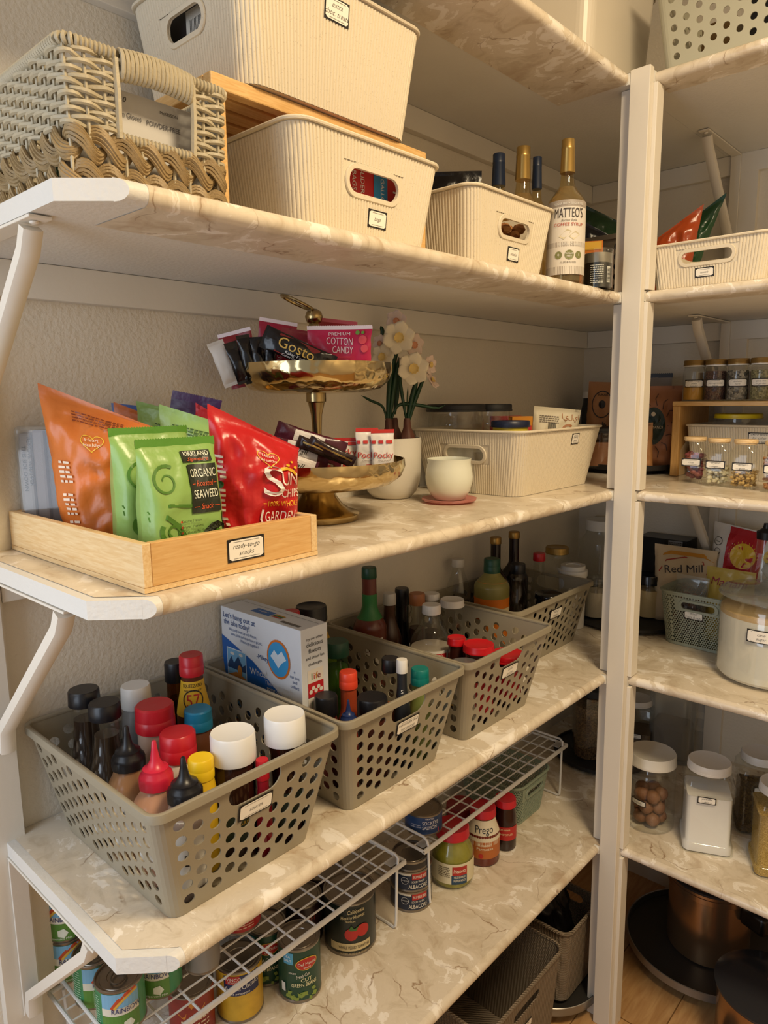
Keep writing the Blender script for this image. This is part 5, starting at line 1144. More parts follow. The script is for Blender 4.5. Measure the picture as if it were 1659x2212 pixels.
for a in ((861, 729, .036, .015, .1, .1), (828, 772, .030, .0, -.5, -.1), (892, 797, .036, .02, .2, -.05), (857, 692, .024, -.02, -.2, .3, PETP, CORP), (893, 745, .026, -.025, .5, .1, PETP, CORP), (928, 788, .022, -.01, .9, .0, PETP, COR), (932, 822, .022, -.01, 1.1, -.5, PETP, COR), (872, 790, .022, -.02, -.7, 0, PETP, COR), (822, 742, .020, -.02, -.6, 0, PETP, CORP)): flower(*a)
# ---- white glass pot on pink coaster
p = at(970, 1088, z3); tw = Vector((CAM.x-p.x, CAM.y-p.y, 0)).normalized(); c = p-tw*.030; k_ = dep((c.x, c.y, z3))/FPX
co = thing('glass_coaster', 'round pink pressed-glass coaster under the white glass cup', 'coaster', (c.x, c.y, z3)); R_ = 59*k_
MB().lathe([(0, 0), (R_*.75, 0), (R_*.97, .004), (R_, .0085), (R_*.96, .009), (R_*.76, .0045), (0, .004)], 48, fn=lambda a, z: 1+.02*math.cos(a*16)).obj('dish', glass('pink_glass', (.95, .60, .58), haze=.6, hcol=hexc('#d98f88')), co)
ht = zat(990, c.x, c.y)-z3-.0052
cu_ = thing('glass_cup', 'milky white glass cup standing on the pink coaster', 'cup', (c.x, c.y, z3+.0052)); r = 51*k_; h = ht
q = MB(); q.lathe([(0, 0), (r*.55, 0), (r*.66, .002), (r*.86, h*.2), (r*.98, h*.42), (r, h*.56), (r*.95, h*.76), (r*.90, h*.90), (r*.93, h), (r*.90, h*1.0), (r*.86, h*.90), (r*.91, h*.76), (r*.95, h*.56), (r*.8, h*.2), (0, h*.06)], 56); q.obj('cup_body', M('#dfe0cf', .22, var=.02), cu_)
# ---- baking bin
ribbed_bin('long ribbed cream bin with the baking label beside the post', (.176, -.728, z3), PI/2, .335, .26, .385, .31, .146, WHEAT, (6,), None, slot=(.052, .0145), sv=.62, tagtxt='baking\nbasic', tagv=.118, tagu=.050, tagsize=(.036, .026), r=.028)
def lidjar(px, py, hw, h, lab, lidm, bodym, x=None, liq=None, lh=.016, zb=z3+.005, gl=CLEAR, lblm=None, bw=None, name='lidded_jar', y=-.3):
    p = aty(px, py, y); h = p.z-zb; rr = pxr(hw, p.x, p.y, zb+h); br = rr*(bw or .97)
    return vessel(name, lab, 'jar', p.x, p.y, zb, 'jar', br, rr*.9, h-lh*.8, gl, ('lid', rr, lh, lidm), liq, (), ())
lidjar(985, 872, 64, .182, y=-.815, lab= 'wide clear jar with black lid, left one in the baking bin', lidm=BLKM, bodym=None, liq=(M('#b7a58a', .6), .3), lh=.018, bw=.95)
lidjar(1062, 872, 44, .184, y=-.715, lab= 'clear jar with black lid, right one in the baking bin', lidm=BLKM, bodym=None, liq=(M('#a8946f', .6), .4), lh=.018, bw=.95)
lidjar(1103, 908, 42, .158, y=-.760, lab= 'yellow jar with navy lid at the front of the baking bin', lidm=M('#1b2440', .4), bodym=None, gl=M('#d8c230', .4), lh=.015, bw=1.03)
ck = at(1009, 935, z3+.14)
carton('clear_carton', 'clear plastic box at the left end of the baking bin', 'box', (.12, -.885, z3+.005), PI/2, .05, .16, .135, HAZY)
p = aty(1125, 880, -.64); carton('yeast_box', 'small yellow orange box standing in the baking bin', 'box', (p.x, p.y, z3+.005), .9, .055, .03, .163, M('#d98f23', .5), [(ART(('r', -.024, .024, .118, .140)), RB), (ART(('t', 'OPEN HERE', 0, .149, .004)), INK)])
p = aty(1197, 885, -.60); bag('flour_packet', 'white packet with gold print and foreign lettering in the baking bin', 'packet', (p.x-.01, p.y, z3+.006), (0, .10, .75), .12, .183, .035, M('#d3c8ac', .5), [(ART(('t', 'ايليا', .035, .158, .012), swirl(.030, .125, .018, 1), ('s', [(-.03, .10), (0, .112), (.04, .100)], .006)), M('#a5652c', .5)), (ART(*[('r', -.022+i*.0026, -.0208+i*.0026, .128, .146) for i in range(8)]), INK), (ART(('l', -.045, .160, .05, 4, .002, .005)), M('#6b5b4a', .5))], seed=71, pw=5, crump=.003)
carton('red_box', 'red box at the back of the baking bin', 'box', (.10, -.625, z3+.005), .7, .08, .03, .163, RB)
# corner: turntable, tub, kraft bags
tt = thing('turntable', 'black turntable in the far corner of the third shelf', 'turntable', (.262, -.215, z3)); MB().lathe([(0, 0), (.10, 0), (.10, .010), (.13, .011), (.135, .013), (.135, .026), (.131, .026), (.129, .016), (0, .016)], 64).obj('plate', BLKM, tt)
zt = z3+.0172
st_ = vessel('storage_tub', 'clear tub with black lid on the corner turntable behind the baking bin', 'tub', .208, -.298, zt, 'jar', .055, .052, .100, CLEAR, ('lid', .057, .014, BLKM), (M('#8a5a3a', .6), .7))
KR = M('#9a6b42', .6, bump=.4, bscale=50)
bag('kraft_bag', 'kraft paper pouch with oval stamp left of the post', 'bag', (.170, -.232, zt), (0, .05, .45), .085, .240, .045, KR, [(ART(('d', .0, .175, .030, {'ry': .040, 'r0': .0275}), ('d', .0, .175, .010, {'ry': .012}), ('t', 'SUKAR', .0, .200, .007)), INK), (ART(*[('r', .005+i*.005, .008+i*.005, .100+(i*7 % 3)*.006, .125-(i*5 % 4)*.004) for i in range(5)]), INK)], seed=72)
bag('storage_bag', 'grey bag with dark folded top standing behind the kraft pouches', 'bag', (.255, -.135, zt), (0, 0, .3), .17, .262, .05, M('#8a8078', .5, bump=.3, bscale=30), seed=73, sealm=M('#1c2230', .4))
bag('coffee_bag', 'large kraft coffee bag with leaf print and green seal right of the post', 'bag', (.335, -.232, zt), (0, .0, .35), .145, .225, .06, M('#96603c', .55, bump=.5, bscale=40), [(ART(('d', .0, .115, .034, {'ry': .052})), M('#1f2f28', .5)), (ART(('t', 'MANDI', .012, .108, .008, .03), ('d', .0, .148, .006)), M('#c9b99c', .5)), (ART(*[('s', [(math.cos(a)*.04, .115+math.sin(a)*.058), (math.cos(a+.15)*.052, .115+math.sin(a+.15)*.075), (math.cos(a+.05)*.062, .115+math.sin(a+.05)*.09)], .002) for a in [k*PI/7 for k in range(14)]]), M('#3a2418', .5))], seed=74, crump=.006)
bag('kraft_bag', 'small kraft pouch right beside the post on the turntable edge', 'bag', (.338, -.300, zt), (0, -.05, .3), .055, .125, .03, M('#b07d4c', .55), [(ART(('t', 'CHAI', .005, .075, .007), ('t', 'SPICE', .005, .06, .006)), INK)], seed=75)
vessel('lidded_jar', 'white lidded jar deep in the corner behind the kraft pouch', 'jar', .09, -.10, z3, 'jar', .038, .034, .215, M('#20242a', .3), ('lid', .036, .02, WHT))
# right: riser with spice jars
rr_ = thing('spice_riser', 'bamboo riser shelf carrying the gold-capped spice jars', 'riser', (.640, -.175, z3))
MB().box(-.232, .232, -.118, .118, .188, .200).obj('top_board', BAM, rr_, smooth=False, bev=.002)
for s in (-1, 1): MB().box(s*.222-.010, s*.222+.010, -.113, .113, 0, .1878).obj('side_leg', wood('bamboo_upright', '#c99a58', '#dcb273', (30, 30, 3)), rr_, smooth=False, bev=.002)
SG = 'gold-capped spice jars on the bamboo riser'
CAPG = M('#9f8350', .34, metal=.8)
def spice(px, lab, fillm, lvl, txt, i):
    p = aty(px, 865, -.262); x, y = p.x, -.262; zb = z3+.2002; k = dep((x, y, zb))/FPX; r = 22.5*k; h = .104
    P = [(0, .001), (r*.9, 0), (r, .003), (r, h*.72), (r*.96, h*.78), (r*.86, h*.83), (r*.86, h*.9)]
    t = vessel('spice_jar', lab, 'spice jar', x, y, zb, '', r, r*.86, h*.9, CLEAR, None, (fillm, lvl), group=SG, P=P)
    MB().lathe([(0, h*.86), (r*.93, h*.86), (r*.93, h*.89), (0, h*.89)], 32).obj('seal_ring', WHT, t); add_cap(t, 'lid', r*1.0, h*.89, h*.13, CAPG)
    name_tag(t, cyl(r+.0008), txt, 0, h*.44, r*1.75, .020, .0004, .0042)
spice(1497, 'spice jar of yellow powder, leftmost on the bamboo riser', M('#b8862c', .8), .40, 'dried mango\namba\npowder', 0)
spice(1543, 'spice jar of dark pomegranate seeds, second on the bamboo riser', crumb_mat('dark_seeds', '#2a1712', '#6b4a3c', 260), .82, 'crushed\npomegranate\nseeds', 1)
spice(1591, 'spice jar of grey and white dried herb, third on the bamboo riser', crumb_mat('grey_herb', '#33302a', '#a39a88', 200), .82, 'diabetic\nherb', 2)
spice(1641, 'spice jar of green mixed herb, rightmost on the bamboo riser', crumb_mat('green_herb', '#5f5a3a', '#a39b70', 240), .82, 'spice mix\nof garden', 3)
for i, (px, fm) in enumerate(((1520, '#7a5a32'), (1567, '#4a4436'), (1616, '#6a4a2a'))):
    p = aty(px, 850, -.205); r = .0195; h = .104
    t = vessel('spice_jar', 'spice jar in the second row, behind the %s gap of the front row' % ('left', 'middle', 'right')[i], 'spice jar', p.x, -.205, z3+.2002, '', r, r*.86, h*.9, CLEAR, None, (M(fm, .8), .8), group=SG, P=[(0, .001), (r*.9, 0), (r, .003), (r, h*.72), (r*.96, h*.78), (r*.86, h*.83), (r*.86, h*.9)]); add_cap(t, 'lid', r, h*.89, h*.13, CAPG)
ribbed_bin('ribbed cream bin under the bamboo spice riser', (.640, -.175, z3), 0, .365, .19, .395, .215, .140, WHEAT, (), tagtxt='extra spices\nfor other\nspice jars', tagu=-.015, tagv=.108, tagsize=(.055, .028), r=.02)
lidjar(1596, 893, 48, .158, y=-.19, lab= 'jar with bright yellow lid in the bin under the spice riser', lidm=M('#e2c81c', .4), bodym=None, liq=(M('#3a2a1a', .6), .6), lh=.012)
JG = 'square clear jars in front of the riser'
def sqjar(px, py, hw, lab, fill, txt, rz=.15):
    p = at(px, py, z3); tw = Vector((CAM.x-p.x, CAM.y-p.y, 0)).normalized(); k = dep((p.x, p.y, z3))/FPX; r = hw*k; c = p-tw*r*.8; h = .110
    t = thing('square_jar', lab, 'jar', (c.x, c.y, z3), .1, JG)
    def sq(rr, rc, n=5):
        o = []
        for q_ in range(4):
            for i in range(n):
                a = (q_+i/(n-1))*PI/2-PI; cx = (rr-rc)*(1 if q_ in (2, 3) else -1) if False else (rr-rc)*(-1 if q_ in (0, 3) else 1); cy = (rr-rc)*(-1 if q_ in (0, 1) else 1); o.append((cx+rc*math.cos(a), cy+rc*math.sin(a)))
        return o
    def loft(levels, m, nm, sm_=True):
        q = MB(); n = 20; vs = []
        for rr, rc, z in levels: vs += [(x, y, z) for x, y in sq(rr, rc)]
        L_ = len(levels); q.add(vs, [(i*n+k, i*n+(k+1) % n, (i+1)*n+(k+1) % n, (i+1)*n+k) for i in range(L_-1) for k in range(n)]+[tuple(range(n))[::-1], tuple(range((L_-1)*n, L_*n))]); return q.obj(nm, m, t, ang=50)
    loft([(r*.93, r*.3, 0), (r, r*.3, .004), (r, r*.3, h*.72), (r*.85, r*.5, h*.84), (r*.78, r*.78, h*.90), (r*.78, r*.78, h*.95)], CLEAR, 'body')
    rn = random.Random(int(px)); q = MB(); fm, kind, top = fill
    if kind == 'core':
        pass
    nn, pr_, flat_ = {'rose': (46, .0085, .7), 'sugar': (90, .0065, .8), 'gum': (150, .0045, .8)}[kind]
    for i in range(nn): q.sphere((rn.uniform(-1, 1)*(r-pr_*1.15), rn.uniform(-1, 1)*(r-pr_*1.15), pr_+.001+rn.random()*(h*top-pr_)), pr_*rn.uniform(.8, 1.1), 6 if kind == 'sugar' else 8, flat_, nz=.25)
    q.obj('contents', fm, t, smooth=kind != 'sugar')['kind'] = 'stuff'
    MB().lathe([(0, h*.93), (r*.80, h*.93), (r*.80, h*.955), (r*.88, h*.96), (r*.88, h*1.02), (r*.86, h*1.03), (0, h*1.03)], 36).obj('lid', BAML, t)
    name_tag(t, front(-r-.0006), txt, 0, h*.47, r*1.5, .019, .0004, .005)
sqjar(1497, 1043, 26, 'square jar of dried red rose buds in front of the riser', (crumb_mat('rose_buds', '#6b2030', '#a8624e', 60), 'rose', .66), 'rose')
sqjar(1548, 1050, 26, 'square jar of pale crystal sugar lumps in front of the riser', (M('#d8cfae', .3), 'sugar', .40), 'crystal\nsugar')
sqjar(1605, 1056, 27, 'square jar of yellow gum pieces in front of the riser', (M('#c9a763', .5, var=.2, vscale=80), 'gum', .33), 'bitter\ngum')
sqjar(1672, 1064, 27, 'square jar cut by the photo right edge, with brown contents', (M('#9c6b3c', .6, var=.2), 'gum', .75), 'spice')
# ---------------------------------------------------------------- fourth shelf, corner and right run
def stand(px, py, hw, shelf, zoff=.0016, rfac=1):
    """centre and radius of a round thing whose near bottom edge shows at (px, py)"""
    zb = Z[shelf]+zoff if shelf else zoff; p = at(px, py, zb); r = .03
    for _ in range(4):
        tw = Vector((CAM.x-p.x, CAM.y-p.y, 0)).normalized(); c = p-tw*r*rfac; r = hw*dep((c.x, c.y, zb))/FPX
    return c, r, zb
def rjar(px, py, hw, ptop, shelf, name, label, cat, kind, m, cap=None, liquid=None, rn=None, bands_=(), marks=(), group=None, capst='lid', zoff=.0016, **k):
    """cap = (half width px, height px, material)"""
    c, r, zb = stand(px, py, hw, shelf, zoff); h = zat(ptop, c.x, c.y)-zb; s = dep((c.x, c.y, zb+h))/FPX
    if shelf == 5 and c.x < .3: h = min(h, .138)
    if cap: ch = cap[1]*s; cr = cap[0]*s; return vessel(name, label, cat, c.x, c.y, zb, kind, r, (rn or cr*.93), h-ch*.75, m, (capst, cr, ch, cap[2]), liquid, bands_, marks, group, **k)
    return vessel(name, label, cat, c.x, c.y, zb, kind, r, rn or r*.9, h, m, None, liquid, bands_, marks, group, **k)
t4 = thing('turntable', 'dark turntable in the corner of the fourth shelf under the jars', 'turntable', (.275, -.205, z4)); MB().lathe([(0, 0), (.14, 0), (.14, .006), (.160, .007), (.164, .009), (.164, .018), (.160, .018), (.158, .012), (0, .012)], 64).obj('plate', BLKM, t4)
ztt = z4+.0125-Z[4]
rjar(1399, 1338, 29, 1240, 4, 'flour_jar', 'round jar of cream flour with black lid right of the post', 'jar', 'jar', CLEAR, (28, 20, M('#161414', .2)), (M('#cdb07a', .8), .78), zoff=ztt)
rjar(1286, 1338, 28, 1245, 4, 'flour_jar', 'round jar of pale flour with clear wire lid left of the post', 'jar', 'jar', CLEAR, (26, 12, CLEAR), (M('#cfc4ae', .8), .72), zoff=ztt)
def free(px, py, hw, h, y, zb, name, label, kind, m, cap, liquid=None, cat='jar', **k):
    p = aty(px, py, y); r = pxr(hw, p.x, y, p.z); h = p.z-zb; s = dep(p)/FPX
    return vessel(name, label, cat, p.x, y, zb, kind, r, cap[0]*s*.93, h-cap[1]*s*.75, m, ('lid', cap[0]*s, cap[1]*s, cap[2]), liquid, (), (), **k)
free(1300, 1122, 44, 0, -.085, z4, 'tall_jar', 'tall clear jar with white lid in the far corner behind the post', 'jar', HAZY, (33, 22, WHT), (M('#6a5a44', .8), .25))
free(1204, 1181, 38, 0, -.355, ztt+Z[4], 'lidded_jar', 'clear jar with gold metal lid behind the fourth bin', 'jar', CLEAR, (25, 14, GOLD), (M('#5a4a34', .6), .3))
free(1238, 1222, 31, 0, -.34, ztt+Z[4], 'white_tub', 'white lidded tub behind the right end of the fourth bin', 'jar', WHT, (31, 20, WHT), None, cat='tub') if False else None
c_ = aty(1238, 1220, -.375); rr0 = pxr(31, c_.x, -.375, c_.z); tb_ = thing('white_tub', 'white tub with stepped lid behind the right end of the fourth bin', 'tub', (c_.x, -.375, z4)); hh_ = c_.z-z4
MB().lathe([(0, 0), (rr0*.85, 0), (rr0*.95, hh_-.03), (0, hh_-.03)], 40).obj('body', WHT, tb_); MB().lathe([(0, hh_-.03), (rr0, hh_-.03), (rr0, hh_-.014), (rr0*.85, hh_-.012), (rr0*.84, hh_), (rr0*.5, hh_), (rr0*.48, hh_-.003), (0, hh_-.003)], 40).obj('lid', WHT, tb_)
# dark box, mill bag
bx = aty(1400, 1160, -.07); carton('dark_box', 'black box with grey label against the back wall right of the post', 'box', (.325, -.055, z4), 0, .15, .085, bx.z-z4+.006, M('#141416', .3), [(ART(('r', .020, .062, .205, .235)), M('#8b8f98', .5)), (ART(('l', .023, .228, .036, 4, .002, .005)), INK)])
bag('flour_bag', 'cream paper flour bag with red lettering behind the black-lidded jar', 'bag', (.415, -.150, z4), (0, .0, .25), .17, .236, .075, M('#cbb592', .6, bump=.4, bscale=40), [
    (ART(('t', 'Red Mill', .000, .165, .022, .105, {'rot': .12})), M('#2a2228', .5)), (ART(('t', 'Masa Harina', .0, .118, .009, .07), ('t', 'GOLDEN', .0, .085, .017, .09), ('d', .055, .142, .008), ('s', [(-.07, .16), (-.05, .195), (0, .208), (.05, .20), (.065, .16)], .003)), M('#a3352c', .5)), (ART(('p', [(-.08, .20), (-.04, .222), (.05, .222), (.08, .20), (.05, .212), (-.04, .212)])), M('#c98a2c', .5))], seed=81, pw=6, crump=.004, slant=.04)
# lattice basket with dried fruit bags
bc = at(1432, 1392, Z[4]); hb4 = zat(1258, .43, -.345)-z4
lattice_basket('sage green lattice basket labelled fruits and nuts on the fourth shelf', (.530, -.272, z4), -.06, .195, .135, .225, .165, .150, SAGEP, slotw=.045, tagtxt='dried\nfruits & nuts', tagu=-.012, tagv=.092, sv=.80)
bag('sugar_bag', 'red and white sugar bag marked 2lb behind the lattice basket', 'bag', (.555, -.085, z4), (0, .05, -.05), .205, .300, .075, M('#ddd6cc', .45, bump=.4, bscale=30), [
    (ART(('r', -.055, .045, .15, .296)), foil('#b3202a', .3)), (ART(('d', -.005, .222, .036)), M('#dcb02c', .4)), (ART(('d', .072, .235, .023)), M('#e0bd3c', .4)), (ART(('t', '2lb', .072, .229, .018)), M('#9a1f28', .5)), (ART(('d', -.080, .25, .012, {'r0': .0105}), ('d', -.078, .222, .009, {'r0': .0078}), ('t', 'raw', -.08, .247, .006)), INK),
    (ART(*[('r', -.007+.040*math.cos(a)-.0007+.002, -.007+.040*math.cos(a)+.0007+.002, .222+.040*math.sin(a)-.002, .222+.040*math.sin(a)+.002) for a in [PI*k/12 for k in range(13)]]), M('#e0bd3c', .4))], seed=82, pw=7, crump=.004, slant=.05)
bag('dried_fruit_bag', 'yellow topped family size bag of dried fruit in the lattice basket', 'bag', (.570, -.250, z4+.004), (0, .0, -.02), .125, .205, .05, foil('#b59a45', .3), [(ART(('t', 'Mariani', .0, .160, .020, .095, {'shear': .2})), M('#8d2434', .45)), (ART(('t', 'FAMILY', .0, .145, .008), ('t', 'SIZE', .0, .132, .007)), M('#7a5c22', .5))], seed=83, crump=.004)
ob = bag('nut_bag', 'clear crinkled bag of dark dried fruit at the left in the lattice basket', 'bag', (.475, -.280, z4+.004), (0, .05, .1), .085, .178, .06, HAZY, [], seed=84, crump=.008)
q = MB(); rn = random.Random(9)
for i in range(60): q.sphere((rn.uniform(-.03, .03), rn.uniform(-.016, .016), .015+rn.uniform(0, .105)), rn.uniform(.008, .011), 8, .8, nz=.2)
q.obj('nuts', crumb_mat('dark_fruit', '#3a2418', '#7a5236', 60), ob)['kind'] = 'stuff'
# sugar jar
c, r, zb = stand(1655, 1499, 104, 4); h = zat(1290, c.x, c.y)-zb
sj = thing('sugar_jar', 'large glass jar of cane sugar at the right edge of the fourth shelf', 'jar', (c.x, c.y, zb), facing(c.x, c.y))
MB().lathe_open([(r*.9, 0), (r, .008), (r, h*.86), (r*.96, h*.93), (r*.90, h), (r*.87, h), (r*.93, h*.92), (r*.97, h*.85), (r*.97, .010)], 72).obj('jar_body', CLEAR, sj)
MB().lathe([(0, .006), (r*.90, .006), (r*.965, .014), (r*.965, h*.80), (0, h*.82)], 72).obj('sugar', M('#e2dacb', .75, bump=.1, bscale=300), sj)
MB().lathe([(0, h*.80+.004), (r*.966, h*.80), (r*.966, h*.855), (0, h*.87)], 72).obj('sugar', M('#cfae80', .8, bump=.2, bscale=300), sj, label='tan upper layer of sugar')
MB().lathe([(0, h+.001), (r*.95, h+.001), (r*1.02, h+.006), (r*.99, h+.014), (r*.7, h+.020), (r*.30, h+.026), (r*.22, h+.034), (r*.16, h+.045), (r*.26, h+.062), (r*.2, h+.078), (0, h+.082)], 64).obj('glass_lid', glass('lid_glass', (.80, .84, .84), haze=.12), sj)
name_tag(sj, cyl(r+.0008), 'cane\nsugar', -.018, h*.66, .062, .030, .0006, .0065)
tb2 = aty(1646, 1145, -.22); v_ = thing('oil_bottle', 'tall clear bottle with black pourer behind the sugar jar', 'bottle', (tb2.x+.012, -.22, z4)); hh_ = tb2.z-z4
MB().lathe([(0, 0), (.030, 0), (.032, .004), (.032, hh_*.72), (.024, hh_*.80), (.021, hh_*.93), (0, hh_*.93)], 32).obj('body', CLEAR, v_); MB().lathe([(0, hh_*.93), (.023, hh_*.93), (.024, hh_*.99), (.010, hh_*1.02), (.008, hh_*1.06), (0, hh_*1.06)], 32).obj('pourer', BLK, v_)
# ---------------------------------------------------------------- fifth shelf, left run: wire racks
WIRE = M('#e0deda', .35)
def rack(label, x0, x1, y0, y1, h):
    t = thing('wire_rack', label, 'rack', ((x0+x1)/2, (y0+y1)/2, z5)); X, Y = (x1-x0)/2, (y1-y0)/2; r = .0026
    fr = MB(); fr.tube([(X, -Y, h), (X, Y, h)], .0034, 8); fr.tube([(-X, -Y, h), (-X, Y, h)], .0034, 8); fr.tube([(-X, -Y, h), (X, -Y, h)], .0034, 8); fr.tube([(-X, Y, h), (X, Y, h)], .0034, 8)
    fr.box(X-.0035, X+.0035, -Y, Y, h-.006, h+.001); fr.obj('frame', WIRE, t)
    lw = MB(); n = int(round(2*X/.0265))
    for k in range(1, n): lw.tube([(-X+2*X*k/n, -Y, h+.001), (-X+2*X*k/n, Y, h+.001)], .0019, 6)
    lw.obj('long_wires', WIRE, t)
    cw = MB(); n = int(round(2*Y/.052))
    for k in range(1, n): cw.tube([(-X, -Y+2*Y*k/n, h-.0028), (X, -Y+2*Y*k/n, h-.0028)], .0022, 6)
    cw.obj('cross_wires', WIRE, t)
    for s in (-1, 1):
        y = s*(Y-.022); lg = MB(); P = [(-X, y, h+.004), (-X, y+s*.004, h+.016), (-X+.006, y+s*.004, h+.020), (X-.012, y+s*.004, h+.020), (X-.004, y+s*.004, h+.014), (X-.002, y+s*.0, h-.006)]
        lg.tube(P, .0030, 8); lg.obj('end_loop', WIRE, t)
        lg = MB(); lg.tube([(X-.004, y, h-.004), (X-.004, y-s*.004, .02), (X-.004, y-s*.006, .008), (X-.009, y-s*.006, .0032), (-X+.009, y-s*.006, .0032), (-X+.004, y-s*.006, .008), (-X+.004, y-s*.004, .02), (-X+.004, y, h-.004)], .0030, 8); lg.obj('leg', WIRE, t)
        cl = MB(); cl.box(X-.026, X-.006, y-.016, y+.016, h+.002, h+.0042); cl.obj('clip', glass('clip_plastic', (.9, .9, .9), haze=.35), t, smooth=False)
rack('white wire rack at the left end of the lowest shelf carrying the milk cans', .006, .228, -1.845, -1.190, .148)
rack('white wire rack to the right carrying the salmon can', .016, .238, -1.140, -.498, .148)
TIN = M('#8d8478', .3, metal=.85); TIND = mat('dark_can_top', hexc('#6e665c'), .35, metal=.8)
def can(px, py, hw, h, zb, label, wrap, arts=(), group=None, lab_off=0, x=None, xy=None, bandz=(.05, .95)):
    if xy: cx, cy, r = xy
    else:
        p = at(px, py, zb); r = .035
        for _ in range(4):
            tw = Vector((CAM.x-p.x, CAM.y-p.y, 0)).normalized(); c = p-tw*r; r = hw*dep((c.x, c.y, zb))/FPX
        cx, cy = c.x, c.y
    t = thing('food_can', label, 'can', (cx, cy, zb), facing(cx, cy)+lab_off, group)
    q = MB(); q.lathe([(0, .002), (r*.93, .002), (r*.95, 0), (r, .0012), (r, .0035), (r*.975, .006), (r*.975, h-.006), (r, h-.0035), (r, h-.001), (r*.96, h), (r*.93, h-.001), (r*.92, h-.004), (r*.80, h-.004), (r*.78, h-.0032), (r*.5, h-.0032), (r*.48, h-.0045), (0, h-.0045)], 56); q.obj('tin', TIN, t, ang=35)
    q = MB(); q.lathe([(r*.980, h*bandz[0]), (r*.982, h*bandz[0]+.0005), (r*.982, h*bandz[1]), (r*.980, h*bandz[1])], 56); q.f = q.f[:-2]; q.obj('paper_label', wrap, t)
    s = cyl(r*.983)
    for i, a in enumerate(arts): mb = MB(); a[0](mb, lambda u, v, d=0, i=i: s(u, v, d+.0002*i)); mb.obj('print', a[1], t, smooth=False)
    return t, r
def ring_pull(t, r, h):
    q = MB(); q.tube([(r*.05+r*.30*math.cos(a), r*.40*math.sin(a)*1.0-.2*r, h+.0005) for a in [2*PI*k/20 for k in range(20)]], .0013, 6, closed=True); q.box(-.003, .006, -.006+.2*r, .004+.2*r, h-.003, h+.001); q.obj('ring_pull', TIND, t)
zr1 = z5+.1515; MILK = 'milk cans on the left wire rack'
def milk(px, py, hw, h, zb, label, off=0, xy=None):
    t, r = can(px, py, hw, h, zb, label, M('#3f8f5c', .35), [
        (ART(('r', -.018, .040, h*.50, h*.93)), M('#7fb6d8', .4)), (ART(('r', -.018, .040, h*.46, h*.62)), M('#e6e0cc', .4)), (ART(('r', -.018, .040, h*.06, h*.46)), M('#5d8c3a', .4)),
        (ART(('s', [(-.002, h*.62), (.008, h*.78), (.022, h*.90), (.036, h*.93)], .006)), M('#c9502c', .4)), (ART(('s', [(.002, h*.62), (.012, h*.75), (.026, h*.86), (.038, h*.90)], .004)), M('#e0b34a', .4)),
        (ART(('t', 'RAINBOW', .020, h*.52, h*.105, .044)), M('#1c2b6b', .45)), (ART(('d', .022, h*.24, .006, {'n': 9}), ('d', .022, h*.24, .009, {'n': 5})), M('#e9ecd9', .4)), (ART(('t', 'Evaporated Milk', .018, h*.10, h*.05)), M('#dfe6d4', .4)),
        (ART(('l', -.046, h*.85, .024, 12, .0011, h*.055)), M('#b9d8bc', .5))], MILK, off, xy=xy)
    ring_pull(t, r, h); return t
LO = -.35
milk(268, 2238, 51, .080, zr1, 'green and blue milk can nearest the shelf corner, ring pull up', LO)
milk(216, 2180, 47, .080, zr1, 'milk can just behind the nearest one on the left rack', -.15)
milk(157, 2124, 42, .078, zr1, 'lower milk can of the stack beside the wall bracket', -.45)
p = at(157, 2124, zr1); tw = Vector((CAM.x-p.x, CAM.y-p.y, 0)).normalized(); c = p-tw*.034
milk(0, 0, 0, .078, zr1+.0785, 'upper milk can of the stack beside the wall bracket', -.9, xy=(c.x, c.y, .034))
milk(350, 2160, 46, .080, zr1, 'dark milk can under the shelf corner, its splash mark facing out', -.75)
can(518, 2022, 48, .045, zr1, 'short red can on the left rack under the shelf edge', M('#a8201f', .4), [(ART(('t', 'NUTELLA', 0, .02, .004)) if False else ART(('l', -.02, .022, .04, 3, .002, .005)), M('#e0b090', .4)), (ART(('d', .0, .034, .012), ('d', .02, .032, .009)), M('#c9682c', .4))], lab_off=.2)
can(440, 2108, 38, .05, zr1, 'pale lidded can on the left rack beside the shelf corner', M('#8a8278', .4))
# under the racks
GBG = M('#16402c', .4)
def beans(px, py, hw, h, label, off=0):
    return can(px, py, hw, h, z5, label, GBG, [
        (ART(('r', -.034, -.014, h*.72, h*.93)), M('#4f9fc4', .4)), (ART(('t', 'SEA', -.025, h*.84, .005), ('t', 'SALT', -.025, h*.77, .005)), M('#dfe8ea', .4)),
        (ART(('d', .012, h*.72, .022, {'ry': .013})), M('#d9b23c', .4)), (ART(('d', .012, h*.72, .0205, {'ry': .0115})), M('#b3241f', .4)), (ART(('t', 'Del Monte', .012, h*.70, .0068, .034), ('t', 'Quality', .012, h*.645, .0035), ('t', 'MADE', -.016, h*.555, .0035), ('t', 'Fresh Cut', .004, h*.49, .007, .026, {'rot': .2, 'shear': .3})), M('#eae2d2', .4)),
        (ART(('t', 'CUT', .010, h*.405, .0075), ('t', 'GREEN BEANS', .006, h*.315, .0078, .048)), M('#e0d8a8', .4)),
        (ART(('s', [(-.026, h*.20), (0, h*.14), (.028, h*.22)], .008), ('s', [(-.02, h*.10), (.005, h*.18), (.03, h*.10)], .008), ('s', [(-.03, h*.14), (-.01, h*.09), (.02, h*.06)], .007)), M('#7d8f3c', .4)), (ART(('r', -.040, -.031, h*.20, h*.36)), M('#d9d6cc', .4))], None, off)
beans(650, 2168, 46, .113, 'can of cut green beans standing out in front of the left rack', .05)
beans(580, 2132, 42, .113, 'can of cut green beans half hidden behind the front one', -.25)
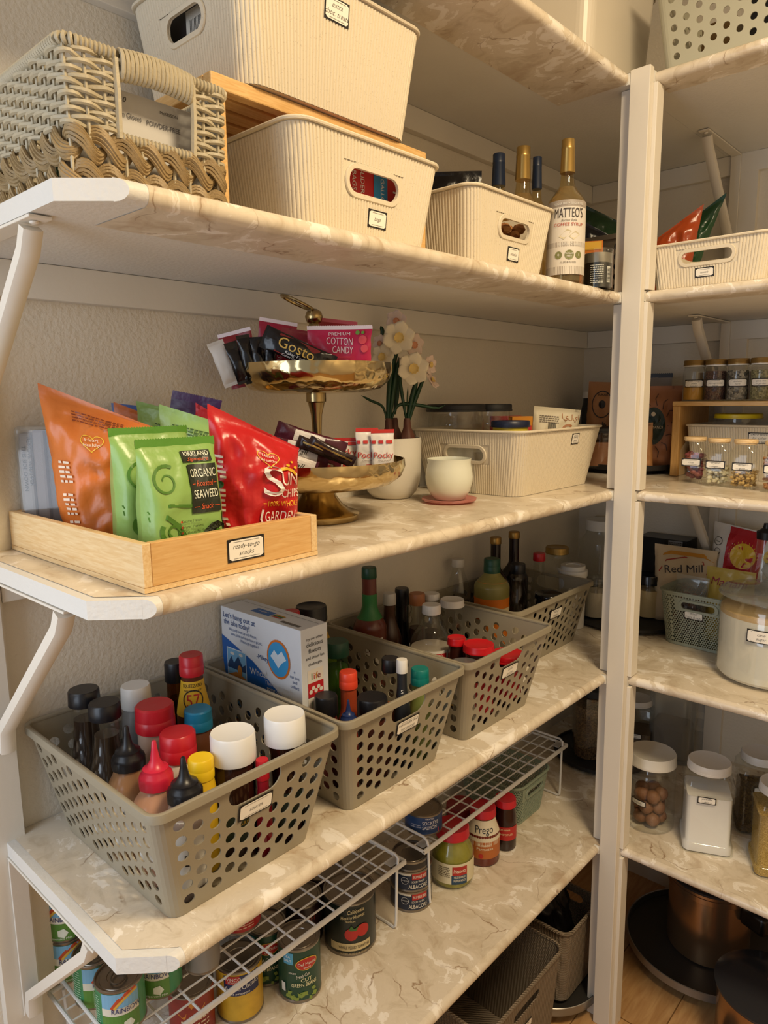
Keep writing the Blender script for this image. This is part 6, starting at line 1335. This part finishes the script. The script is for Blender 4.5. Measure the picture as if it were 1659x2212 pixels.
t, r = can(758, 2067, 56, .118, z5, 'large dark green can of whole peeled tomatoes', M('#141d18', .35), [
    (ART(('r', -.044, .044, .012, .029)), M('#cbb98c', .45)), (ART(('t', 'WHOLE PEELED TOMATOES', .008, .0175, .0062, .066)), INK), (ART(('t', 'NET WT. 28 OZ (1 LB 12 OZ)', .006, .0045, .0042, .056)), M('#cbb98c', .45)),
    (ART(('d', .002, .050, .014), ('d', .026, .056, .014)), M('#b3221c', .35)), (ART(('p', [(-.004, .060), (.002, .070), (.008, .062), (.018, .068), (.012, .058), (.002, .058)])), M('#3f6a2c', .4)), (ART(('t', 'California', .012, .098, .009, .034, {'shear': .3, 'rot': .12}), ('t', 'Healthy Harvest', .006, .086, .008, .05, {'shear': .3, 'rot': .12}), ('t', 'PREMIUM', .0, .078, .0035)), M('#d9c692', .45))], lab_off=0)
t, r = can(522, 2212, 50, .106, z5, 'can of pineapple chunks under the left rack', M('#caa12c', .4, var=.25, vscale=60), [
    (ART(('r', -.034, .034, .058, .098)), M('#1c2450', .4)), (ART(('r', -.030, -.004, .082, .098)), M('#b3241f', .4)), (ART(('t', 'WINCO', -.017, .089, .006), ('t', 'FOODS', -.017, .084, .0035), ('t', 'Apple', -.018, .069, .009), ('t', 'Chunks', .016, .072, .010, .032, {'rot': .12}), ('t', '20 oz pineapple', -.008, .061, .0048)), M('#e4ded2', .45))], lab_off=.1)
can(420, 2262, 48, .100, z5, 'can with orange and red fruit print under the left rack', M('#8f2a1e', .4, var=.4, vscale=50), [(ART(('s', [(-.02, .06), (0, .085), (.02, .07)], .014)), M('#c9802c', .4)), (ART(('l', -.02, .05, .05, 3, .003, .008)), M('#e0c8a8', .4))])
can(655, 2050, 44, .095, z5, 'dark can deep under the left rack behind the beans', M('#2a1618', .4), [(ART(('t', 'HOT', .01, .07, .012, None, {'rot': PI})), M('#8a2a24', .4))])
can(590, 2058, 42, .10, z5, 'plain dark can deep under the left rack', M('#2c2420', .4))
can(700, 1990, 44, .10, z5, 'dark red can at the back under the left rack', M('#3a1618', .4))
# right rack: tuna stack, jars
def tuna(zb, label, px=888, py=1972):
    return can(px, py, 45, .0485, zb, label, M('#1c2a44', .4), [
        (ART(('r', -.002, .034, .030, .044)), M('#b3241f', .4)), (ART(('r', -.034, -.004, .040, .046)), M('#d9d4c8', .4)), (ART(('t', 'BUMBLE BEE', .016, .034, .0065, .032), ('t', 'SOLID WHITE', .012, .0235, .0048, .030), ('t', 'ALBACORE', .012, .010, .0095, .044)), M('#e6e0d4', .45)), (ART(('d', -.018, .028, .0085)), M('#0f1a30', .4)), (ART(('d', -.018, .028, .0085, {'r0': .0075}), ('t', 'OMEGA', -.018, .027, .0032)), M('#cfd2d6', .45))], 'tuna cans stacked under the right rack', .1)
tuna(z5, 'bottom tuna can of the stack between the two racks')
p = at(888, 1972, z5); tw = Vector((CAM.x-p.x, CAM.y-p.y, 0)).normalized(); r_ = 45*dep((p.x, p.y, z5))/FPX; c = p-tw*r_
def tuna2(zb, label, arts=True):
    pp = prj((c.x+tw.x*r_, c.y+tw.y*r_, zb)); tuna(zb, label, pp[0], pp[1])
tuna2(z5+.049, 'second tuna can, resting on the bottom one')
can(*prj((c.x+tw.x*r_, c.y+tw.y*r_, z5+.098)), 40, .024, z5+.098, 'flat plain can on top of the tuna stack', M('#2a2422', .4))
t, r = can(915, 1808, 41, .050, z5+.1515, 'blue and pink salmon can on the right wire rack', M('#22406e', .4), [(ART(('p', [(-.01, .002), (.034, .002), (.034, .016), (.01, .012)])), M('#c93a4c', .4)), (ART(('t', 'TRADER', .010, .040, .004), ('t', 'SOCKEYE', .012, .028, .0085, .038), ('t', 'SALMON', .010, .017, .0085, .034), ('t', 'wild caught', -.022, .026, .0032), ('t', 'pacific salmon', -.022, .021, .0032)), M('#e4e4e8', .45))], lab_off=.1)
rjar(977, 1926, 46, 1780, 5, 'pepper_jar', 'jar of yellow-green pepper rings with white and red label', 'jar', 'wide', CLEAR, (36, 22, RED), (M('#8f8a28', .35, var=.35, vscale=60), .92), foot=.010,
     bands_=[(.018, .068, M('#d9cfae', .5), 80)], marks=[(ART(('r', .000, .036, .040, .062)), M('#a8241f', .4)), (ART(('r', -.002, .036, .018, .040)), M('#20405a', .4)), (TX(('Mezzetta', .018, .047, .009, .030, {'shear': .2}), ('MILD BANANA', .018, .033, .0055, .028), ('PEPPER RINGS', .018, .0245, .0055, .030)), M('#e6dcc2', .5)), (lambda mb, s: lines(mb, s, -.034, .058, .028, 6, .0018, .0045), M('#5a4a2a', .5))])
rjar(1042, 1874, 36, 1735, 5, 'pasta_sauce_jar', 'jar of dark red pasta sauce with white label', 'jar', 'wide', M('#6b241a', .2), (28, 18, RED), None, bands_=[(.055, .115, M('#d8cdb4', .5), 80), (.022, .066, M('#b0632c', .5), 70, 20)], marks=[(TX(('Prego', .004, .088, .016, .044)), M('#15202c', .5)), (TX(('Roasted', .006, .055, .0075), ('Parmesan', .006, .045, .0075)), M('#eadfc4', .5)), (ART(('d', -.004, .03, .006)), M('#b3221c', .4))])
rjar(1090, 1840, 24, 1722, 5, 'chipotle_jar', 'small dark jar with red lid and red label beside the sage basket', 'jar', 'wide', M('#2c130e', .2), (23, 16, RED), None, bands_=[(.030, .066, M('#b0221f', .45), 85)], marks=[(TX(('La Costena', .0, .057, .0058, .026), ('CHIPOTLES', .002, .044, .005)), M('#e9d9a8', .5))])
rjar(995, 1830, 34, 1735, 5, 'sauce_jar', 'jar with red lid under the middle of the right rack', 'jar', 'wide', M('#3a1c14', .25), (32, 18, M('#8f1f22', .35)), None)
lattice_basket('sage green lattice basket under the right end of the wire rack', (.138, -.665, z5), PI/2, .15, .17, .178, .20, .118, SAGE, slotw=.040, tagtxt=None, sv=.76, pitch=.0066)
tt5 = thing('turntable', 'dark turntable in the corner of the lowest shelf under the grain jar', 'turntable', (.215, -.225, z5)); MB().lathe([(0, 0), (.12, 0), (.12, .006), (.142, .007), (.146, .009), (.146, .020), (.142, .020), (.139, .012), (0, .012)], 64).obj('plate', BLKM, tt5)
QN = crumb_mat('brown_grain', '#3a261a', '#8a6a48', 300)
qj = thing('grain_jar', 'large clear container of brown grain behind the post on the lowest shelf', 'jar', (.200, -.240, z5+.0125), .6)
tbq = Tub(.135, .135, .140, .140, .20, .045, .002); q = MB(); [tbq.cell(q, g, k/5, (k+1)/5, 0, 1) for g in range(8) for k in range(5)]; tbq.bottom(q); q.obj('body', CLEAR, qj, ang=30)
tbi = Tub(.129, .129, .134, .134, .165, .042, .002); q = MB(); [tbi.cell(q, g, k/5, (k+1)/5, 0, 1) for g in range(8) for k in range(5)]; q.add([tbi.pt(g, k/5, 1) for g in range(8) for k in range(5)], [tuple(range(40))]); q.v = [(v[0], v[1], v[2]+.003) for v in q.v]; q.obj('grain', QN, qj, ang=30)
MB().lathe([(0, .2005), (.066, .2005), (.066, .222), (0, .222)], 48).obj('lid', BLKM, qj)
# right run, lowest shelf
rjar(1400, 1803, 50, 1622, 5, 'walnut_jar', 'round clear jar of walnuts with wide white lid right of the post', 'jar', 'jar', CLEAR, (50, 24, M('#d9d4c9', .4)), None, rn=.05, foot=.006)
wj = [o for o in bpy.data.objects if o.name.startswith('walnut_jar')][0]; rn = random.Random(3); q = MB(); WN = M('#7d5436', .6, bump=.9, bscale=110, var=.25)
rw = .047; n = 0
for L_ in range(3):
    for k in range(5):
        a = 2*PI*k/5+L_*.63; q.sphere((rw*.55*math.cos(a), rw*.55*math.sin(a), .024+L_*.031), .0185+rn.uniform(-.001, .001), 16, .95, nz=.10)
q.obj('walnuts', WN, wj)['kind'] = 'stuff'
name_tag(wj, cyl(.0525), 'walnuts', -.030, .075, .042, .016, .0004, .005)
def tubjar(px, py, wpx, ptop, label, fill, lvl, tagt, rz, w, h, d=None, top=None, lidr=.86, tagu=0, xy=None, tagv=.6):
    if xy: x, y = xy
    t = thing('square_tub', label, 'tub', (x, y, z5), rz); d = d or w
    q = MB(); n = 6; r = w*.16
    T1 = Tub(w, d, w, d, h, r, .002)
    lv = [(.0, -.002), (.10*h, .0), (.11*h, .004), (.12*h, .005), (.70*h, .004), (.72*h, .0), (.80*h, .001), (.84*h, .008), (.885*h, w*.12)]
    ring = [(g, k/n) for g in range(8) for k in (range(n) if g % 2 else (0,))]; N = len(ring); vs = []
    for z, o in lv:
        for g, f in ring: p = T1.pt(g, f, 1, o); p.z = z; vs.append(p)
    q.add(vs, [(i*N+k, i*N+(k+1) % N, (i+1)*N+(k+1) % N, (i+1)*N+k) for i in range(len(lv)-1) for k in range(N)]+[tuple(range(N))[::-1]]); q.obj('body', CLEAR, t, ang=50)
    if fill:
        q = MB(); vs = []; L2 = [(.003, .003), (.10*h, .003), (.12*h, .008), (lvl*h, .008)] if lvl < .7 else [(.003, .003), (.10*h, .003), (.12*h, .008), (.69*h, .007), (.72*h, .003), (lvl*h, .005)]
        for z, o in L2:
            for g, f in ring: p = T1.pt(g, f, 1, o); p.z = z; vs.append(p)
        q.add(vs, [(i*N+k, i*N+(k+1) % N, (i+1)*N+(k+1) % N, (i+1)*N+k) for i in range(len(L2)-1) for k in range(N)]+[tuple(range(N))[::-1], tuple(range((len(L2)-1)*N, len(L2)*N))]); q.obj('contents', fill, t, ang=50)
    lr = w/2*lidr
    MB().lathe([(0, .87*h), (lr*.95, .87*h), (lr*.95, .90*h), (0, .90*h)], 48).obj('neck', CLEAR, t); add_cap(t, 'lid', lr, .90*h, .10*h, M('#dad6d0', .4), 'lid')
    if tagt: name_tag(t, front(-d/2+.004), tagt, tagu, h*tagv, .042, .018, .0012, .005)
    return t
SALT = M('#e2ded9', .6); 
tubjar(0, 0, 0, 0, 'square tub of white pancake mix with white lid on the lowest shelf', SALT, .66, 'pancake\nmix', .42, .118, .222, xy=(.612, -.468), tagv=.64, tagu=-.008)
tubjar(0, 0, 0, 0, 'square tub of golden grain at the right edge of the lowest shelf', crumb_mat('golden_grain', '#a8873c', '#cfae62', 500), .72, 'corn\nmeal', .42, .118, .215, xy=(.775, -.455), tagv=.62)
tubjar(0, 0, 0, 0, 'grey-lidded tub behind the pancake mix tub', crumb_mat('brown_mix', '#4a3a24', '#7a6238', 300), .55, 'brown\nrice', .42, .110, .205, xy=(.688, -.305), tagv=.6)
tubjar(0, 0, 0, 0, 'white-lidded tub with label at the back left, right of the post', M('#6a5640', .7), .45, 'brown\nsugar', .3, .105, .185, xy=(.290, -.140), tagv=.42)
bw = thing('square_tub', 'larger dusty clear tub against the back wall on the lowest shelf', 'tub', (.382, -.085, z5), .1); tq = Tub(.12, .10, .125, .105, .235, .02, .002); q = MB(); [tq.cell(q, g, k/4, (k+1)/4, 0, 1) for g in range(8) for k in range(4)]; tq.bottom(q); q.obj('body', HAZY, bw, ang=30)
q = MB(); q.box(-.056, .056, -.045, .045, .004, .12); q.obj('contents', M('#6e5f48', .7), bw, bev=.015)
# ---------------------------------------------------------------- floor
LIN = speckle('woven_taupe_plastic', '#8b7a66', '#b9a488'); DK = M('#2a2420', .6)
def woven():
    m = mat('linen_pattern_plastic', hexc('#8c7c68'), .55); nt = m.node_tree; N = nt.nodes; ln = nt.links.new; b = N['Principled BSDF']
    tc = N.new('ShaderNodeTexCoord'); w1 = N.new('ShaderNodeTexWave'); w2 = N.new('ShaderNodeTexWave'); w1.bands_direction = 'Z'; w1.inputs['Scale'].default_value = 95; w2.inputs['Scale'].default_value = 55; w1.inputs['Distortion'].default_value = 1; w2.inputs['Distortion'].default_value = 1; w2.bands_direction = 'DIAGONAL'; w2.inputs['Detail'].default_value = 0
    ln(tc.outputs['Object'], w1.inputs[0]); mp = N.new('ShaderNodeMapping'); mp.inputs['Scale'].default_value = (1.4, 1.4, 0); ln(tc.outputs['Object'], mp.inputs[0]); ln(mp.outputs[0], w2.inputs[0]); mu = N.new('ShaderNodeMath'); mu.operation = 'ADD'; ln(w1.outputs['Fac'], mu.inputs[0]); ln(w2.outputs['Fac'], mu.inputs[1]); bp = N.new('ShaderNodeBump'); bp.inputs['Strength'].default_value = .9; bp.inputs['Distance'].default_value = .003; ln(mu.outputs[0], bp.inputs['Height']); ln(bp.outputs[0], b.inputs['Normal']); return m
WV = woven()
def tallbin(label, loc, rz, wb, db, wt, dt, h, seg, tagtxt=None, m=WV):
    t = thing('storage_bin', label, 'bin', loc, rz); tub = Tub(wb, db, wt, dt, h, .03, .003); q = MB()
    for g in range(8):
        if g % 2: [tub.cell(q, g, k/6, (k+1)/6, 0, 1) for k in range(6)]; continue
        if g == seg:
            fl = tub.flat(g, .85); c = .062/fl
            tub.cell(q, g, .5-c, .5+c, .78, .90, (.055, .0125), 40)
            for a in ((0, .5-c, 0, 1), (.5+c, 1, 0, 1), (.5-c, .5+c, 0, .78), (.5-c, .5+c, .90, 1)): tub.cell(q, g, *a)
        else: tub.cell(q, g, 0, 1, 0, 1)
    tub.bottom(q); q.obj('bin_body', m, t, ang=30); q = MB(); tub.rim(q, [(-.001, 0), (-.004, -.002), (-.004, -.006), (-.001, -.007), (.004, -.005), (.003, .0)]); q.obj('rim', m, t)
    if tagtxt: name_tag(t, tub.surf(seg), tagtxt, .0, h*.66, .05, .022, .002, .006)
    return t
tallbin('large woven-look taupe bin on the floor under the lowest shelf, with label', (.235, -.965, .0005), PI/2, .30, .30, .34, .335, .300, 0, 'bags &\nwraps')
tallbin('narrower woven-look taupe bin standing on the round metal tray near the post', (.270, -.635, .0565), PI/2, .17, .19, .19, .215, .215, 2)
bag('black_bag', 'crumpled black plastic bag stuffed in the narrow taupe bin', 'bag', (.270, -.635, .062), PI/2, .15, .25, .12, M('#0f0d0d', .25), seed=91, crump=.012)
jg = thing('water_jug', 'cloudy clear plastic jug on the floor in front of the taupe bin', 'jug', (.335, -1.245, .0005)); MB().lathe([(0, 0), (.068, 0), (.072, .006), (.072, .17), (.066, .21), (.030, .255), (.022, .262), (.022, .280), (0, .280)], 40).obj('body', HAZY, jg); add_cap(jg, 'screw', .024, .281, .016, WHT)
gt = thing('green_tub', 'dark green tub on the floor at the bottom edge of the photo', 'tub', (.30, -1.42, .0005), .1); tg = Tub(.15, .13, .17, .15, .22, .03, .003); q = MB(); [tg.cell(q, g, k/4, (k+1)/4, 0, 1) for g in range(8) for k in range(4)]; tg.bottom(q); q.obj('tub_body', M('#3a463a', .5), gt, ang=30)
STL = M('#9d9a94', .3, metal=.7); 
def tray_stand(label, x, y, r, z):
    t = thing('plant_caddy', label, 'caddy', (x, y, .0005)); MB().lathe([(0, .034), (r*.97, .034), (r, .036), (r, .056), (r*.975, .056), (r*.965, .042), (0, .042)], 72).obj('dish', M('#3b3936', .4, metal=.3), t)
    q = MB(); q.lathe([(r*1.002, .034), (r*1.006, .035), (r*1.006, .057), (r*.995, .058), (r*.99, .056)], 72); q.f = q.f[:-2]; q.obj('metal_band', STL, t)
    for k in range(4):
        a = k*PI/2+.9; w = MB(); w.lathe([(0, 0), (.009, 0), (.012, .006), (.012, .028), (.008, .033), (0, .033)], 16, r*.72*math.cos(a), r*.72*math.sin(a)); w.obj('caster', M('#b5afa4', .4), t)
tray_stand('round metal-rimmed caddy on casters under the narrow taupe bin', .262, -.628, .150, 0)
tray_stand('large round metal-rimmed caddy on casters carrying the canner pot', .560, -.235, .215, 0)
PC = mat('worn_aluminium', hexc('#b08d68'), .22, metal=.85, var=.1, vscale=20); BKP = M('#0c0c0d', .3)
cp = thing('pressure_canner', 'tall metal pressure canner with black handles on the large caddy', 'pot', (.565, -.225, .0432), facing(.565, -.225)-.5)
R_ = .118; q = MB(); q.lathe([(0, 0), (R_*.9, 0), (R_*.94, .005), (R_*.94, .190), (R_, .196), (R_, .212), (R_*.96, .214), (0, .214)], 64); q.obj('pot_body', PC, cp)
q = MB(); q.lathe([(0, .2145), (R_*1.0, .2145), (R_*1.0, .222), (R_*.9, .232), (R_*.5, .250), (0, .256)], 64); q.obj('lid', PC, cp); MB().lathe([(R_*.97, .2225), (R_*1.01, .224), (R_*1.01, .229), (R_*.95, .230)], 64).obj('gasket', BLKM, cp)
for a in (-.15, PI-.1):
    q = MB(); m_ = Matrix.Rotation(a, 4, 'Z'); q.box(R_*.93, R_*1.55, -.022, .022, .150, .205, m_); q.obj('side_handle', BKP, cp, bev=.010); q = MB(); q.box(R_*.70, R_*1.50, -.020, .020, .2225, .262, m_); q.obj('lid_handle', BKP, cp, bev=.012)
q = MB(); q.lathe([(0, .25), (.012, .25), (.012, .27), (.02, .272), (.02, .29), (0, .292)], 20); q.obj('pressure_weight', BKP, cp)
sp = thing('stock_pot', 'copper-toned pot with dark glass lid at the bottom right corner', 'pot', (.790, -.475, .0005), facing(.79, -.475)); R_ = .125; hp = .185
MB().lathe([(0, 0), (R_*.92, 0), (R_*.95, .006), (R_*.95, hp), (R_, hp+.004), (R_*.93, hp+.004), (R_*.92, .01), (0, .008)], 64).obj('pot_body', PC, sp)
MB().lathe([(0, hp+.006), (R_*.96, hp+.006), (R_*1.02, hp+.007), (R_*1.02, hp+.012), (R_*.96, hp+.014), (R_*.6, hp+.024), (0, hp+.030)], 64).obj('lid', M('#2b2c30', .18), sp); q = MB(); q.sphere((0, 0, hp+.037), .010, 14); q.obj('lid_knob', M('#8c2f28', .3), sp)
dd = thing('pan_lid', 'dark round pan lid lying on the floor beside the copper pot', 'lid', (.655, -.545, .0005)); 
dd.location = (.640, -.600, .0005); MB().lathe([(0, 0), (.072, 0), (.076, .004), (.076, .008), (.070, .009), (.04, .018), (0, .022)], 48).obj('lid_body', M('#1b1c1e', .2), dd); q = MB(); q.sphere((0, 0, .030), .009, 12); q.obj('knob', BKP, dd)
